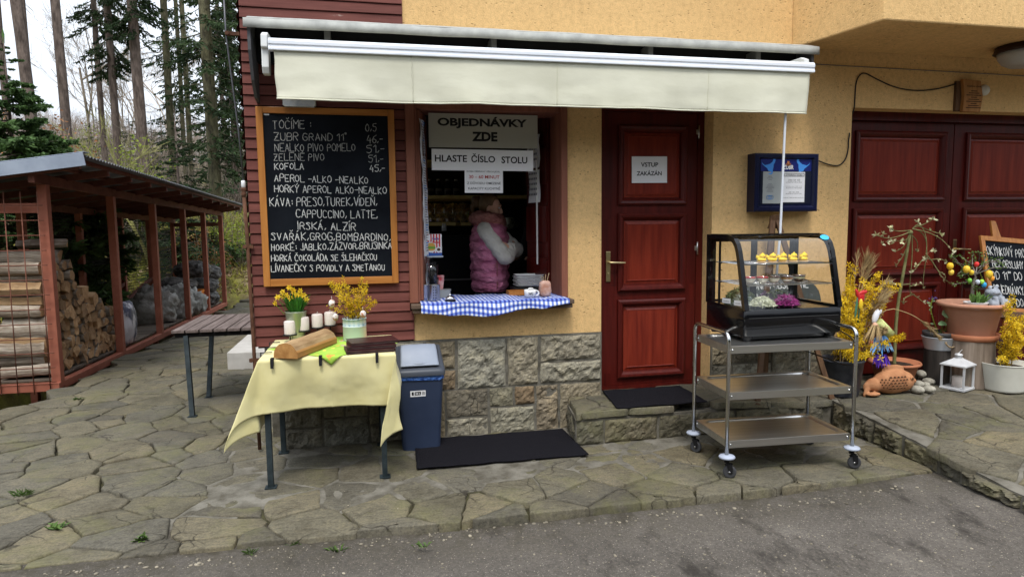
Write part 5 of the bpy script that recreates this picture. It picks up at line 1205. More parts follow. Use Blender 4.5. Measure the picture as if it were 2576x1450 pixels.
for (zx, zy) in ((740,235),(655,290),(790,265),(880,275),(920,330),(800,300),(670,345),(595,355),(760,370),(955,385),(565,430),(705,330),(830,330),(870,320)):
    q = atY((900+zx*.3106)*.64375, (1050+zy*.3106)*.64375, -.135+r.uniform(-.05, .03)); daff(q, Vector((r.gauss(0, .35)+(q.x-base.x)*3, -1, r.gauss(.25, .25))), .024)
    mb.tube([base+Z3*h, base.lerp(q, .6)+Z3*.03, q+Vector((0, .008, -.004))], .0022, 4)
mb.build('leaves', GLEAF, df, fix=False); fl.build('flowers', YD, df, fix=False)
# forsythia in a can
base = atZ(893, 853, TT+.010); base.y = -.24; cn = thing('forsythia_can', 'pale blue decorated tin can of yellow forsythia twigs on the table', 'vase', tuple(base)); h = .155; r = random.Random(32)
def can_mat():
    m, t, b = nodes('pale_can'); v = coord(t); sp = N(t, 'SeparateXYZ'); t.links.new(v, sp.inputs[0]); an = N(t, 'Math', operation='ARCTAN2'); t.links.new(sp.outputs[0], an.inputs[0]); t.links.new(sp.outputs[1], an.inputs[1])
    sc = N(t, 'Math', operation='MULTIPLY'); sc.inputs[1].default_value = 2.2; t.links.new(an.outputs[0], sc.inputs[0]); zz = N(t, 'Math', operation='MULTIPLY_ADD'); zz.inputs[1].default_value = 24; zz.inputs[2].default_value = -.6; t.links.new(sp.outputs[2], zz.inputs[0])
    cx = N(t, 'CombineXYZ'); t.links.new(sc.outputs[0], cx.inputs[0]); t.links.new(zz.outputs[0], cx.inputs[1]); vo = N(t, 'TexVoronoi', voronoi_dimensions='2D', i_Scale=1.0, i_Randomness=.1); t.links.new(cx.outputs[0], vo.inputs['Vector'])
    pat = ramp(t, vo.outputs['Distance'], [(.08, (.12, .26, .36)), (.16, (.55, .62, .60)), (.25, (.20, .38, .46)), (.33, (.60, .66, .62)), (.45, (.42, .55, .56)), (.55, (.62, .66, .60))])
    gate = ramp(t, sp.outputs[2], [(.105, (0, 0, 0)), (.106, (1, 1, 1))]); t.links.new(mixc(t, gate, (.58, .66, .62), pat), b.inputs['Base Color']); b.inputs['Roughness'].default_value = .45; return m
mb = MB(); R0 = .0815; mb.lathe([(0, 0), (R0-.002, 0), (R0, .004), (R0, .098), (R0+.002, .100), (R0, .103), (R0, h-.004), (R0+.004, h-.002), (R0+.004, h+.002), (R0-.003, h+.002), (R0-.004, h-.03), (0, h-.035)], (0, 0, 0), 30)
mb.build('can', can_mat(), cn, world=False)
st, fl = MB(), MB()
def zp(zx, zy, Y): return atY((900+zx*.3106)*.64375, (1050+zy*.3106)*.64375, Y)
for zx, zy, Y in ((1250,140,-.28),(1390,115,-.25),(1310,160,-.2),(1660,130,-.24),(1700,170,-.2),(1490,205,-.3),(1770,350,-.26),(1240,480,-.3),(1700,250,-.31),(1830,410,-.22),(1350,290,-.33),(1600,330,-.35),(1480,360,-.35),(1560,250,-.18)):
    q = zp(zx, zy, Y); o = base+Vector((r.uniform(-.05, .05), r.uniform(-.04, .04), h-.02)); branch_flowers(st, fl, arc(o, q, .01, r, wob=.007), .0035, 30, .021, r, .12, .02)
st.build('stems', STEMB, cn, fix=False); fl.build('flowers', YEL, cn, fix=False)
def egg_mat(name, c1, c2): return M(name, c1, c2, scale=28, rough=.4, lo=.52, hi=.58, coat=.3)
WEGG = egg_mat('painted_egg', (.72, .68, .64), (.42, .20, .12))
for i, (zx, zy, Y, lb) in enumerate(((1275, 432, -.335, 'painted egg hanging at the left of the forsythia can'), (1668, 568, -.335, 'painted egg lying on the rim of the forsythia can'), (1322, 605, -.20, 'painted egg low behind the rightmost candle'))):
    q = zp(zx, zy, Y); mb = MB(); mb.ball(q, (.022, .022, .027), 16); mb.tube([q+Z3*.026, q+Z3*.05], .001, 4); tag(mb.build('painted_egg', WEGG), lb, 'easter egg', 'painted eggs in the table forsythia')
# menus, doily
LEATH = M('brown_leather', (.030, .009, .009), (.050, .016, .015), scale=30, rough=.38, bump=.2, bscale=300, coat=.15)
for i, (dz, ax, lb) in enumerate(((0, .0, 'bottom brown leather menu of the stack on the table'), (.021, -.05, 'middle brown leather menu of the stack on the table'), (.042, .09, 'top brown leather menu of the stack on the table'))):
    c = atZ(925+i*4, 878-i*2, TT+.012); mb = MB(); mb.box((-.155, -.105, 0), (.155, .105, .004)); mb.box((-.155, -.105, .013), (.155, .105, .018)); mb.box((.146, -.105, .0041), (.155, .105, .0129))
    mb.box((-.148, -.098, .0041), (.1455, .098, .0129), 1); o = mb.build('leather_menu', [LEATH, M('menu_pages', (.10, .05, .045), (.25, .2, .17), scale=90, rough=.9, stretch=(.1, .1, 1))], bevel=.0015); o.location = (c.x+.01, c.y-.01, TT+.0105+dz); o.rotation_euler = (0, .0, .12+ax); tag(o, lb, 'menu', 'leather menus on the table')
c = atZ(948, 851, TT+.012); mb = MB(); n = 32; mb.prism([((.085+.012*sin(k*2*pi/n*6))*cos(2*pi*k/n), (.085+.012*sin(k*2*pi/n*6))*sin(2*pi*k/n)) for k in range(n)], 0, .003); o = mb.build('orange_doily', M('orange_felt', (.70, .26, .02), (.78, .34, .04), scale=20, rough=.95)); o.location = (c.x, min(c.y, -.17), TT+.0105); tag(o, 'orange felt doily behind the leather menus', 'doily')

# ------------------------------------------------------------------ bin and mats
BINM = M('navy_plastic', (.020, .030, .060), (.028, .040, .075), scale=4, rough=.42); BINC = M('slate_plastic', (.055, .062, .078), rough=.4); LIDM = M('grey_lid', (.21, .24, .30), (.255, .285, .345), scale=3, rough=.4)
bn = thing('waste_bin', 'navy plastic swing bin with light grey lid beside the draped table', 'bin', (.315, -.185, 0))
def rr_(w, d, rad, n=5): return [(sx*(w/2-rad)+rad*cos(q), sy*(d/2-rad)+rad*sin(q)) for sx, sy, q0 in ((1, 1, 0), (-1, 1, pi/2), (-1, -1, pi), (1, -1, 3*pi/2)) for q in [q0+pi/2*i/n for i in range(n+1)]]
def loft(mb, rings, mi=0, sm=True, cap=True):
    k = len(rings[0]); vs = [p for R_ in rings for p in R_]; mb.add(vs, [(j*k+i, j*k+(i+1) % k, (j+1)*k+(i+1) % k, (j+1)*k+i) for j in range(len(rings)-1) for i in range(k)], mi, sm)
    if cap: mb.add(rings[0], [list(range(k))[::-1]], mi); mb.add(rings[-1], [list(range(k))], mi)
mb = MB(); loft(mb, [[Vector((x, y, z)) for x, y in rr_(lerp(.275, .335, z/.56), lerp(.21, .262, z/.56), .035)] for z in (0, .02, .035, .30, .555)]); bb = mb.build('body', BINM, bn, world=False)
mb = MB(); loft(mb, [[Vector((x*(1+.02*fbm(x*20, y*20, z*30)), y*(1+.03*fbm(x*20, y*20, 5)), z+.014*fbm(x*16, y*16, 2)-.008*(x > .05))) for x, y in rr_(.346, .274, .035, 12)] for z in (.532, .54, .55, .566)], cap=False); mb.build('bag_liner', M('blue_film', (.015, .05, .20), (.06, .15, .42), scale=30, rough=.2, bump=.8, bscale=50, bdist=.02), bn, world=False)
def lidz(y, k): return .60+.15*sstep(-.15, .06, y)*k if k else .60
mb = MB(); rings = [[Vector((x, y, .560)) for x, y in rr_(.362, .292, .04, 8)], [Vector((x, y, .585)) for x, y in rr_(.366, .296, .042, 8)]]
for s, f in ((.985, .35), (.95, .75), (.90, 1.0), (.80, 1.02)): rings.append([Vector((x*s, y*s+.012*f, .592+f*(.020+.125*sstep(-.14, .05, y)))) for x, y in rr_(.364, .294, .045, 8)])
loft(mb, rings); mb.build('collar', BINC, bn, world=False)
mb = MB(); mb.grid(lambda u, v: (lerp(-.138, .138, u)*(1-.10*v), lerp(-.118, .075, v)+.004, .600+(.024+.125*sstep(-.14, .05, lerp(-.118, .09, v)))+.008*(1-(2*u-1)**4)*(1-(2*v-1)**6)), 20, 20); lid = mb.build('swing_lid', LIDM, bn, world=False, solid=.008)
mb = MB(); mb.ball((0, -.098, .645), (.05, .012, .008), 16, R=Matrix.Rotation(.5, 3, 'X')); mb.build('grip', LIDM, lid, world=False)
mb = MB(); o = Vector((-.02, -.127, .43)); mb.add([o+X3*a+Z3*b+Y3*(-.06*b) for a, b in ((-.055, -.022), (.055, -.022), (.055, .022), (-.055, .022))], [(0, 1, 2, 3)]); mb.add([o+X3*a+Z3*b-Y3*.0008+Y3*(-.06*b) for a, b in ((-.045, -.012), (-.03, -.012), (-.03, .014), (-.045, .014))], [(0, 1, 2, 3)], 1); mb.add([o+X3*a+Z3*b-Y3*.0008+Y3*(-.06*b) for a, b in ((-.024, -.012), (.022, -.012), (.022, .014), (-.024, .014))], [(0, 1, 2, 3)], 1)
for k in range(6): mb.add([o+X3*a+Z3*b-Y3*.0008+Y3*(-.06*b) for a, b in ((.03+k*.0035, -.012), (.032+k*.0035, -.012), (.032+k*.0035, .014), (.03+k*.0035, .014))], [(0, 1, 2, 3)], 1)
put_text(mb, '50 L', o, X3, Z3-Y3*.06, 0, .001, None, .015, .02, 0, .0016); mb.build('label', [PAPER, INK], bn, world=False, fix=False)
MAT = M('black_carpet', (.006, .006, .008), (.017, .016, .020), scale=120, rough=1, spec=.05, bump=1, bscale=500, bdist=.006)
def mat_(label, pts, z, seed):
    mb = MB(); a, b, c, d = [Vector(p) for p in pts]; sd = seed
    def f(u, v):
        p = a.lerp(b, u).lerp(d.lerp(c, u), v); e = min(u, 1-u, v, 1-v)
        return (p.x+.008*fbm(u*4, v*4, sd), p.y+.012*fbm(u*5, v*3, sd+2), z+.009+.004*fbm(u*4, v*3, sd+4)+(.0025 if e < .03 else 0))
    mb.grid(f, 60, 30); tag(mb.build('doormat', MAT, solid=.008), label, 'doormat')
mat_('long black doormat on the paving below the serving window', [(.25, -.69, 0), (1.455, -.705, 0), (1.44, -.10, 0), (.27, -.10, 0)], 0.004, 1)
mat_('black doormat on the stone step before the entrance door', [(1.76, -.46, 0), (2.50, -.46, 0), (2.52, .05, 0), (1.83, .05, 0)], STEPZ+.004, 5)
# ------------------------------------------------------------------ steel trolley
INOX = M('brushed_inox', (.52, .51, .49), (.66, .65, .62), scale=2, rough=.33, metal=1, stretch=(.3, 14, 14), lo=.3, hi=.7)
INOXT = M('inox_tube', (.52, .52, .51), rough=.2, metal=1); BUMP = M('grey_bumper', (.32, .35, .42), rough=.5); TYRE = M('grey_tyre', (.045, .045, .048), rough=.6); GUM = M('black_steel', (.02, .02, .022), rough=.35, metal=.5)
tr = thing('serving_trolley', 'stainless steel serving trolley with three shelves on swivel castors', 'trolley', (2.19, -1.285, 0), radians(-3.0)); TW, TD = .885, .495
for zt in (.852, .553, .236):
    mb = MB(); c = Vector((TW/2, TD/2, 0)); rg = []
    for w_, d_, rad, z in ((TW-.03, TD-.03, .004, zt-.048), (TW-.022, TD-.022, .004, zt-.046), (TW-.022, TD-.022, .004, zt-.001), (TW-.026, TD-.026, .005, zt), (TW-.085, TD-.085, .05, zt), (TW-.098, TD-.098, .05, zt-.004), (TW-.11, TD-.11, .05, zt-.011)):
        rg.append([c+Vector((x, y, z)) for x, y in rr_(w_, d_, rad, 6)])
    k = len(rg[0]); vs = [p for R_ in rg for p in R_]; mb.add(vs, [(j*k+i, j*k+(i+1) % k, (j+1)*k+(i+1) % k, (j+1)*k+i) for j in range(len(rg)-1) for i in range(k)]); mb.add(rg[-1], [list(range(k))])
    mb.build('shelf', INOX, tr, world=False, solid=.0015)
    for x, y, nx, ny in ((.028, .0105, 0, -1), (TW-.028, .0105, 0, -1), (.0105, .028, -1, 0), (.0105, TD-.028, -1, 0)):
        mb = MB(); q = Vector((x, y, zt-.024)); R_ = Vector((nx, ny, 0)).to_track_quat('Z', 'Y').to_matrix(); mb.lathe([(.0075, 0), (.0075, .003), (.004, .006), (0, .0065)], q, 10, R=R_); mb.build('screw', INOXT, tr, world=False)
for x in (-.002, TW+.002):
    b = .055; H_ = .937; P = [Vector((x, 0, .135))]+[Vector((x, b-b*cos(a), H_-b+b*sin(a))) for a in [pi/2*i/8 for i in range(9)]]+[Vector((x, TD-b+b*sin(a), H_-b+b*cos(a))) for a in [pi/2*i/8 for i in range(9)]]+[Vector((x, TD, .135))]
    mb = MB(); mb.tube(P, .0125, 14); mb.build('frame_tube', INOXT, tr, world=False)
for i, (x, y, a) in enumerate(((0, 0, .5), (TW, 0, .35), (0, TD, .9), (TW, TD, .6))):
    mb = MB(); o = Vector((x, y, 0)); d = Vector((cos(a), -sin(a), 0)); s = Vector((sin(a), cos(a), 0)); ax = o+d*.018+Z3*.042
    mb.lathe([(.012, .10), (.018, .102), (.018, .112), (.010, .114), (.010, .128)], o, 12); mb.bar(o+Z3*.098, ax+Z3*.030-d*.003, .036, .006, up=s)
    for k in (-1, 1): mb.prism([(-.022, .056), (.018, .052), (.020, -.004), (.008, -.010), (-.004, .004)], k*.016-.002, k*.016+.002, T=lambda p: ax+d*p.x+Z3*p.y+s*p.z)
    ca = mb.build('caster', GUM, tr, world=False, bevel=.001)
    mb = MB(); mb.lathe([(.012, .128), (.048, .130), (.052, .138), (.048, .146), (.022, .152), (.013, .153)], o, 22); mb.build('bumper', BUMP, ca, world=False)
    R_ = s.to_track_quat('Z', 'Y').to_matrix(); mb = MB(); mb.lathe([(.008, -.013), (.028, -.011), (.034, -.012), (.040, -.010), (.042, -.004), (.042, .004), (.040, .010), (.034, .012), (.028, .011), (.008, .013)], ax, 22, R=R_); mb.build('wheel', TYRE, ca, world=False)
    mb = MB(); mb.lathe([(0, -.018), (.007, -.018), (.007, .018), (0, .018)], ax, 10, R=R_); mb.build('axle', INOXT, ca, world=False)

# ------------------------------------------------------------------ refrigerated display case on the trolley
GLOSS = M('gloss_black', (.004, .004, .005), rough=.12, spec=.32); MATTB = M('matt_black', (.010, .010, .011), rough=.55); GLASS = glass_mat('clear_glass', (.98, .985, .98), .85); CHROME = M('chrome', (.8, .8, .8), rough=.12, metal=1)
dc = thing('display_case', 'black countertop cake display case with curved glass front on the steel trolley', 'display case', (2.39, -1.13, .842)); DW, DD = .735, .52
def V(x, y, z): return Vector((2.39+x, -1.13+y, z))
fp = [(.0, 1.055), (.012, 1.10), (.045, 1.24), (.080, 1.385), (.098, 1.445), (.122, 1.492), (.155, 1.525), (.195, 1.543), (.24, 1.550)]
mb = MB(); loft(mb, [[V(DW/2+x*s, DD/2+y*s2+o, z) for x, y in rr_(DW, DD, .02)] for s, s2, o, z in ((.97, .96, .0, .878), (1.0, 1.0, 0, .890), (1.0, 1.0, 0, 1.0), (1.0, .995, .001, 1.052), (.99, .98, .004, 1.056))]); mb.box(V(.06, .06, .850), V(DW-.06, DD-.06, .878)); mb.build('base', GLOSS, dc)
mb = MB(); mb.box(V(.03, -.0025, 1.0), V(DW-.03, .001, 1.003)); mb.build('front_trim', M('dull_edge', (.05, .05, .05), rough=.4), dc)
for x, y in ((.05, .05), (DW-.05, .05), (.05, DD-.05), (DW-.05, DD-.05)):
    mb = MB(); mb.lathe([(.022, .842), (.024, .846), (.034, .872), (.036, .879)], V(x, y, 0), 14); mb.build('foot', MATTB, dc)
for x0 in (0, DW-.032):
    mb = MB(); out = fp; inn = []
    for i, (y, z) in enumerate(fp):
        a = Vector(fp[max(0, i-1)]); b = Vector(fp[min(len(fp)-1, i+1)]); t_ = (b-a).normalized(); inn.append((y+t_.y*.034, z-t_.x*.034))
    out = fp+[(DD, 1.550)]; inn = inn+[(DD, 1.525)]; n = len(out)
    vs = [V(x, y, z) for x in (x0, x0+.032) for (y, z) in out+inn]; m_ = 2*n
    fs = []
    for i in range(n-1): fs += [(i, i+1, n+i+1, n+i), (m_+i, m_+n+i, m_+n+i+1, m_+i+1), (i, m_+i, m_+i+1, i+1), (n+i, n+i+1, m_+n+i+1, m_+n+i)]
    fs += [(0, n, m_+n, m_), (n-1, m_+n-1, m_+2*n-1, 2*n-1)]; mb.add(vs, fs, 0); mb.box(V(x0, DD-.03, 1.056), V(x0+.032, DD, 1.525)); mb.box(V(x0, .03, 1.050), V(x0+.032, DD-.03, 1.068)); mb.build('side_frame', GLOSS, dc)
    mb = MB(); xg = x0+(.006 if x0 == 0 else .026); mb.add([V(xg, y, z) for y, z in [(p[0]+.02, p[1]) for p in fp]+[(DD-.02, 1.54), (DD-.02, 1.056)]], [list(range(len(fp)+2))]); mb.build('side_glass', GLASS, dc)
mb = MB(); mb.box(V(.032, .215, 1.535), V(DW-.032, DD, 1.553)); mb.box(V(.032, DD-.03, 1.51), V(DW-.032, DD-.002, 1.5345)); mb.build('top_panel', GLOSS, dc)
mb = MB(); k = len(fp)-1; fine = []
for i in range(k):
    for j in range(4): fine.append((lerp(fp[i][0], fp[i+1][0], j/4)+.003, lerp(fp[i][1], fp[i+1][1], j/4)))
mb.add([V(x, y, z) for (y, z) in fine for x in (.0325, DW-.0325)], [(2*i, 2*i+1, 2*i+3, 2*i+2) for i in range(len(fine)-1)], 0, True); mb.build('front_glass', GLASS, dc, fix=False)
for x0, x1, yy in ((.034, .385, DD-.012), (.36, DW-.034, DD-.026)):
    mb = MB(); mb.box(V(x0, yy-.005, 1.058), V(x0+.032, yy+.005, 1.51)); mb.box(V(x1-.032, yy-.005, 1.058), V(x1, yy+.005, 1.51)); mb.box(V(x0+.032, yy-.005, 1.058), V(x1-.032, yy+.005, 1.075)); mb.box(V(x0+.032, yy-.005, 1.495), V(x1-.032, yy+.005, 1.51)); dn_ = mb.build('sliding_door', MATTB, dc)
    mb = MB(); mb.add([V(x0+.032, yy, 1.075), V(x1-.032, yy, 1.075), V(x1-.032, yy, 1.495), V(x0+.032, yy, 1.495)], [(0, 1, 2, 3)]); mb.build('pane', GLASS, dn_)
for zz, ya in ((1.352, .085), (1.214, .052)):
    mb = MB(); yb = DD-.05; mb.tube([V(.045, ya, zz), V(DW-.045, ya, zz), V(DW-.045, yb, zz), V(.045, yb, zz)], .0035, 6, closed=True)
    for k in range(11): y = lerp(ya, yb, (k+1)/12); mb.tube([V(.045, y, zz), V(DW-.045, y, zz)], .0014, 4)
    mb.bar(V(.045, ya-.001, zz), V(DW-.045, ya-.001, zz), .005, .009); mb.build('wire_shelf', CHROME, dc)
for x in (.07, DW-.09):
    mb = MB(); mb.box(V(x, DD-.058, 1.058), V(x+.014, DD-.048, 1.51)); mb.build('shelf_upright', MATTB, dc)
    for zz in (1.352, 1.30, 1.214): mb = MB(); mb.box(V(x-.004, DD-.07, zz-.012), V(x+.018, DD-.0585, zz-.005)); mb.build('shelf_clip', MATTB, dc)
mb = MB(); c_ = V(DW-.045, .150, 1.5225); ux = X3; uy = Vector((0, .62, .78)).normalized(); nn = ux.cross(uy); n = 26; mb.add([c_+nn*.004+ux*(.034*cos(2*pi*k/n))+uy*(.022*sin(2*pi*k/n)) for k in range(n)], [list(range(n))]); mb.build('sticker', M('cyan_sticker', (.05, .40, .68), rough=.4), dc)
mb = MB(); mb.ball(V(DW-.115, .0055, 1.035), (.011, .0012, .011), 14); mb.box(V(DW-.106, .004, 1.029), V(DW-.045, .0062, 1.042)); o = V(DW-.076, .0035, 1.0355); put_text(mb, 'Bartscher', o, X3, Z3, 0, 0, .055, .009, .02, 1, .0006); put_text(mb, 'B', V(DW-.115, .0035, 1.035), X3, Z3, 0, 0, None, .014, .02, 1, .0008); mb.build('badge', [M('badge_blue', (.35, .50, .66), rough=.4), INK], dc, fix=False)
for y0, y1 in ((.06, .155), (.20, .31)):
    mb = MB(); mb.add([V(.012, y0, 1.078), V(.012, y1, 1.074), V(.012, y1, 1.108), V(.012, y0, 1.112)], [(3, 2, 1, 0)]); mb.add([V(.0112, y0+.02, 1.090), V(.0112, y1-.015, 1.086), V(.0112, y1-.015, 1.090), V(.0112, y0+.02, 1.094)], [(3, 2, 1, 0)], 1); mb.build('price_label', [PAPER, GREYINK], dc, fix=False)
# cakes, desserts, salads
CHK = M('yellow_marzipan', (.74, .50, .012), (.82, .58, .03), scale=20, rough=.45); BISC = M('biscuit', (.55, .36, .15), (.66, .46, .22), scale=60, rough=.9)
ch0 = thing('chick_cake', 'yellow chick shaped cake, leftmost on the upper shelf of the case', 'cake', V(.235, .19, 1.3565), 0, 'chick cakes in the display case')
mb = MB(); mb.lathe([(0, 0), (.034, 0), (.035, .004), (.033, .007), (0, .007)], (0, 0, 0), 18); mb.build('biscuit', BISC, ch0, world=False)
mb = MB(); mb.ball((0, 0, .020), (.034, .030, .015), 18); mb.ball((.004, -.004, .043), (.024, .022, .019), 18); mb.ball((-.028, .004, .036), (.014, .010, .012), 12); mb.ball((-.035, .004, .046), (.006, .005, .009), 10); mb.ball((.026, .01, .033), (.014, .012, .012), 12); mb.lathe([(.008, 0), (.004, .012), (0, .016)], (.006, -.003, .056), 10); bd_ = mb.build('chick', CHK, ch0, world=False, remesh=.0022, smooth_it=4)
mb = MB(); mb.lathe([(.006, 0), (0, .010)], (.006, -.024, .042), 8, R=Matrix.Rotation(radians(90), 3, 'X')); mb.build('beak', M('beak_orange', (.7, .30, .03), rough=.5), ch0, world=False)
for s in (-1, 1): mb = MB(); mb.ball((.005+s*.009, -.0235, .048), .0018, 8); mb.build('eye', INK, ch0, world=False)
for i in range(1, 5): dup(ch0, V(.235+.081*i, .19, 1.3565), (-.3, .1, .25, .5)[i-1], ('second', 'middle', 'fourth', 'rightmost')[i-1]+' yellow chick shaped cake of the row on the upper shelf')
CREAM = M('cream', (.66, .60, .50), rough=.6); RED = M('red_jelly', (.40, .02, .025), (.5, .05, .05), scale=40, rough=.2); COC = M('chocolate', (.045, .022, .012), (.12, .07, .04), scale=60, rough=.7); CUST = M('pale_custard', (.60, .56, .34), rough=.5); CARA = M('caramel', (.38, .17, .04), rough=.4)
for i, (x, y, z, m3_, lb) in enumerate(((2.50, -1.0, 0, (CREAM, CREAM, RED), 'glass of cream with red jelly, leftmost on the middle shelf'), (2.59, -1.01, 0, (CREAM, CREAM, RED), 'glass of white cream under red jelly, second on the middle shelf'), (2.685, -1.0, 0, (CREAM, CREAM, COC), 'glass of white cream dusted with cocoa on the middle shelf'),
        (2.783, -1.0, 0, (CREAM, CARA, COC), 'glass with caramel and chocolate layers on the middle shelf'), (2.89, -.98, 0, (COC, CUST, COC), 'glass with a pale custard band, rightmost on the middle shelf'))):
    o = Vector((x, y, 1.219)); t = thing('dessert_glass', lb, 'dessert', tuple(o), 0, 'desserts in the display case')
    mb = MB(); mb.lathe([(.016, 0), (.018, .003), (.030, .012), (.041, .032), (.044, .054), (.0435, .054), (.040, .032)], o, 22); mb.build('glass_bowl', GLASS, t, fix=False)
    for k, (a, b) in enumerate(((.004, .024), (.0242, .036), (.0362, .046))):
        rA = lerp(.015, .040, min(1, a/.032)**.6)-.001; rB = lerp(.015, .040, min(1, b/.032)**.6)-.001+(.002 if k == 2 else 0); mb = MB(); mb.lathe([(0, a), (rA, a), (rB, b), (rB*.7, b+.003*(k == 2)), (0, b+.003*(k == 2))], o, 20); mb.build(('filling', 'middle_layer', 'topping')[k], m3_[k], t)
PLATE = M('dark_plate', (.02, .02, .022), rough=.3) if False else M('dark_dish', (.02, .02, .022), rough=.3)
def salad(label, c, R_, H_, n, mat, seed, ls=.05, lw=.004, dish=True):
    r = random.Random(seed); t = thing('salad_plate', label, 'salad', tuple(c), 0, 'salads in the display case')
    if dish: mb = MB(); mb.lathe([(0, 0), (R_*.8, 0), (R_*1.15, .010), (R_*1.18, .012), (R_*.8, .005), (0, .004)], c, 24); mb.build('plate', PLATE, t)
    mb = MB()
    for _ in range(n):
        a = r.uniform(0, 6.28); q = r.random()**.5; p = c+Vector((cos(a)*q*R_, sin(a)*q*R_, .006+H_*(1-q*q)*r.uniform(.5, 1))); d = Vector((r.gauss(0, 1), r.gauss(0, 1), r.gauss(0, .5))).normalized(); l = ls*r.uniform(.5, 1)
        mb.tube([p-d*l*.5, p+Z3*.004, p+d*l*.5], [lw*.6, lw, lw*.4], 4, flat=.5, cap=False)
    mb.build('filling', mat, t, fix=False)
salad('heap of shredded white cabbage salad in the display case', Vector((2.595, -1.0, 1.058)), .088, .066, 520, M('white_cabbage', (.56, .58, .36), (.74, .74, .60), scale=30, rough=.5, island=.15), 1)
salad('heap of shredded purple cabbage salad in the display case', Vector((2.785, -.995, 1.058)), .082, .075, 520, M('purple_cabbage', (.22, .02, .13), (.42, .06, .27), scale=30, rough=.4, island=.25), 2)
salad('grey green leaf salad at the left of the case floor', Vector((2.50, -.92, 1.058)), .065, .095, 220, M('mixed_leaves', (.06, .10, .03), (.40, .46, .42), scale=40, rough=.5, island=.4), 3, .05, .007)
salad('dark violet sprouts between the white and purple cabbage', Vector((2.70, -.87, 1.058)), .06, .085, 160, M('violet_sprouts', (.04, .015, .05), (.20, .10, .20), scale=40, rough=.5, island=.4), 4, .04, .005)
salad('tray of dark lettuce at the back left of the case', Vector((2.58, -.76, 1.058)), .12, .11, 420, M('dark_lettuce', (.02, .03, .015), (.16, .20, .08), scale=40, rough=.5, island=.4), 5, .05, .006)
salad('tray of dark leaves at the back right of the case', Vector((2.86, -.78, 1.058)), .10, .08, 260, MATS['dark_lettuce'], 6, .05, .006)
CAB = M('black_cable', (.012, .012, .012), rough=.45)
mb = MB(); rc = random.Random(2); P = [V(DW-.1, DD-.05, .93), V(DW+.02, DD+.02, .90), Vector((3.14, -.98, .90)), Vector((3.13, -1.22, .87)), Vector((3.11, -1.325, .78)), Vector((3.09, -1.29, .66)), Vector((3.05, -1.0, .70)), Vector((2.95, -.72, .74)), Vector((2.88, -.5, .80)), Vector((2.85, -.2, .84))]
def smooth(P, it=3):
    for _ in range(it): P = [P[0]]+[q for a, b in zip(P, P[1:]) for q in (a.lerp(b, .25), a.lerp(b, .75))]+[P[-1]]
    return P
mb.tube(smooth(P), .0045, 6); tag(mb.build('power_cable', CAB), 'black power cable looping from the display case behind the trolley', 'cable')

# ------------------------------------------------------------------ round topped chalkboard stand behind the trolley
af = thing('easel_board', 'wooden easel with a round topped chalkboard standing behind the trolley', 'chalkboard', (3.27, -.30, .2))
DWOOD = wood_mat('dark_easel_wood', (.055, .028, .014), (.13, .070, .036), axis=2, rough=.6, island=.2)
top = Vector((3.27, -.11, 1.68))
for x in (2.93, 3.60): mb = MB(); mb.bar(top+Vector((.016*(1 if x > 3.2 else -1), 0, 0)), (x, -.46, .205), .045, .022, up=Y3); mb.build('leg', DWOOD, af, bevel=.003)
mb = MB(); mb.bar(top+Vector((0, .022, -.005)), (3.27, -.035, .265), .045, .022, up=Y3); mb.build('leg', DWOOD, af, bevel=.003)
mb = MB(); mb.prism([(-.06, -.10), (.06, -.10), (.030, .012), (-.030, .012)], 0, .014, T=lambda p: top+X3*p.x+Z3*p.y+Y3*(-p.z-.0115-.22*p.y)); mb.build('cap', DWOOD, af, bevel=.002)
o = Vector((3.28, -.315, .72)); uy = Vector((0, .30, 1.0)).normalized(); arch = [(-.34, 0), (.34, 0), (.36, .28)]+[(.36*cos(a), .32+.19*sin(a)) for a in [pi*i/16 for i in range(17)]]+[(-.36, .28)]
nrm = X3.cross(uy); mb = MB(); mb.prism(arch, 0, .012, T=lambda p: o+X3*p.x+uy*p.y+nrm*(p.z-.012)); mb.build('board', M('grey_slate', (.035, .042, .040), (.055, .062, .058), scale=4, rough=.7), af)
mb = MB(); rr = random.Random(6)
chalk(mb, 'DNES OBSLUzÍME', o, X3, uy, -.24, .385, .055, .50, .009, rnd=rr, lift=.001); chalk(mb, 'U OKÝNKA', o, X3, uy, -.22, .285, .06, .34, .010, rnd=rr, lift=.001)
pts = [(-.30+.6*i/40, .245+.008*sin(i*.9)) for i in range(41)]
for a, b in zip(pts, pts[1:]): mb.add([o+X3*x+uy*(y+w_)+nrm*.001 for x, y, w_ in ((a[0], a[1], -.0025), (b[0], b[1], -.0025), (b[0], b[1], .0025), (a[0], a[1], .0025))], [(0, 1, 2, 3)])
chalk(mb, 'DĚKUJEME', o, X3, uy, -.10, .165, .04, .36, .008, rnd=rr, lift=.001); mb.build('chalk_writing', CHALK, af, fix=False)
mb = MB(); mb.box((2.98, -.335, .66), (3.58, -.285, .70)); mb.build('ledge', DWOOD, af, bevel=.003)
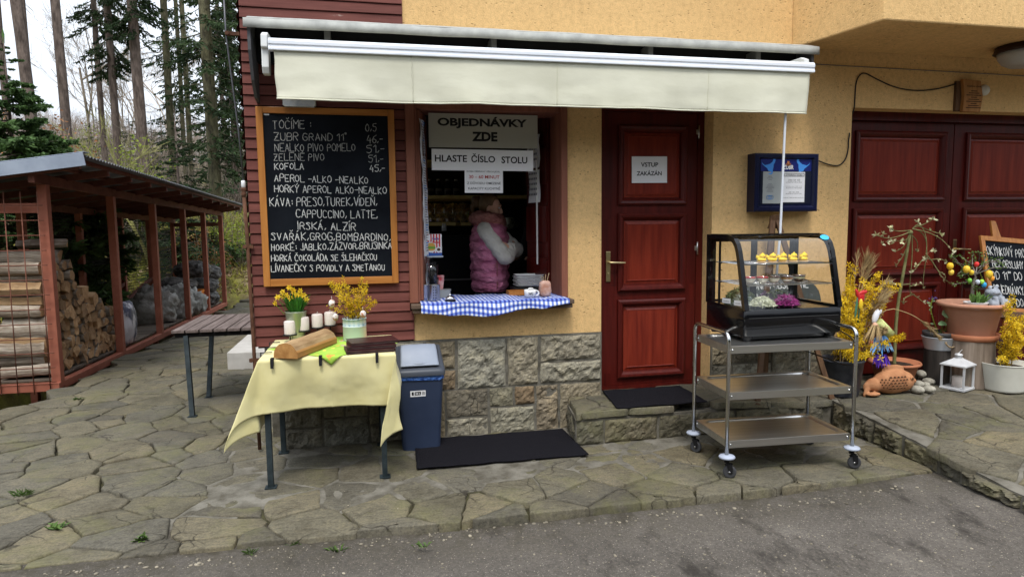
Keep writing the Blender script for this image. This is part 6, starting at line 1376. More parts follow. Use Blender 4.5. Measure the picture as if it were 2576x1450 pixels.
# ------------------------------------------------------------------ things on the right wall
NAVY = M('navy_cabinet', (.003, .004, .022), (.005, .007, .034), scale=3, rough=.3, spec=.3); NAVYL = M('navy_print', (.010, .018, .15), rough=.4); BULL = M('bull_blue', (.06, .27, .72), rough=.5); WPRINT = M('white_print', (.78, .78, .76), rough=.6); GOLDP = M('gold_print', (.55, .20, .06), rough=.5)
a, b = atY(1899, 385, -.11), atY(2054, 531, -.11); LX0, LX1, LZ0, LZ1 = a.x, b.x, b.z, a.z; lb_ = thing('menu_lightbox', 'dark blue framed brewery display box with opening hours on the plaster wall', 'notice box', ((LX0+LX1)/2, -.05, LZ0))
mb = MB(); mb.box((LX0, -.085, LZ0), (LX1, -.002, LZ1)); loops(mb, LX0, LX1, LZ0, LZ1, [(0, -.086), (0, -.112), (.012, -.118), (.034, -.118), (.048, -.098)]); mb.build('case', NAVY, lb_, fix=False)
o = Vector(((LX0+LX1)/2, -.100, (LZ0+LZ1)/2)); w_, h_ = LX1-LX0, LZ1-LZ0
def rect(mb, x0, x1, y0, y1, lift, mi): mb.add([o+X3*x*w_+Z3*y*h_-Y3*lift for x, y in ((x0, y0), (x1, y0), (x1, y1), (x0, y1))], [(0, 1, 2, 3)], mi)
mb = MB(); rect(mb, -.40, .40, -.36, .40, .0005, 0); rect(mb, -.40, .40, .20, .41, .001, 1)
rect(mb, -.36, -.045, -.36, .19, .002, 2); rect(mb, -.045, .30, -.34, .185, .003, 3)
mb.build('poster', [M('dark_backing', (.012, .014, .03), rough=.3), NAVYL, M('grey_paper', (.36, .38, .37), rough=.8), PAPER], lb_, fix=False)
mb = MB(); bull = [(-.9,.55),(-.98,.9),(-.82,.62),(-.55,.42),(-.2,.5),(.15,.62),(.5,.95),(.62,1.25),(.50,1.5),(.2,1.62),(.55,1.66),(.85,1.5),(.95,1.2),(.85,.85),(.68,.55),(.66,.1),(.58,-.35),(.6,-.7),(.45,-1.0),(.1,-1.02),(-.12,-.85),(.25,-.85),(.42,-.72),(.2,-.55),(-.05,-.5),(-.2,-.1),(-.5,.15)]
for sx, cx in ((1, -.275), (-1, .265)):
    pts = [o+X3*(cx*w_+sx*x*.065)+Z3*(.275*h_+(y-.2)*.052)-Y3*.0022 for x, y in bull]; mb.add(pts if sx > 0 else pts[::-1], [list(range(len(pts)))])
bo = mb.build('bull_emblem', BULL, lb_, fix=False)
mb = MB(); put_text(mb, 'ZUBR', o, X3, Z3, .03*w_, .265*h_, .17*w_, .075*h_, .03, 0, .003); put_text(mb, 'v', o, X3, Z3, -.03*w_, .315*h_, .025*w_, .012*h_, .03, 0, .003)
for k in range(9): q = pi*(1.15+.7*k/8); mb.add([o+X3*(.03*w_+.022*cos(q)+i*.004)+Z3*(.345*h_+.022*sin(q)+j*.006)-Y3*.003 for i, j in ((-1, -1), (1, -1), (1, 1), (-1, 1))], [(0, 1, 2, 3)], 1)
mb.add([o+X3*(.03*w_+.010*i)+Z3*(.347*h_+.013*j)-Y3*.003 for i, j in ((-1, -1), (1, -1), (1, 1), (-1, 1))], [(0, 1, 2, 3)], 1); mb.build('brand_lettering', [WPRINT, GOLDP], lb_, fix=False)
mb = MB(); cxx = .127*w_
for s, y, wd, hh in (('OTEVÍRACÍ DOBA', .135, .27, .028), ('Květen 11.00 - 18.00', .055, .19, .017), ('Červen 11.00 - 19.00', .030, .19, .017), ('(Kuchyně od 11.00 do 18.00)', .005, .25, .018), ('Červenec, srpen 10.00 - 21.00', -.065, .26, .017), ('(Kuchyně od 11.00 do 20.00)', -.095, .25, .018), ('Září 11.00 - 18.00', -.165, .16, .017), ('(Kuchyně od 11.00 do 17.30)', -.192, .25, .018), ('Facebook: Rybářská chata Luhačovice', -.262, .32, .018)): put_text(mb, s, o, X3, Z3, cxx, y*h_, wd*w_, hh*h_, .012, 0, .0038)
for d in (0, .008):
    x0, x1, y0, y1 = -.035+d, .29-d, .105+d, .165-d
    for q in ((x0, x1, y0, y0+.004), (x0, x1, y1-.004, y1), (x0, x0+.004, y0, y1), (x1-.004, x1, y0, y1)): rect(mb, q[0], q[1], q[2], q[3], .0038, 0)
for k, (s, wd) in enumerate((('NABÍDKA', .06), ('Z KUCHYNĚ', .1), ('2025', .06))): put_text(mb, s, o, X3, Z3, -.25*w_, (.105-.028*k)*h_, wd*w_, .012*h_, 0, 1, .0035) if False else rect(mb, -.25-wd*.5, -.25+wd*.5, .10-.028*k, .108-.028*k, .0035, 1)
for k in range(7): rect(mb, -.25-(.03+.012*((k*5) % 4)), -.25+(.03+.012*((k*5) % 4)), -.025-.022*k, -.018-.022*k, .0035, 1)
mb.build('print', [INK, GREYINK], lb_, fix=False)
mb = MB()
for k in (0, 1, 2): pts = [o+X3*((-.275+.028*k)*w_+.016*cos(q))+Z3*(-.255*h_+.016*sin(q))-Y3*.004 for q in [2*pi*i/16 for i in range(17)]]; mb.tube(pts, .0016, 4)
mb.build('ring_logo', BLUEINK, lb_)
mb = MB(); mb.add([Vector((x, -.106, z)) for x, z in ((LX0+.045, LZ0+.045), (LX1-.045, LZ0+.045), (LX1-.045, LZ1-.045), (LX0+.045, LZ1-.045))], [(0, 1, 2, 3)]); mb.build('front_pane', glass_mat('cabinet_glass', (.97, .97, .97), .6), lb_, fix=False)
P = smooth([atY(2055, 403, -.02), atY(2085, 415, -.012), atY(2110, 418, -.012), atY(2127, 402, -.012), atY(2134, 370, -.012), atY(2133, 355, -.012), atY(2138, 330, -.01), Vector((4.055, .06, 2.35)), Vector((4.075, .11, 2.5)), atY(2148, 285, -.008), atY(2150, 240, -.008), atY(2153, 200, -.008), atY(2170, 180, -.008), atY(2200, 197, -.010), atY(2250, 221, -.012), atY(2310, 230, -.012), atY(2370, 222, -.012), atY(2412, 208, -.02)])
mb = MB(); mb.tube(P, .0055, 6); tag(mb.build('wall_cable', CAB), 'black cable sagging across the plaster from the blue box to the wooden plaque', 'cable')
mb = MB(); mb.tube([Vector((3.46, -.012, 2.945)), Vector((3.9, -.012, 2.94)), Vector((5.0, -.012, 2.93)), Vector((6.5, -.012, 2.915))], .004, 5); tag(mb.build('thin_wire', M('grey_cable', (.16, .15, .14), rough=.6)), 'thin grey wire running along the wall under the projecting bay', 'cable')
a, b = atY(2424, 200, -.05), atY(2466, 283, -.05); pk = thing('wooden_plaque', 'small wooden plaque with burnt lettering above the garage door', 'plaque', ((a.x+b.x)/2, 0, b.z)); mb = MB()
mb.prism([(a.x-.02, a.z), (b.x-.03, a.z-.01), (b.x, (a.z+b.z)/2), (b.x-.02, b.z), (a.x-.01, b.z), (a.x, (a.z+b.z)/2)], 0, .035, T=lambda p: Vector((p.x, -p.z-.03, p.y))); mb.build('board', wood_mat('plaque_wood', (.24, .10, .025), (.40, .19, .06), axis=2, rough=.6), pk, bevel=.004)
mb = MB(); mb.box((a.x-.05, -.03, b.z+.01), (a.x+.02, -.002, a.z-.01)); mb.build('backing', DWOOD, pk)
mb = MB(); put_text(mb, 'Rybářova výsada', Vector(((a.x+b.x)/2, -.065, 0)), X3, Z3, 0, a.z-.06, .15, .022, .01, 0, .001)
for k in range(9): wd = .04+.03*((k*7) % 3); z = a.z-.10-k*.018; mb.add([Vector(((a.x+b.x)/2+i*wd*.8, -.066, z+j*.0035)) for i, j in ((-1, -1), (1, -1), (1, 1), (-1, 1))], [(0, 1, 2, 3)])
mb.build('lettering', M('burnt_mark', (.03, .012, .005), rough=.9), pk, fix=False)
c = atY(2476, 227, -.01); mb = MB(); mb.lathe([(0, 0), (.048, 0), (.048, .012), (.040, .026), (0, .030)], Vector((c.x, -.001, c.z)), 24, R=Matrix.Rotation(radians(90), 3, 'X')); tag(mb.build('wall_sensor', M('sensor_white', (.66, .64, .58), rough=.4)), 'round white sensor cap beside the wooden plaque', 'sensor')
cl = thing('ceiling_lamp', 'round frosted glass lamp with dark wooden rim under the bay', 'lamp', (5.33, -.42, 3.06)); mb = MB(); mb.lathe([(.02, .0), (.20, 0), (.205, -.03), (.215, -.045), (.20, -.055), (.17, -.05)], (5.33, -.42, 3.058), 32); mb.build('rim', M('dark_rim', (.035, .016, .010), rough=.4), cl)
mb = MB(); mb.lathe([(.185, -.05), (.18, -.09), (.15, -.135), (.10, -.165), (.04, -.178), (0, -.18)], (5.33, -.42, 3.058), 32); mb.build('shade', M('frosted_glass', (.62, .61, .58), rough=.35, trans=.3), cl)

# ------------------------------------------------------------------ pots on the terrace
TERRA = M('terracotta', (.34, .125, .060), (.44, .175, .090), scale=5, rough=.75, bump=.1); TERRAL = M('pale_terracotta', (.42, .205, .130), (.52, .27, .18), scale=3, rough=.8, bump=.1); SOIL = M('soil', (.022, .015, .010), (.06, .04, .028), scale=60, rough=1, bump=1, bscale=80, bdist=.02)
def potpart(parent, c, prof, mat, name='pot', n=32): mb = MB(); mb.lathe(prof, c, n); return mb.build(name, mat, parent)
def soil(parent, c, r_): mb = MB(); mb.lathe([(r_, 0), (r_*.6, .008), (0, .012)], c, 20); return mb.build('soil', SOIL, parent)
# black bucket with forsythia
r = random.Random(41); c = Vector((3.79, -.33, .2)); bf = thing('forsythia_bucket', 'black plastic bucket with tall blooming forsythia beside the display case', 'flower pot', tuple(c)); BKT = M('scuffed_bucket', (.022, .024, .032), (.06, .063, .075), scale=14, rough=.5)
potpart(bf, c, [(0, 0), (.125, 0), (.13, .01), (.162, .285), (.170, .29), (.172, .305), (.162, .307), (.155, .27), (0, .265)], BKT); soil(bf, c+Z3*.266, .154)
mb = MB(); mb.tube([c+Vector((-.168, -.0, .29))]+[c+Vector((-.168*cos(q), -.172*sin(q)*.75-.01, .295-.085*sin(q)*-.2-.02*sin(q))) for q in [pi*i/10 for i in range(1, 10)]]+[c+Vector((.168, 0, .29))], .008, 6); mb.build('handle', BKT, bf)
st, fl = MB(), MB()
def z2(zx, zy, Y): return atY((3230+zx*.3448)*.64375, (1000+zy*.3448)*.64375, Y)
for zx, zy, Y in ((270,90,-.25),(250,230,-.3),(300,130,-.35),(230,330,-.4),(330,330,-.3),(210,480,-.42),(190,560,-.45),(600,170,-.2),(560,240,-.25),(740,320,-.25),(800,340,-.2),(430,640,-.4),(380,560,-.45),(480,600,-.3),(250,620,-.5),(330,700,-.5),(200,700,-.45),(160,640,-.4),(390,760,-.48),(640,300,-.3),(450,480,-.3),(520,330,-.3),(420,270,-.25),(290,880,-.48),(180,860,-.45),(350,880,-.42)):
    q = z2(zx, zy, Y); o = c+Vector((r.uniform(-.08, .08), r.uniform(-.06, .06), .27)); L_ = (q-o).length; branch_flowers(st, fl, arc(o, q, .04, r, wob=.012), .005, int(20+58*L_), .030, r, .12, .03)
for k in range(10): q = c+Vector((r.uniform(-.15, .2), -.18+r.uniform(-.1, .05), r.uniform(.33, .48))); branch_flowers(st, fl, arc(c+Vector((0, -.03, .27)), q, .03, r), .003, 14, .028, r, .3, .03)
q0 = z2(420, 1120, -.42); q1 = z2(870, 910, -.50); branch_flowers(st, fl, arc(c+Vector((.08, -.05, .28)), q0, .02, r), .004, 12, .028, r, .4, .02); branch_flowers(st, fl, arc(q0, q1, .02, r), .004, 105, .030, r, 0, .03)
st.build('stems', STEMB, bf, fix=False); fl.build('flowers', YEL, bf, fix=False)
# pampas / dry grass in a dark log vase
pg = thing('dry_grass', 'dry pampas grass and straw in a dark log vase behind the forsythia', 'dried plant', (3.98, -.16, .2)); c = Vector((3.98, -.16, .2)); potpart(pg, c, [(0, 0), (.085, 0), (.085, .36), (.06, .36), (0, .30)], M('dark_log', (.03, .025, .02), (.09, .075, .06), scale=14, rough=.95), 'vase')
STRAW = M('straw', (.28, .19, .085), (.48, .36, .19), scale=4, rough=.9, island=.35); st, mb = MB(), MB()
def plume(P, n, l, w_, spread):
    st.tube(P, [.0035]*(len(P)-1)+[.0015], 4, cap=False); k = len(P)-1
    for _ in range(n):
        t = r.uniform(.62, 1); i = min(k-1, int(t*k)); p = P[i].lerp(P[i+1], t*k-i); d = (P[i+1]-P[i]).normalized()+Vector((r.gauss(0, spread), r.gauss(0, spread), r.gauss(0, spread))); blade(mb, p, d, l*r.uniform(.5, 1.1), w_, r)
for zx, zy, Y, n, l in ((345, 10, -.1, 60, .10), (440, 60, -.15, 170, .14), (490, 110, -.15, 150, .13), (660, 310, -.1, 130, .10), (610, 470, -.3, 230, .13), (560, 540, -.33, 220, .13), (500, 640, -.36, 200, .12)):
    plume(smooth([c+Vector((r.uniform(-.03, .03), 0, .34)), c.lerp(z2(zx, zy, Y), .5)+Z3*.28, z2(zx, zy, Y)], 2), n, l, .004, .28)
plume(smooth([c+Vector((.03, 0, .35)), z2(640, 565, -.35), z2(950, 650, -.4), z2(1110, 760, -.42), z2(1250, 900, -.42)], 2), 210, .075, .004, .22)
for _ in range(260): o = c+Vector((r.gauss(.05, .07), r.gauss(-.10, .05), r.uniform(.25, .75))); blade(mb, o, Vector((r.gauss(0, .5), r.gauss(0, .4), 1)), r.uniform(.1, .28), .006, r)
st.build('stalks', STRAW, pg, fix=False); mb.build('plumes', STRAW, pg, fix=False)
# wooden tulip, dolls
tu = thing('wooden_tulip', 'painted tulip with red and yellow petals stuck in the forsythia', 'ornament', tuple(z2(370, 700, -.48))); p = z2(385, 480, -.50)
mb = MB(); mb.ball(p, (.030, .014, .055), 16, R=Matrix.Rotation(.3, 3, 'Y')); mb.ball(p+Vector((-.03, .0, .03)), (.016, .012, .055), 14, R=Matrix.Rotation(-.4, 3, 'Y')); mb.ball(p+Vector((.015, 0, .045)), (.045, .012, .020), 14, R=Matrix.Rotation(-.3, 3, 'Y')); mb.build('red_petals', M('red_paint', (.48, .02, .02), rough=.35, coat=.3), tu)
mb = MB(); mb.ball(p+Vector((-.008, -.012, -.045)), (.018, .010, .045), 14); mb.build('yellow_petal', M('yellow_paint', (.72, .48, .03), rough=.4), tu)
mb = MB(); mb.tube([p+Vector((-.01, 0, -.06)), z2(350, 760, -.48)], .006, 6); mb.ball(p+Vector((-.045, -.008, -.07)), (.012, .005, .085), 12, R=Matrix.Rotation(.1, 3, 'Y')); mb.build('stem', M('green_paint', (.06, .16, .09), rough=.5), tu)
def cone(mb, p, q, r0, r1, n=14, mi=0): mb.tube([p, q], [r0, r1], n, mi=mi)
SKIN_D = M('doll_skin', (.62, .36, .24), rough=.6)
dl = thing('straw_doll', 'straw haired doll with white headscarf, pale green coat and blue skirt among the flowers', 'doll', tuple(z2(590, 1060, -.42))); p = z2(545, 790, -.44)
mb = MB(); mb.ball(p, (.024, .022, .028), 14); mb.build('head', SKIN_D, dl)
mb = MB(); mb.ball(p+Vector((.018, .018, .075)), (.026, .022, .062), 16, R=Matrix.Rotation(.35, 3, 'Y')); mb.ball(p+Vector((.055, .015, .11)), (.014, .010, .024), 12, R=Matrix.Rotation(.6, 3, 'Y')); mb.build('headscarf', M('white_cloth', (.64, .64, .68), (.74, .74, .78), scale=9, rough=.9), dl)
mb = MB(); cone(mb, p+Vector((.06, .03, .03)), p+Vector((.16, .03, -.085)), .034, .050); mb.build('coat', M('pale_green_knit', (.42, .46, .16), (.54, .58, .26), scale=60, rough=.95), dl)
mb = MB()
for _ in range(170): a = r.uniform(0, 6.28); blade(mb, p+Vector((cos(a)*.026, sin(a)*.02-.004, .012)), Vector((cos(a)*.4-.25, sin(a)*.3-.1, -1)), r.uniform(.09, .19), .006, r)
for _ in range(90): blade(mb, p+Vector((.07, -.012, -.03)), Vector((r.gauss(0, .5), r.gauss(-.2, .3), r.gauss(-.2, .5))), .05, .006, r)
mb.build('straw_hair', STRAW, dl, fix=False)
mb = MB()
for _ in range(60): a = r.uniform(-1, 1); blade(mb, p+Vector((.05+.05*a, -.01, -.10+.02*r.random())), Vector((a*.6, -.2, -1)), r.uniform(.07, .16), .022, r)
mb.build('blue_skirt', M('blue_ribbon', (.05, .22, .55), (.28, .50, .75), scale=20, rough=.5, island=.3), dl, fix=False)
mb = MB()
for _ in range(26): a = r.uniform(-1, 1); blade(mb, p+Vector((.07+.05*a, 0, -.24)), Vector((a*.5, -.1, -1)), r.uniform(.06, .12), .022, r)
mb.build('violet_hem', M('violet_ribbon', (.09, .03, .34), rough=.5, island=.3), dl, fix=False)
mb = MB(); mb.ball(z2(690, 885, -.40), (.035, .02, .014), 12); mb.ball(z2(500, 975, -.45), (.02, .015, .016), 12); mb.build('red_bow', M('orange_red_cloth', (.55, .10, .03), rough=.8), dl)
# weeping willow in a terracotta pot
c = atZ(2247, 962, .2); c = Vector((c.x, c.y, .2)); ww = thing('weeping_willow', 'small grafted weeping willow with pale catkins in an orange plastic pot', 'potted tree', tuple(c)); potpart(ww, c, [(0, 0), (.135, 0), (.14, .01), (.185, .17), (.205, .172), (.212, .185), (.205, .198), (.19, .196), (.178, .17), (0, .165)], TERRA); soil(ww, c+Z3*.166, .178)
def z3(zx, zy, Y): return atY((3200+zx*.5517)*.64375, (800+zy*.5517)*.64375, Y)
WB = M('willow_bark', (.10, .10, .035), (.22, .21, .09), scale=12, rough=.8); mb, lf = MB(), MB(); Yw = c.y-.02; LFP = M('willow_bud', (.44, .43, .20), (.62, .60, .42), scale=9, rough=.7, island=.2, trans=.2)
tp = z3(645, 195, Yw); tkw = smooth([Vector((c.x-.02, Yw, .36)), z3(545, 760, Yw), z3(605, 430, Yw), tp], 2); mb.tube(tkw, [lerp(.0155, .0105, i/(len(tkw)-1)) for i in range(len(tkw))], 8); mb.ball(tp, .022, 10)
def leafs(p, n, s):
    for _ in range(n): blade(lf, p, Vector((r.gauss(0, .6), r.gauss(0, .6), r.gauss(.4, .6))), s*r.uniform(.6, 1.2), s*.5, r)
for pts, yo in (([(650,190),(560,225),(480,240),(405,215)],-.15),([(650,180),(540,190),(500,160)],-.1),([(660,170),(700,130),(740,170),(765,260),(755,345)],-.05),([(755,345),(800,400),(850,480),(880,525),(940,560)],-.08),([(660,165),(740,200),(770,300),(740,480),(735,590)],.04),([(655,180),(660,300),(655,420),(640,560),(645,640)],.03),([(645,640),(600,660),(595,690)],0),([(645,620),(700,660),(740,690)],0),
        ([(660,170),(760,190),(850,230),(905,280),(950,340)],-.12),([(670,160),(740,140),(810,100)],-.1),([(700,150),(800,190),(880,210)],-.06),([(640,200),(600,300),(540,330)],.05),([(640,260),(590,370),(545,430)],.05),([(750,360),(700,430),(660,480)],-.02),([(780,390),(850,380),(905,400)],-.03),([(800,400),(840,470),(900,500),(880,540)],-.02),([(640,560),(560,570),(500,560)],0),([(640,575),(720,560)],0),([(650,210),(700,260),(690,330)],.08),([(640,230),(590,260),(520,250)],.06)):
    P = smooth([z3(x, y, Yw+yo*k/len(pts)) for k, (x, y) in enumerate(pts)], 2); mb.tube(P, [lerp(.0055, .0022, i/(len(P)-1)) for i in range(len(P))], 5, cap=False)
    for k in range(1, 5): leafs(P[int(len(P)*(.35+.16*k))-1] if int(len(P)*(.35+.16*k))-1 < len(P) else P[-1], r.choice((0, 0, 1, 2)), .032)
    leafs(P[-1], 3, .036)
for x, y in ((805, 100), (530, 265), (580, 262), (485, 262), (810, 325), (450, 205), (405, 215), (445, 275), (505, 165), (700, 120), (690, 430), (870, 215), (755, 385)): leafs(z3(x, y, Yw-.06), 6, .034)
mb.build('branches', WB, ww, fix=False); lf.build('leaves', LFP, ww, fix=False)
# ceramic fish and pebbles
c = Vector((4.17, -.41, .2)); fs_ = thing('ceramic_fish', 'terracotta pottery fish with pierced scales lying before the willow pot', 'garden ornament', tuple(c)); CER = M('rough_terracotta', (.30, .125, .055), (.44, .21, .10), scale=12, rough=.85, bump=.5, bscale=60)
mb = MB(); Ry = Matrix.Rotation(0, 3, 'Z'); mb.ball(c+Vector((.04, 0, .105)), (.19, .075, .105), 28); mb.ball(c+Vector((.14, -.005, .10)), (.095, .068, .085), 20); mb.ball(c+Vector((-.12, 0, .085)), (.10, .05, .06), 18); mb.ball(c+Vector((-.20, -.005, .07)), (.045, .022, .045), 14)
mb.ball(c+Vector((-.225, -.02, .035)), (.022, .015, .05), 12, R=Matrix.Rotation(.5, 3, 'Y')); mb.ball(c+Vector((-.18, -.05, .02)), (.065, .03, .018), 14); mb.ball(c+Vector((.05, .0, .205)), (.10, .014, .04), 16); mb.ball(c+Vector((.0, .0, .20)), (.07, .014, .04), 16); mb.ball(c+Vector((.235, -.01, .10)), (.016, .03, .024), 12); mb.build('body', CER, fs_, remesh=.0055, smooth_it=4)
HOLE = M('pierced_hole', (.012, .008, .006), rough=1); mb = MB()
def onf(x, z): # point on the front of the fish body
    q = 1-((x-.04)/.19)**2-((z-.105)/.105)**2; return c+Vector((x, -.076*sqrt(max(0, q))-.004, z))
def spoton(x, z, sx, sz, kind):
    n = 12; pts = [(sx*cos(2*pi*k/n), sz*sin(2*pi*k/n)) for k in range(n)] if kind else [(sx*cos(pi*k/7), sz*sin(pi*k/7)) for k in range(8)]+[(sx*.7*cos(pi*k/7), sz*.25*sin(pi*k/7)) for k in range(7, -1, -1)]
    ps = [onf(x+a, z+b) for a, b in pts]; mb.add(ps, [list(range(len(ps)))])
for j in range(5):
    for i in range(5): x = -.035+i*.034+(j % 2)*.017; z = .052+j*.024; spoton(x, z, .012, .011, 0)
for j in range(4):
    for i in range(3): spoton(-.115+i*.026+(j % 2)*.012, .07+j*.022, .006, .005, 1)
ob = mb.build('scale_holes', HOLE, fs_, fix=False)
for s_, m_ in ((.020, CER), (.010, HOLE)): mb = MB(); mb.ball(c+Vector((.168, -.066-(.02-s_)*.6, .135)), (s_, s_*.5, s_*.8), 12); mb.build('eye_ring' if s_ > .015 else 'eye', m_, fs_)
PBL = M('river_pebble', (.20, .185, .15), (.40, .375, .31), scale=18, rough=.8, bump=.3)
for i, (x, y, s, lb) in enumerate(((2300,958,.05,'small pebble at the left of the pile by the fish'),(2322,962,.06,'pale pebble on top of the pile by the fish'),(2342,968,.055,'pebble at the right of the pile by the fish'),(2298,972,.05,'flat pebble just behind the fish head'),(2318,975,.055,'pebble in the middle of the pile by the fish'),(2313,990,.062,'large round pebble at the front left of the pile'),(2343,988,.055,'rounded pebble at the front right of the pile'),(2335,975,.045,'small grey pebble in the middle right of the pile'),(2283,965,.045,'pebble tucked between fish and willow pot'))):
    p = atZ(x, y, .2); mb = MB(); mb.ball((0, 0, 0), (s, s*.75, s*.55), 14, R=Matrix.Rotation(i, 3, 'Z')); o = mb.build('pebble', PBL, world=False); o.location = (p.x, p.y+.03, .2+s*.5+(.045 if i == 1 else 0)); tag(o, lb, 'stone', 'river pebbles beside the ceramic fish')
# two log stumps
def stump(label, c, R_, H_, mat, cut, seed):
    t = thing('log_stump', label, 'log', tuple(c)); mb = MB(); n = 30; vs = []
    for j in range(7):
        for k in range(n): a = 2*pi*k/n; q = R_*(1+.06*fbm(cos(a)*1.5, sin(a)*1.5, seed+j*.12)+.03*fbm(cos(a)*5, sin(a)*5, seed)); vs.append(c+Vector((q*cos(a), q*sin(a), H_*j/6)))
    mb.add(vs, [(j*n+k, j*n+(k+1) % n, (j+1)*n+(k+1) % n, (j+1)*n+k) for j in range(6) for k in range(n)], 0, True); mb.build('bark', mat, t, fix=False); mb = MB(); mb.add(vs[-n:], [list(range(n))]); mb.build('cut_face', cut, t, fix=False); return t
GST = wood_mat('grey_stump', (.12, .09, .065), (.30, .24, .19), axis=2, scale=.7, rough=.95, island=.02, bump=.8); BST = wood_mat('charred_stump', (.012, .010, .009), (.05, .042, .036), axis=2, scale=.7, rough=.9, island=.02, bump=.8)
s1 = Vector((4.87, -.19, .2)); s2 = Vector((5.13, -.26, .2))
s2 = atZ(2463, 978, .2); s2 = Vector((s2.x+.06, s2.y+.17, .2)); s1 = atZ(2372, 968, .2); s1 = Vector((s1.x+.03, s1.y+.10, .2))
stump('dark charred log stump under the small tin bucket', s1, .112, .30, BST, BST, 3); stump('broad grey weathered log stump carrying the large terracotta pot', s2, .185, .40, GST, GST, 8)
# tin bucket and plant
c = s1+Z3*.302; tbk = thing('tin_bucket', 'small pale tin bucket with rope handle on the charred stump', 'bucket', tuple(c)); potpart(tbk, c, [(0, 0), (.105, 0), (.107, .004), (.132, .105), (.138, .112), (.132, .114), (.125, .10), (.10, .01), (0, .008)], M('pale_tin', (.46, .50, .54), (.58, .61, .65), scale=4, rough=.4, metal=.3)); mb = MB(); mb.tube([c+Vector((.0+.055*cos(q), -.125-.012*sin(-q), .085+.048*sin(q))) for q in [pi+pi*i/10 for i in range(11)]], .008, 6); mb.build('rope_handle', M('rope', (.20, .14, .08), (.34, .26, .16), scale=90, rough=.95), tbk)
c = c+Z3*.02; gp = thing('round_leaf_plant', 'grey pot with round pale leaves and a tall flowering stem inside the tin bucket', 'potted plant', tuple(c)); potpart(gp, c, [(0, 0), (.085, 0), (.115, .10), (.128, .105), (.130, .135), (.122, .137), (.112, .11), (0, .10)], M('grey_plastic_pot', (.05, .05, .05), rough=.6)); soil(gp, c+Z3*.102, .11)
mb, st = MB(), MB(); LFR = M('round_leaf', (.16, .28, .12), (.36, .48, .26), scale=6, rough=.6, trans=.2)
for dx, dz, s in ((.03, .30, .055), (.09, .27, .05), (.11, .24, .045), (.06, .25, .04), (-.02, .22, .03)):
    p = c+Vector((dx, -.05, dz)); st.tube(smooth([c+Vector((0, 0, .1)), c+Vector((dx*.6, -.03, dz*.7)), p], 1), .003, 4); n = 10; ax = Vector((r.gauss(0, .2), -.8, .7)).normalized(); u = ax.cross(Z3).normalized(); w_ = u.cross(ax); mb.add([p]+[p+u*(s*cos(q)*1.2)+w_*(s*sin(q)*.8)-Z3*abs(cos(q))*.012 for q in [2*pi*k/n+.2 for k in range(n)]], [(0, k+1, (k+1) % n+1) for k in range(n)])
P = smooth([c+Vector((0, 0, .1)), z3(800, 800, c.y-.03), z3(785, 720, c.y-.03), z3(805, 660, c.y-.03)], 2); st.tube(P, .0055, 5)
for k in range(10): blade(mb, P[int(len(P)*.3)+k % (len(P)*6//10)], Vector((r.gauss(0, 1), r.gauss(0, .6), .3)), .04, .018, r)
st.build('stems', LEAFY, gp, fix=False); mb.build('leaves', LFR, gp, fix=False); mb = MB()
for _ in range(16): mb.ball(P[-1]+Vector((r.gauss(0, .018), r.gauss(0, .015), r.gauss(0, .02))), .005, 6)
mb.build('flowers', M('violet_flower', (.10, .08, .26), rough=.6), gp, fix=False)
# large terracotta planter with egg tree
c = s2+Z3*.402; pl = thing('terracotta_planter', 'large pale terracotta planter with saucer and small Easter tree on the grey stump', 'flower pot', tuple(c)); potpart(pl, c, [(0, 0), (.19, 0), (.20, .012), (.215, .055), (.205, .055), (.19, .02), (0, .018)], TERRA, 'saucer')
potpart(pl, c+Z3*.019, [(0, 0), (.165, 0), (.17, .008), (.205, .20), (.212, .205), (.214, .235), (.221, .24), (.224, .265), (.262, .27), (.270, .285), (.262, .305), (.235, .303), (.222, .27), (0, .262)], TERRAL); soil(pl, c+Z3*.282, .222)
PT = c+Z3*.285; Yt = s2.y
TB = M('grey_bark', (.12, .105, .09), (.24, .21, .18), scale=14, rough=.9); LV = M('small_leaf', (.06, .12, .02), (.15, .24, .06), scale=9, rough=.6, island=.3, trans=.2); st, lf = MB(), MB()
def z4(zx, zy, Y): return atY((3500+zx*.27594)*.64375, (880+zy*.27594)*.64375, Y)
tk = smooth([PT+Vector((0, 0, -.01)), z4(1080, 930, Yt), z4(1090, 830, Yt), z4(1130, 720, Yt)], 2); st.tube(tk, [lerp(.016, .010, i/(len(tk)-1)) for i in range(len(tk))], 8); fk = z4(1130, 720, Yt)
for pts in ([(1130,720),(1060,640),(940,620),(850,470),(740,420)],[(1130,700),(1080,560),(1000,500),(900,430)],[(1130,680),(1150,560),(1180,470),(1180,370)],[(1140,690),(1230,580),(1330,520),(1480,470)],[(1140,690),(1250,640),(1400,590),(1530,600)],[(1080,560),(1080,450),(1090,380)],[(1230,580),(1260,450),(1270,380)],[(1090,650),(960,700),(900,720)],[(1100,640),(1000,600),(870,690)],[(1330,520),(1420,510),(1500,530)],[(1180,600),(1240,530),(1360,480)],[(1060,640),(960,560),(820,510)],[(1100,840),(1050,790),(790,840)],[(1110,860),(1140,880)]):
    P = smooth([z4(x, y, Yt+.05*sin(k*2+x)) for k, (x, y) in enumerate(pts)], 2); st.tube(P, [lerp(.006, .002, i/(len(P)-1)) for i in range(len(P))], 5, cap=False)
    for _ in range(26):
        q = P[r.randrange(len(P)//3, len(P))]+Vector((r.gauss(0, .012), r.gauss(0, .012), r.gauss(0, .012))); blade(lf, q, Vector((r.gauss(0, 1), r.gauss(0, 1), r.gauss(.3, .6))), .020, .011, r)
st.build('branches', TB, pl, fix=False); lf.build('leaves', LV, pl, fix=False)
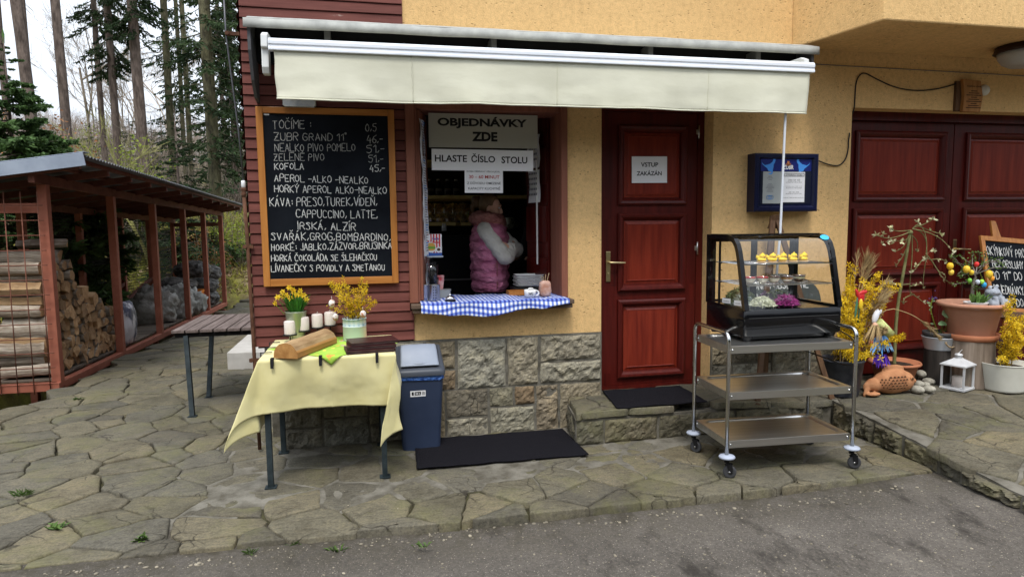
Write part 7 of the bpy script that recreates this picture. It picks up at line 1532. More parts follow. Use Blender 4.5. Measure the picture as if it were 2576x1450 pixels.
for zx, zy, s, col, lb, tw in ((765,578,1.1,(.70,.42,.02),'large yellow egg at the left of the Easter tree',540),(780,665,.9,(.72,.48,.06),'dented yellow egg just below the large left one',630),(998,622,1.15,(.72,.47,.04),'large yellow egg left of the trunk in the Easter tree',480),(1070,668,.8,(.66,.44,.03),'small yellow egg beside the large one near the trunk',620),(1140,552,.82,(.58,.03,.03),'red egg hanging in the middle of the Easter tree',420),(1042,782,.75,(.16,.42,.05),'dark green egg hanging left of the trunk',690),(1155,803,.78,(.46,.50,.58),'pale grey blue egg hanging right of the trunk',740),(1215,798,.75,(.33,.62,.06),'lime green egg right of the pale one',660),(1243,842,.9,(.03,.28,.52),'blue egg, lowest on the Easter tree',720),(1318,692,1.2,(.70,.44,.03),'big yellow egg in front of the board frame',640),(1353,752,.9,(.72,.28,.02),'orange egg, rightmost on the Easter tree',690)):
    q = z4(zx, zy, Yt-.09); t = thing('easter_egg', lb, 'easter egg', tuple(q), 0, 'eggs on the small Easter tree'); s *= .0235; mb = MB(); mb.lathe([(s*sin(pi*k/12)*(1-.10*cos(pi*k/12)), -s*1.22*cos(pi*k/12)) for k in range(13)], q, 16); nm = 'egg_paint_%02x%02x%02x' % tuple(int(v*255) for v in col); mb.build('shell', M(nm, col, tuple(min(1, v*1.15+.01) for v in col), scale=20, rough=.45), t)
    mb = MB(); e = z4(zx, tw, Yt-.05); mb.tube([q+Z3*s*1.15, Vector((q.x, q.y+.02, max(e.z, q.z+.03)))], .0016, 4); mb.build('ribbon', LEAFY, t)
q = PT+Vector((-.105, -.13, 0)); pb = thing('primrose_bowl', 'white shallow bowl with a leafy primrose on the rim of the terracotta planter', 'flower pot', tuple(q)); potpart(pb, q, [(0, 0), (.075, 0), (.088, .05), (.092, .056), (.084, .056), (.078, .045), (0, .04)], M('white_ceramic', (.70, .70, .70), rough=.3)); soil(pb, q+Z3*.043, .077); mb = MB()
for _ in range(46): blade(mb, q+Vector((r.gauss(.02, .02), r.gauss(0, .02), .05)), Vector((r.gauss(0, .6), r.gauss(0, .5), 1)), r.uniform(.05, .11), .026, r)
mb.build('leaves', M('primrose_leaf', (.08, .17, .03), (.20, .33, .09), scale=9, rough=.6, island=.3, trans=.2), pb, fix=False)
# frog figurine
q = PT+Vector((.075, -.125, .0)); fg = thing('frog_figurine', 'grey stone garden frog with flower shaped openings sitting on the terracotta planter', 'garden ornament', tuple(q)); FR = M('grey_stoneware', (.20, .22, .26), (.40, .43, .48), scale=16, rough=.7, bump=.3, bscale=60); mb = MB()
mb.ball(q+Vector((.012, .01, .075)), (.085, .070, .078), 24); mb.ball(q+Vector((-.025, -.015, .135)), (.062, .052, .040), 20); mb.ball(q+Vector((-.055, -.02, .172)), .021, 12); mb.ball(q+Vector((.012, -.015, .176)), .021, 12)
for s in (-1, 1): mb.ball(q+Vector((s*.060+.01, -.045, .04)), (.036, .045, .042), 14); mb.tube([q+Vector((s*.035-.01, -.055, .10)), q+Vector((s*.03-.012, -.075, .05)), q+Vector((s*.026-.012, -.082, .012))], [.022, .017, .016], 10)
for x in (-.075, -.045, -.012, .02, .06, .09): mb.ball(q+Vector((x, -.088, .010)), (.013, .016, .009), 8)
mb.build('body', FR, fg, remesh=.005, smooth_it=3); mb = MB()
for k in range(5):
    a = 2*pi*k/5+.3; cc = Vector((.045, 0, .085)); n = 8; pts = []
    for j in range(n): b = 2*pi*j/n; x = .026*cos(a)+.015*cos(b)*cos(a)-.007*sin(b)*sin(a); z = .026*sin(a)+.015*cos(b)*sin(a)+.007*sin(b)*cos(a); X_, Z_ = cc.x+x, cc.z+z; qq = 1-((X_-.012)/.085)**2-((Z_-.075)/.078)**2; pts.append(q+Vector((X_, .01-.0715*sqrt(max(.02, qq))-.002, Z_)))
    mb.add(pts, [list(range(n))])
mb.build('flower_openings', HOLE, fg, fix=False)
for s in (-.055, .012): mb = MB(); mb.ball(q+Vector((s+.003, -.0375, .174)), (.010, .005, .010), 10); mb.build('eye', HOLE, fg)
mb = MB(); mb.tube([q+Vector((-.075+.1*i/8, -.062-.008*sin(pi*i/8), .135-.012*sin(pi*i/8))) for i in range(9)], .0018, 4); mb.build('mouth', HOLE, fg)
# lantern
p = atZ(2427, 984, .2); c = Vector((p.x+.02, p.y+.10, .2)); ln = thing('lantern', 'white metal candle lantern with glass sides before the grey stump', 'lantern', tuple(c), .0); LW = M('white_metal', (.50, .51, .53), (.62, .63, .64), scale=9, rough=.4, metal=.2); hw = .085; Rz = Matrix.Rotation(.35, 3, 'Z')
def Lp(x, y, z): return c+Rz@Vector((x, y, z))
mb = MB(); mb.prism([(-hw-.012, -hw-.012), (hw+.012, -hw-.012), (hw+.012, hw+.012), (-hw-.012, hw+.012)], 0, .018, T=lambda p: Lp(p.x, p.y, p.z)); mb.build('base', LW, ln, bevel=.003)
for sx in (-1, 1):
    for sy in (-1, 1): mb = MB(); mb.bar(Lp(sx*hw, sy*hw, .018), Lp(sx*hw, sy*hw, .205), .014, .014, up=Rz@Y3); mb.build('corner_post', LW, ln)
mb = MB(); rg = []
for s, z in ((hw+.014, .205), (hw+.014, .216), (hw*.35, .262), (hw*.30, .268)): rg.append([Lp(x*s, y*s, z) for x, y in ((-1, -1), (1, -1), (1, 1), (-1, 1))])
loft(mb, rg, sm=False); mb.lathe([(.026, .268), (.030, .275), (.026, .285), (.034, .288), (.028, .300), (.008, .308), (0, .309)], c, 18); mb.build('roof', LW, ln)
mb = MB()
for a in range(4): R_ = Matrix.Rotation(a*pi/2, 3, 'Z'); mb.add([Lp(*(R_@Vector((x, -hw, z)))) for x, z in ((-hw+.007, .019), (hw-.007, .019), (hw-.007, .204), (-hw+.007, .204))], [(0, 1, 2, 3)])
mb.build('glass', GLASS, ln, fix=False); mb = MB(); mb.lathe([(0, .019), (.04, .019), (.04, .105), (.036, .108), (0, .106)], c, 20); mb.build('candle', WAX, ln); mb = MB(); mb.tube([Lp(-.03, 0, .298), Lp(0, .0, .309), Lp(.06, .0, .33)], .0028, 5); mb.build('ring', LW, ln)
# white ribbed pot with forsythia at the right edge
p = atZ(2568, 990, .2); c = Vector((p.x, p.y+.16, .2)); wp = thing('white_planter', 'cream ribbed metal planter with forsythia at the right edge of the terrace', 'flower pot', tuple(c)); prof = [(0, 0), (.145, 0), (.148, .006)]+[(lerp(.150, .188, k/24)+(.0025 if k % 2 else 0), .01+.215*k/24) for k in range(25)]+[(.194, .230), (.192, .236), (.184, .232), (.178, .20), (0, .195)]; potpart(wp, c, prof, M('cream_enamel', (.56, .55, .48), (.64, .63, .56), scale=4, rough=.45)); soil(wp, c+Z3*.196, .178); st, fl = MB(), MB()
for zx, zy, yo in ((1360,640,-.05),(1340,700,-.08),(1330,810,-.1),(1320,920,-.1),(1420,790,0),(1440,820,-.1),(1400,860,-.14),(1440,900,-.12),(1300,1095,-.15),(1400,1000,-.16),(1430,1050,-.15),(1480,800,0),(1500,760,.05),(1390,930,-.12),(1370,820,-.1),(1500,900,-.05),(1460,960,-.15)):
    q = z3(zx, zy, c.y+yo); o = c+Vector((r.uniform(-.07, .05), r.uniform(-.05, .05), .19)); L_ = (q-o).length; branch_flowers(st, fl, arc(o, q, .03, r, wob=.012), .0045, int(12+62*L_), .029, r, .25, .03)
for _ in range(0): st.tube([c+Vector((-.17+r.gauss(0, .02), -.07, .17)), c+Vector((-.20+r.gauss(0, .02), -.10+r.gauss(0, .02), .10+r.gauss(0, .03)))], .0015, 3, cap=False)
st.build('stems', STEMB, wp, fix=False); fl.build('flowers', YEL, wp, fix=False)
# opening hours easel
a, b = atY(2463, 592, -.02), atY(2491, 784, -.22); hb = thing('opening_hours_board', 'pine framed easel chalkboard with OKÝNKOVÝ PRODEJ lettering before the garage door', 'chalkboard', (a.x+.3, -.15, .2)); uy = Vector((a.x-b.x, a.y-b.y, a.z-b.z)); BH = uy.length; uy.normalize(); ux = Vector((1, .06, 0)).normalized(); ux = (ux-uy*ux.dot(uy)).normalized(); nn = ux.cross(uy); BW = .66
def Bp(x, y, z=0): return b+ux*x+uy*y+nn*z
mb = MB(); mb.prism([(.03, .03), (BW-.03, .03), (BW-.03, BH-.03), (.03, BH-.03)], -.010, 0, T=lambda p: Bp(p.x, p.y, p.z)); mb.build('board', SLATE, hb)
for x0, x1, y0, y1 in ((0, .045, 0, BH), (BW-.045, BW, 0, BH), (.045, BW-.045, 0, .045), (.045, BW-.045, BH-.045, BH)): mb = MB(); mb.prism([(x0, y0), (x1, y0), (x1, y1), (x0, y1)], -.012, .012, T=lambda p: Bp(p.x, p.y, p.z)); mb.build('frame', ORANGEW, hb, bevel=.003)
mb = MB(); mb.bar(Bp(.16, -.65*.9, -.02), Bp(.20, BH+.16, -.02), .05, .022, up=nn); mb.build('leg', ORANGEW, hb, bevel=.003)
mb = MB(); mb.bar(Bp(BW-.1, -.65*.9, -.02), Bp(.24, BH+.16, -.046), .05, .022, up=nn); mb.build('leg', ORANGEW, hb, bevel=.003)
mb = MB(); mb.bar(Bp(-.02, -.02, .01), Bp(BW+.02, -.02, .01), .035, .06, up=uy); mb.build('ledge', DWOOD, hb, bevel=.003)
mb = MB(); rr = random.Random(12)
for s, x, y, h, w_ in (('OKÝNKOVÝ PRODEJ "', .058, .770, .150, .60), ('BEZ OBSLUHY', .10, .605, .125, .36), ('OD 11°° DO 18°°', .072, .43, .135, .50), ('OBJEDNÁVKY JÍDLA', .068, .225, .14, .52), ('OD 11°° DO 17 3°', .08, .05, .135, .50)): chalk(mb, s, Bp(0, .03), ux, uy, x, y*(BH-.06), h*(BH-.06)*.82, w_, .0065, rnd=rr, lift=.0015)
mb.build('chalk_writing', CHALK, hb, fix=False)
# ------------------------------------------------------------------ people in the kitchen (local frame: facing +X, right hand side is -Y)
SKIN = M('skin', (.46, .26, .175), (.54, .32, .225), scale=14, rough=.5); HAIR = M('brown_hair', (.075, .042, .020), (.18, .11, .055), scale=3, rough=.5, bump=.6, bscale=16, stretch=(6, 6, 1.5)); LIPS = M('lips', (.33, .12, .10), rough=.5); EYEW = M('eye_white', (.6, .58, .55), rough=.3)
def hand(mb, wr, d, up, s=1.0, curl=.9, thumb=1):
    """palm and five fingers; d = finger direction, up = back of the hand"""
    d = d.normalized(); up = (up-d*up.dot(d)).normalized(); sd = d.cross(up)*thumb
    for k in range(4): mb.tube([wr+sd*.02*(1.2-k*.8)*.6, wr+d*.045*s+sd*(.027-.018*k)*s, wr+d*.085*s+sd*(.030-.019*k)*s], [.015*s, .0125*s, .0105*s], 8)
    for k, l in enumerate((.070, .080, .074, .056)):
        p = wr+d*.085*s+sd*(.030-.019*k)*s; a = d; P = [p]
        for j, f in enumerate((.45, .32, .23)): a = (a*cos(curl*.55)-up*sin(curl*.55)).normalized() if j else (a*cos(curl*.35)-up*sin(curl*.35)).normalized(); up2 = up; P.append(P[-1]+a*l*f*s)
        mb.tube(P, [.0095*s, .009*s, .008*s, .0065*s], 8)
    mb.tube([wr+d*.02*s+sd*.02*s, wr+d*.045*s+sd*.045*s-up*.008, wr+d*.072*s+sd*.052*s-up*.016, wr+d*.092*s+sd*.048*s-up*.022], [.013*s, .0115*s, .010*s, .0075*s], 8)
def person(label, loc, rz, J, mats, hairstyle, H=1.70, yaw=0, nod=0, vest=True):
    t = thing('person', label, 'person', loc, rz); mb = MB(); hz = H-.115
    def E(rx, ry, z, x=0): return [Vector((x+rx*cos(2*pi*k/24), ry*sin(2*pi*k/24), z)) for k in range(24)]
    tors = [(.09, .13, .80, 0), (.115, .175, .90, 0), (.11, .165, 1.0, .005), (.105, .15, 1.10, .01), (.115, .165, 1.22, .015), (.12, .185, 1.33, .01), (.10, .19, 1.40, .0), (.07, .13, 1.455, -.005), (.056, .062, 1.49, .005), (.052, .054, H-.20, .015)]
    loft(mb, [E(*q) for q in tors])
    for s in (-1, 1):
        mb.tube([(0, s*.095, .88), (.01, s*.10, .50), (-.01, s*.10, .10), (-.01, s*.10, .05)], [.095, .062, .042, .045], 14); mb.ball((.06, s*.10, .04), (.125, .045, .04), 14)
    for key in ('r', 'l'): a, b, c = J[key]; mb.tube([a, a.lerp(b, .5), b, b.lerp(c, .3), c], [.046, .046, .041, .040, .028], 12); mb.ball(b, .041, 10)
    for key in ('r', 'l'):
        if key+'h' in J: hand(mb, J[key][2], J[key+'h'][0], J[key+'h'][1], 1.0, .8, J[key+'h'][2])
    R_ = Matrix.Rotation(yaw, 3, 'Z') @ Matrix.Rotation(nod, 3, 'Y'); hc = Vector((.025, 0, hz))
    def hp(x, y, z): return hc+R_@Vector((x, y, z))
    mb.ball(hp(-.012, 0, .015), (.092, .074, .098), 24, R=R_); mb.ball(hp(.022, 0, -.045), (.062, .056, .072), 20, R=R_); mb.ball(hp(.055, 0, -.085), (.030, .030, .022), 14, R=R_)
    mb.tube([hp(.078, 0, .012), hp(.094, 0, -.012), hp(.102, 0, -.030), hp(.080, 0, -.040)], [.009, .011, .014, .012], 10); mb.ball(hp(.078, 0, .030), (.014, .048, .012), 12, R=R_); mb.ball(hp(.078, 0, -.062), (.014, .024, .007), 12, R=R_); mb.ball(hp(.076, 0, -.072), (.013, .020, .007), 12, R=R_)
    for s in (-1, 1): mb.ball(hp(.052, s*.040, -.028), (.026, .022, .024), 12, R=R_); mb.ball(hp(-.012, s*.075, -.012), (.018, .009, .030), 12, R=R_)
    bd = mb.build('body', SKIN, t, world=False, remesh=.006, smooth_it=3)
    for s in (-1, 1):
        mb = MB(); mb.ball(hp(.0745, s*.032, .006), (.010, .014, .0075), 12, R=R_); mb.ball(hp(.083, s*.032, .006), (.004, .006, .006), 10, 1, R=R_); mb.build('eye', [EYEW, INK], t, world=False)
        mb = MB(); mb.tube([hp(.086, s*.014, .030), hp(.084, s*.032, .036), hp(.070, s*.054, .030)], [.003, .004, .002], 6); mb.build('eyebrow', HAIR, t, world=False)
    mb = MB(); mb.tube([hp(.080, -.022, -.067), hp(.094, -.008, -.065), hp(.095, .008, -.065), hp(.080, .022, -.067)], [.003, .006, .006, .003], 8); mb.build('lips', LIPS, t, world=False)
    # hair
    mb = MB(); mb.ball(hp(-.022, 0, .030), (.098, .083, .100), 24, R=R_)
    mb.v = [p for p in mb.v]
    for i, p in enumerate(mb.v):
        q = R_.inverted()@(p-hc)
        q.x = min(q.x, .022+.065*sstep(.045, .10, q.z)-.03*sstep(-.01, -.05, q.z))
        if q.z < -.045: q.z = -.045
        if q.x > -.02 and q.z < .01 and abs(q.y) > .05: q.y *= .86
        mb.v[i] = hc+R_@(q*(1+.02*fbm(q.x*30, q.y*30, q.z*12)))
    if hairstyle == 'bun':
        for k in range(7): a = k*.9; mb.ball(hp(-.135+.012*cos(a), .018*sin(a), .040+.020*cos(a*1.7)), (.034, .030, .034), 12, R=R_)
        mb.tube([hp(-.10, 0, .04), hp(-.125, 0, .045)], [.03, .022], 10); mb.tube([hp(-.15, 0, .03), hp(-.165, .01, -.02), hp(-.150, .015, -.07)], [.028, .022, .008], 8)
    else: mb.ball(hp(-.03, 0, .075), (.085, .075, .05), 16, R=R_)
    mb.build('hair', HAIR, t, world=False)
    # clothes
    for key in ('r', 'l'):
        a, b, c = J[key]; mb = MB(); P = smooth([Vector((a.x*.5, a.y*.45, a.z)), a+Vector((0, 0, .012)), a.lerp(b, .35), a.lerp(b, .75), b+(b-a).normalized()*.012+(b-c).normalized()*.012, b.lerp(c, .35), b.lerp(c, .93)], 2); n = len(P); r_ = [lerp(.078, .057, i/(n-1))*(1+.07*sin(i*1.9+1)*(.3+abs(sin(pi*i/n)))) for i in range(n)]; r_[-1] = .040; r_[0] = .07
        mb.tube(P, r_, 16); sl_ = mb.build('sleeve', mats[0], t, world=False, smooth_it=1); mb = MB(); mb.tube([b.lerp(c, .90), b.lerp(c, 1.04)], [.044, .040], 14); mb.build('cuff', mats[0], sl_, world=False)
    mb = MB(); rg = []
    bulge = .016 if vest else .004; zs = [.86+.62*i/62 for i in range(63)]
    base = [(.155, .215, .86), (.165, .225, .95), (.165, .215, 1.05), (.165, .205, 1.15), (.170, .212, 1.25), (.165, .222, 1.34), (.140, .205, 1.41), (.105, .150, 1.46), (.088, .105, 1.49)]
    for z in zs:
        for (a, b) in zip(base, base[1:]):
            if a[2] <= z <= b[2]+1e-9: k = (z-a[2])/(b[2]-a[2]); rx, ry = lerp(a[0], b[0], k), lerp(a[1], b[1], k)
        if not vest: rx *= .86; ry *= .92
        rg.append([Vector((.005+(rx+bulge*(abs(sin((z-.86)*pi/.085+.35*sin(q*3)))**.6-.6)+.010*fbm(q*4, z*16, 3)+.006*fbm(q*11, z*30, 5))*cos(q), (ry+bulge*(abs(sin((z-.86)*pi/.085+.35*sin(q*3)))**.6-.6)+.010*fbm(q*4+9, z*16, 3)+.006*fbm(q*11+3, z*30, 7))*sin(q), z)) for q in [2*pi*k/56 for k in range(56)]])
    loft(mb, rg); vs_ = mb.build('vest' if vest else 'shirt', mats[1], t, world=False)
    if vest:
        mb = MB(); loft(mb, [[Vector((.012+x0+(rr0+.012*fbm(q*3, z*20)+.006*sin(q*14+z*60))*cos(q), (rr0*1.1)*sin(q), z+.02*cos(q)*-1+.012*fbm(q*3, z*9, 2))) for q in [2*pi*k/40 for k in range(40)]] for rr0, z, x0 in ((.130, 1.43, 0), (.150, 1.47, 0), (.140, 1.51, 0), (.112, 1.545, 0), (.092, 1.54, 0), (.085, 1.50, 0))], cap=False); mb.ball((-.09, 0, 1.49), (.085, .12, .07), 18); mb.build('hood', mats[3], vs_, world=False)
        mb = MB(); mb.tube([Vector((.03-.11*i/20*0, -.222-.004*sin(i), .90+.02*i)) for i in range(12)], .004, 5); mb.build('pocket_zip', mats[3], vs_, world=False)
    mb = MB(); loft(mb, [E(.125, .185, .98), E(.13, .19, .90), E(.12, .185, .83)])
    for s in (-1, 1): mb.tube([(0, s*.095, .90), (.01, s*.10, .50), (-.01, s*.10, .09)], [.108, .078, .065], 16)
    mb.build('trousers', mats[2], t, world=False)
    for s in (-1, 1): mb = MB(); mb.ball((.06, s*.10, .045), (.135, .052, .045), 14); mb.build('shoe', INK, t, world=False)
    return t
def zP(zx, zy, Y): return atY((1600+zx*.34483)*.64375, (700+zy*.34483)*.64375, Y)
FLZ = .2; pw_ = zP(905, 900, .72); wl = Vector((pw_.x-.005, .72, FLZ))
def toL(p): return p-wl
J1 = {'r': (toL(zP(850, 585, .57)), toL(zP(1085, 890, .47)), toL(zP(1180, 770, .66))), 'l': (toL(zP(965, 590, .90)), toL(zP(1215, 800, .80)), toL(zP(1125, 790, .53)))}
J1['rh'] = (Vector((.3, 1, .25)), Vector((1, -.2, .2)), 1); J1['lh'] = (Vector((-.75, -.35, .35)), Vector((.2, -1, .2)), -1)
SLV = M('grey_fleece', (.42, .40, .36), (.52, .50, .45), scale=9, rough=.95, bump=.8, bscale=10, bdist=.05); VST = M('pink_metallic', (.42, .12, .21), (.62, .23, .35), scale=6, rough=.25, metal=.5, bump=.9, bscale=11, bdist=.045, stretch=(1, 1, 2.2)); HOOD2 = M('copper_pink', (.30, .11, .10), (.52, .24, .20), scale=8, rough=.25, metal=.6, bump=1, bscale=14, bdist=.04, stretch=(1, 1, 2)); JEAN = M('dark_jeans', (.015, .018, .03), rough=.9)
person('woman with tied brown hair, pink metallic vest and grey sleeves, arms crossed behind the window', tuple(wl), 0, J1, (SLV, VST, JEAN, HOOD2), 'bun', H=1.70, yaw=-.30, nod=.10)
BLK = M('black_cotton', (.010, .010, .012), rough=.9); p2 = zP(1490, 400, 1.15); J2 = {'r': (Vector((0, -.2, 1.38)), Vector((.06, -.26, 1.10)), Vector((.26, -.14, 1.12))), 'l': (Vector((0, .2, 1.38)), Vector((.06, .25, 1.10)), Vector((.26, .12, 1.14))), 'rh': (Vector((1, .4, .1)), Vector((0, 0, 1)), 1), 'lh': (Vector((1, -.4, .1)), Vector((0, 0, 1)), -1)}
person('person in black clothes standing in the dark at the right of the kitchen', (p2.x+.06, 1.15, FLZ), radians(215), J2, (BLK, BLK, JEAN, BLK), 'short', H=1.66, yaw=-.2, nod=.12, vest=False)

# ------------------------------------------------------------------ on and behind the sill
SZ = 1.054
def ging():
    m, t, b = nodes('blue_gingham'); v = coord(t); sp = N(t, 'SeparateXYZ'); t.links.new(v, sp.inputs[0]); out = []
    ad = N(t, 'Math', operation='SUBTRACT'); t.links.new(sp.outputs[1], ad.inputs[0]); t.links.new(sp.outputs[2], ad.inputs[1])
    for src in (sp.outputs[0], ad.outputs[0]):
        a = N(t, 'Math', operation='MULTIPLY'); a.inputs[1].default_value = 1/.034; f = N(t, 'Math', operation='FRACT'); g = N(t, 'Math', operation='GREATER_THAN'); g.inputs[1].default_value = .5
        t.links.new(src, a.inputs[0]); t.links.new(a.outputs[0], f.inputs[0]); t.links.new(f.outputs[0], g.inputs[0]); out.append(g.outputs[0])
    s = N(t, 'Math', operation='ADD'); t.links.new(out[0], s.inputs[0]); t.links.new(out[1], s.inputs[1]); h = N(t, 'Math', operation='MULTIPLY'); h.inputs[1].default_value = .5; t.links.new(s.outputs[0], h.inputs[0])
    t.links.new(ramp(t, h.outputs[0], [(.2, (.66, .67, .70)), (.5, (.13, .20, .52)), (.9, (.018, .035, .26))]), b.inputs['Base Color']); b.inputs['Roughness'].default_value = .9; return m
mb = MB()
def gcl(u, v):
    x = lerp(.345, 1.492, u); L_ = lerp(.36, -.215-.03*sin(u*5.2-.4)-.012*sin(u*17)*u, v); fold = .010*abs(fbm(u*6+v*2, v*3, 4))+.006*abs(sin(u*16+v*3))
    if L_ > -.135: return (x, L_, SZ+.003+fold)
    d = -.135-L_; return (x-.01*d, -.138-.22*d-.010*sin(u*16)*min(1, d/.05), SZ+.003+fold-d)
mb.grid(gcl, 120, 60); tag(mb.build('gingham_cloth', ging(), solid=.0015), 'blue and white gingham cloth spread over the serving window sill', 'tablecloth'); CZ = SZ+.012
def stand(px, py, Y, z=CZ): p = zP(px, py, Y); return Vector((p.x, Y, z))
c = stand(460, 1320, -.07, CZ+.002); t = thing('service_bell', 'chrome counter bell on the gingham cloth', 'bell', tuple(c)); mb = MB(); mb.lathe([(.042, 0), (.043, .006), (.038, .010), (0, .010)], c, 24); mb.build('base', MATTB, t); mb = MB(); mb.lathe([(.036, .011), (.034, .022), (.025, .034), (.012, .040), (0, .041)], c, 24); mb.build('dome', CHROME, t); mb = MB(); mb.lathe([(.003, .041), (.003, .050), (.006, .052), (.004, .056), (0, .057)], c, 10); mb.build('plunger', CHROME, t)
c = stand(1365, 1300, -.02); t = thing('toilet_key_cup', 'white mug marked WC holding a key tag on the sill', 'mug', tuple(c)); CER_ = MATS['white_ceramic']; mb = MB(); mb.lathe([(0, 0), (.028, 0), (.040, .012), (.046, .035), (.047, .062), (.044, .062), (.042, .035), (.03, .01), (0, .006)], c, 26); mb.tube([c+Vector((.043+.026*sin(q), -.005, .034-.020*cos(q))) for q in [pi*i/8 for i in range(9)]], .006, 8); mb.build('mug', CER_, t)
mb = MB(); o = c+Vector((-.006, -.0485, .036)); put_text(mb, 'WC', o, X3, Z3, 0, 0, .040, .022, .02, 0, .001); mb.build('lettering', INK, t, fix=False); mb = MB(); mb.ball(c+Vector((.006, .0, .064)), (.026, .02, .014), 12); mb.build('key_tag', CER_, t)
for i in range(4): mb = MB(); mb.ball(c+Vector((-.006+.010*i, -.018, .068+.004*(i % 2))), (.0035, .002, .003), 8); mb.build('spot', INK, t)
c = stand(1535, 1300, .03); t = thing('salt_stone_holder', 'rough pink salt stone block holding wooden sticks at the right of the sill', 'holder', tuple(c)); mb = MB(); mb.ball((0, 0, 0), 1, 26); mb.v = [c+Z3*.062+Vector((math.copysign(abs(p.x)**.5, p.x)*.047, math.copysign(abs(p.y)**.5, p.y)*.04, math.copysign(abs(p.z)**.55, p.z)*.062))*(1+.10*fbm(p.x*2, p.y*2, p.z*2)+.05*fbm(p.x*6, p.y*6, p.z*6)) for p in mb.v]; mb.v = [Vector((p.x, p.y, max(p.z, c.z))) for p in mb.v]; mb.build('stone', M('salt_stone', (.42, .20, .13), (.60, .42, .36), scale=16, rough=.6, trans=.15), t)
for dx, dz, a in ((-.018, .15, -.15), (0, .155, .05), (.012, .165, .2), (-.008, .14, -.05)): mb = MB(); mb.bar(c+Vector((dx, 0, .10)), c+Vector((dx+a*.1, .0, dz+.02)), .012, .002); mb.build('stick', M('pale_stick', (.48, .36, .22), rough=.8), t)
a, b = zP(1118, 1200, .20), zP(1338, 1168, .20); t = thing('wooden_tray', 'small light wooden tray with coins on the sill near the woman', 'tray', ((a.x+b.x)/2, .2, CZ)); mb = MB(); x0, x1, y0, y1 = a.x, b.x, .17, .29; mb.box((x0, y0, CZ), (x1, y1, CZ+.008))
for q in ((x0, y0, x1, y0+.008), (x0, y1-.008, x1, y1), (x0, y0+.008, x0+.008, y1-.008), (x1-.008, y0+.008, x1, y1-.008)): mb.box((q[0], q[1], CZ+.0081), (q[2], q[3], CZ+.034))
mb.build('tray', ORANGEW, t); mb = MB(); [mb.lathe([(.011, 0), (.011, .002), (0, .002)], (x0+.05+.018*k, .20+.012*(k % 3), CZ+.009+.002*k), 10) for k in range(5)]; mb.build('coins', CHROME, t)
a, b = zP(1200, 1110, .36), zP(1530, 1110, .36)
WTR = M('white_melamine', (.80, .80, .78), rough=.35)
for k in range(6):
    z = 1.115+.017*k; mb = MB(); rg = [[Vector(((a.x+b.x)/2+x*s+.006*(k % 2), .42+y*s, z+zz)) for x, y in rr_(b.x-a.x, .17, .03)] for s, zz in ((.80, 0), (.82, .001), (.97, .012), (1.0, .013), (1.0, .016), (.96, .015), (.80, .004))]; loft(mb, rg); tag(mb.build('serving_tray', WTR), ('lowest', 'second', 'third', 'fourth', 'fifth', 'topmost')[k]+' white serving tray of the stack inside the window', 'tray', 'white trays stacked inside the window')
mb = MB(); mb.box((a.x-.02, .33, 1.0), (b.x+.03, .50, 1.112)); tag(mb.build('small_crate', MATTB, bevel=.005), 'dark crate under the stack of white trays inside the window', 'crate')
# left side: cutlery holder, straws, candy box
c = stand(245, 1290, .03, CZ); t = thing('cutlery_holder', 'perforated steel cutlery holder standing at the left of the sill', 'holder', (c.x, .03, CZ)); mb = MB(); PFX = M('perforated_steel', (.42, .42, .42), rough=.3, metal=1)
for cx_, cy_ in ((c.x-.045, .06), (c.x+.022, .02)): mb.lathe([(.043, 0), (.0445, .002), (.0445, .118), (.046, .120), (.043, .120), (.042, .004), (0, .004)], (cx_, cy_, CZ), 8 if cx_ > c.x else 24)
mb.build('cups', PFX, t); mb = MB()
for i in range(4):
    for j in range(5): x = c.x+.022-.024+.016*i; z = CZ+.022+.020*j; n = 8; y = .02-.0455*(cos(pi/8)+.01) if abs(x-c.x-.022) < .018 else .02-.0455*.93+.010; mb.add([Vector((x+.0048*cos(2*pi*k/n), y, z+.0048*sin(2*pi*k/n))) for k in range(n)], [list(range(n))])
mb.build('holes', INK, t, fix=False)
t = thing('straw_jar', 'clear jar full of black straws above the cutlery holder', 'jar', (c.x+.01, .12, CZ)); q = Vector((c.x+.015, .13, CZ+.10)); mb = MB(); mb.lathe([(0, 0), (.042, 0), (.052, .11), (.056, .17), (.054, .17)], q, 24); mb.build('jar', GLASS, t, fix=False); mb = MB()
rs = random.Random(3)
for _ in range(34): aa = rs.uniform(0, 6.28); rr0 = rs.uniform(0, .035); mb.tube([q+Vector((rr0*.7*cos(aa), rr0*.7*sin(aa), .005)), q+Vector((rr0*1.25*cos(aa), rr0*1.2*sin(aa), rs.uniform(.12, .19)))], .003, 5)
mb.build('straws', INK, t, fix=False); mb = MB(); mb.box((q.x-.04, .09, CZ), (q.x+.04, .17, CZ+.099)); mb.build('riser', MATTB, t)
a, b = zP(140, 870, .18), zP(362, 620, .18); t = thing('candy_box', 'red and white striped candy box with a burger picture at the left of the window', 'box', ((a.x+b.x)/2, .2, a.z)); o = Vector(((a.x+b.x)/2, .18, (a.z+b.z)/2)); bw, bh = b.x-a.x, b.z-a.z
mb = MB(); mb.box((a.x, .1815, a.z), (b.x, .26, b.z)); mb.build('carton', PAPER, t, fix=False); mb = MB()
def rc(x0, x1, y0, y1, l, mi): mb.add([o+X3*x*bw+Z3*y*bh-Y3*l for x, y in ((x0, y0), (x1, y0), (x1, y1), (x0, y1))], [(0, 1, 2, 3)], mi)
for k in range(7): rc(-.5+k/7, -.5+k/7+.07, -.36, .5, .0005, 0)
rc(-.5, .5, -.5, -.36, .0005, 1); rc(-.5, .0, -.36, .12, .001, 1)
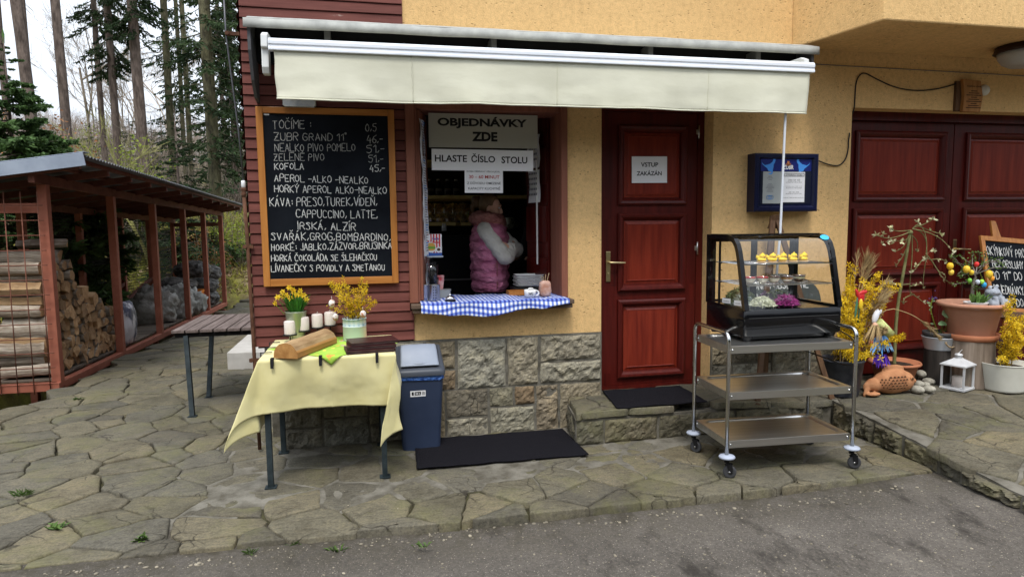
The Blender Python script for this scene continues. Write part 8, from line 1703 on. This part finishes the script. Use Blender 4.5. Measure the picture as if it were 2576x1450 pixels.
def ovl(cx_, cy_, rx, ry, l, mi, a0=0, a1=2*pi): mb.add([o+X3*(cx_*bw+rx*bw*cos(q))+Z3*(cy_*bh+ry*bh*sin(q))-Y3*l for q in [a0+(a1-a0)*k/18 for k in range(19 if a1-a0 < 6 else 18)]], [list(range(19 if a1-a0 < 6 else 18))], mi)
ovl(-.05, -.10, .27, .25, .0015, 2); ovl(-.04, -.12, .23, .10, .002, 4); ovl(-.04, -.06, .22, .17, .0025, 3, 0, pi); ovl(-.04, -.18, .21, .08, .0025, 3, pi, 2*pi); ovl(.34, -.22, .14, .14, .0015, 2); ovl(.34, -.21, .09, .07, .002, 5); rc(-.30, -.06, .22, .46, .001, 2)
put_text(mb, 'Candy', o, X3, Z3, .20*bw, .28*bh, .34*bw, .13*bh, .03, 1, .0022); put_text(mb, 'Burger', o, X3, Z3, .22*bw, .12*bh, .36*bw, .13*bh, .03, 0, .0022); mb.build('print', [M('print_red', (.55, .03, .03), rough=.5), M('print_blue', (.04, .10, .36), rough=.5), PAPER, M('bun', (.62, .34, .08), rough=.5), M('lettuce', (.16, .34, .05), rough=.5), COC], t, fix=False)
mb = MB(); mb.box((a.x-.005, .18, a.z-.012), (b.x+.01, .30, a.z-.001)); tag(mb.build('acrylic_shelf', M('pale_acrylic', (.45, .5, .55), rough=.2)), 'pale acrylic shelf carrying the striped candy box', 'shelf')
c = stand(390, 1225, .22, CZ); mb = MB(); loft(mb, [[Vector((c.x+x, .22+y, CZ+z)) for x, y in rr_(w_, .09, .01)] for w_, z in ((.085, 0), (.10, .055), (.106, .056), (.106, .062))]); tag(mb.build('plastic_tub', M('clear_tub', (.36, .38, .39), rough=.3, trans=.3)), 'small translucent plastic tub beside the cutlery holder', 'tub')
c = stand(352, 1150, .26, CZ+.063); mb = MB(); mb.box((c.x-.022, .24, CZ+.055), (c.x+.02, .28, CZ+.16), R=Matrix.Rotation(.12, 3, 'Y')); mb.box((c.x-.028, .235, CZ+.161), (c.x+.026, .285, CZ+.172)); tag(mb.build('sweets_pack', M('pink_red_pack', (.50, .05, .07), (.62, .42, .42), scale=22, rough=.4)), 'red and pink sweets pack behind the plastic tub', 'packet')
# shelves and stock at the back
YEW = M('yellow_shelf', (.66, .48, .16), (.74, .56, .22), scale=4, rough=.6); yb = 2.0
def zr(x0, y0, x1, y1, Y): a, b = zP(x0, y0, Y), zP(x1, y1, Y); return a.x, b.z, b.x, a.z
for i, (x0, y0, x1, y1, lb) in enumerate(((60, 182, 1335, 222, 'long yellow wooden wall shelf carrying bottles at the back of the kitchen'), (60, 488, 522, 525, 'shorter yellow wooden wall shelf carrying bags of chips'), (578, 488, 700, 525, 'short piece of yellow shelf behind the woman'), (60, -220, 1200, -190, 'upper yellow shelf partly hidden by the white banner'))):
    xa, za, xb, zb = zr(x0, y0, x1, y1, yb); mb = MB(); mb.box((xa, yb, za), (xb, 2.74, zb)); tag(mb.build('wall_shelf', YEW, bevel=.003), lb, 'shelf', 'yellow shelves in the kitchen')
CHIP = M('potato_chip', (.68, .38, .06), (.82, .58, .18), scale=12, rough=.5, island=.35); FOILG = glass_mat('clear_film', (.95, .95, .92), 1.6)
for i, cx_ in enumerate((225, 340, 448, 545, 650)):
    p = zP(cx_, 485, 1.98+.10); t = thing('chips_bag', ('leftmost', 'second', 'middle', 'fourth', 'rightmost')[i]+' clear bag of golden chips on the lower yellow shelf', 'bag', tuple(p), 0, 'bags of chips on the shelf'); rs = random.Random(80+i); mb = MB()
    for _ in range(230): q = p+Vector((rs.uniform(-.062, .062), rs.uniform(-.04, .04), rs.uniform(.01, .19))); n_ = Vector((rs.gauss(0, 1), rs.gauss(-.6, .6), rs.gauss(0, 1))).normalized(); u_ = n_.orthogonal().normalized(); v_ = n_.cross(u_); mb.add([q+u_*(.020*cos(2*pi*k/7))+v_*(.015*sin(2*pi*k/7))+n_*.004*cos(4*pi*k/7) for k in range(7)], [list(range(7))])
    mb.build('chips', CHIP, t, fix=False); mb = MB(); rg = [[p+Vector((x+.004*fbm(x*30, z*30, i), y, z)) for x, y in rr_(.142*w_, .11*d_, .03*d_+.001)] for w_, d_, z in ((.92, .9, .001), (1, 1, .03), (1, 1, .16), (.85, .5, .205), (.80, .08, .225))]; loft(mb, rg); mb.build('film', FOILG, t, fix=False)
BOT = M('dark_bottle', (.012, .010, .008), rough=.15); LABL = M('cream_label', (.40, .36, .28), rough=.7)
for i, cx_ in enumerate((140, 232, 328, 430, 528)):
    p = zP(cx_, 180, 2.06); t = thing('bottle', ('leftmost', 'second', 'middle', 'fourth', 'rightmost')[i]+' dark bottle with pale cap on the upper yellow shelf', 'bottle', tuple(p), 0, 'bottles on the shelf'); mb = MB(); mb.lathe([(0, 0), (.045, 0), (.047, .01), (.047, .10), (.035, .125), (.018, .145), (.016, .165), (0, .165)], p, 18); mb.build('bottle_body', BOT, t); mb = MB(); mb.lathe([(.018, .15), (.019, .168), (0, .169)], p, 14); mb.build('cap', LABL, t); mb = MB(); mb.grid(lambda u, v: p+Vector((.0478*sin((u-.5)*1.6), -.0478*cos((u-.5)*1.6), .04+.03*v)), 8, 1); mb.build('bottle_label', M('dim_label', (.10, .085, .06), rough=.8), t, fix=False)
CUPM = M('pale_green_cup', (.52, .53, .42), (.58, .58, .48), scale=5, rough=.3)
mb = MB(); a, b = zP(1000, 565, 1.5), zP(1260, 565, 1.5); mb.box((a.x, 1.45, .2), (b.x+.2, 2.0, a.z)); tag(mb.build('coffee_machine', MATTB, bevel=.01), 'black coffee machine block behind the woman carrying stacked cups', 'machine')
for i, (zx, zy) in enumerate(((1065, 560), (1150, 562), (1120, 521), (1075, 519), (1105, 484))):
    p = zP(zx, zy, 1.55+.06*(i % 2)); mb = MB(); mb.lathe([(0, 0), (.028, 0), (.040, .015), (.046, .046), (.043, .046), (.036, .012), (0, .008)], p, 20); mb.tube([p+Vector((.043+.022*sin(q), 0, .026-.016*cos(q))) for q in [pi*k/6 for k in range(7)]], .005, 6); tag(mb.build('coffee_cup', CUPM), ('pale green cup at the bottom left of the stack', 'pale green cup at the bottom right of the stack', 'pale green cup in the middle row at right', 'pale green cup in the middle row at left', 'topmost pale green cup of the stack')[i], 'cup', 'cups stacked behind the woman')
mb = MB(); a, b = zP(370, 1180, 1.7), zP(680, 640, 1.7); mb.box((a.x-.1, 1.7, .2), (b.x+.15, 2.3, b.z)); tag(mb.build('oven', MATTB, bevel=.01), 'black oven below the shelves at the back of the kitchen', 'oven')
mb = MB(); mb.box((a.x-.08, 1.685, a.z+.03), (b.x+.1, 1.698, a.z+.045)); tag(mb.build('worktop_edge', STEEL), 'thin steel worktop edge in front of the black oven', 'worktop')
for i, zx in enumerate((380, 405)): p = zP(zx, 585, 1.75); mb = MB(); mb.lathe([(0, 0), (.013, 0), (.013, .05), (.006, .06), (.006, .075), (0, .076)], p, 12); tag(mb.build('small_bottle', PAPER), ('left', 'right')[i]+' one of two small white bottles on the oven', 'bottle')
for i, (zx, zy) in enumerate(((32, -85), (35, 15))):
    p = zP(zx+75, zy, 2.5); mb = MB(); loops(mb, p.x-.06, p.x+.06, p.z-.075, p.z+.075, [(0, 2.745), (0, 2.73), (.012, 2.73), (.014, 2.738)]); tag(mb.build('picture_frame', M('dim_frame', (.14, .12, .09), rough=.6), fix=False), ('upper', 'lower')[i]+' small framed picture on the back wall of the kitchen', 'picture')
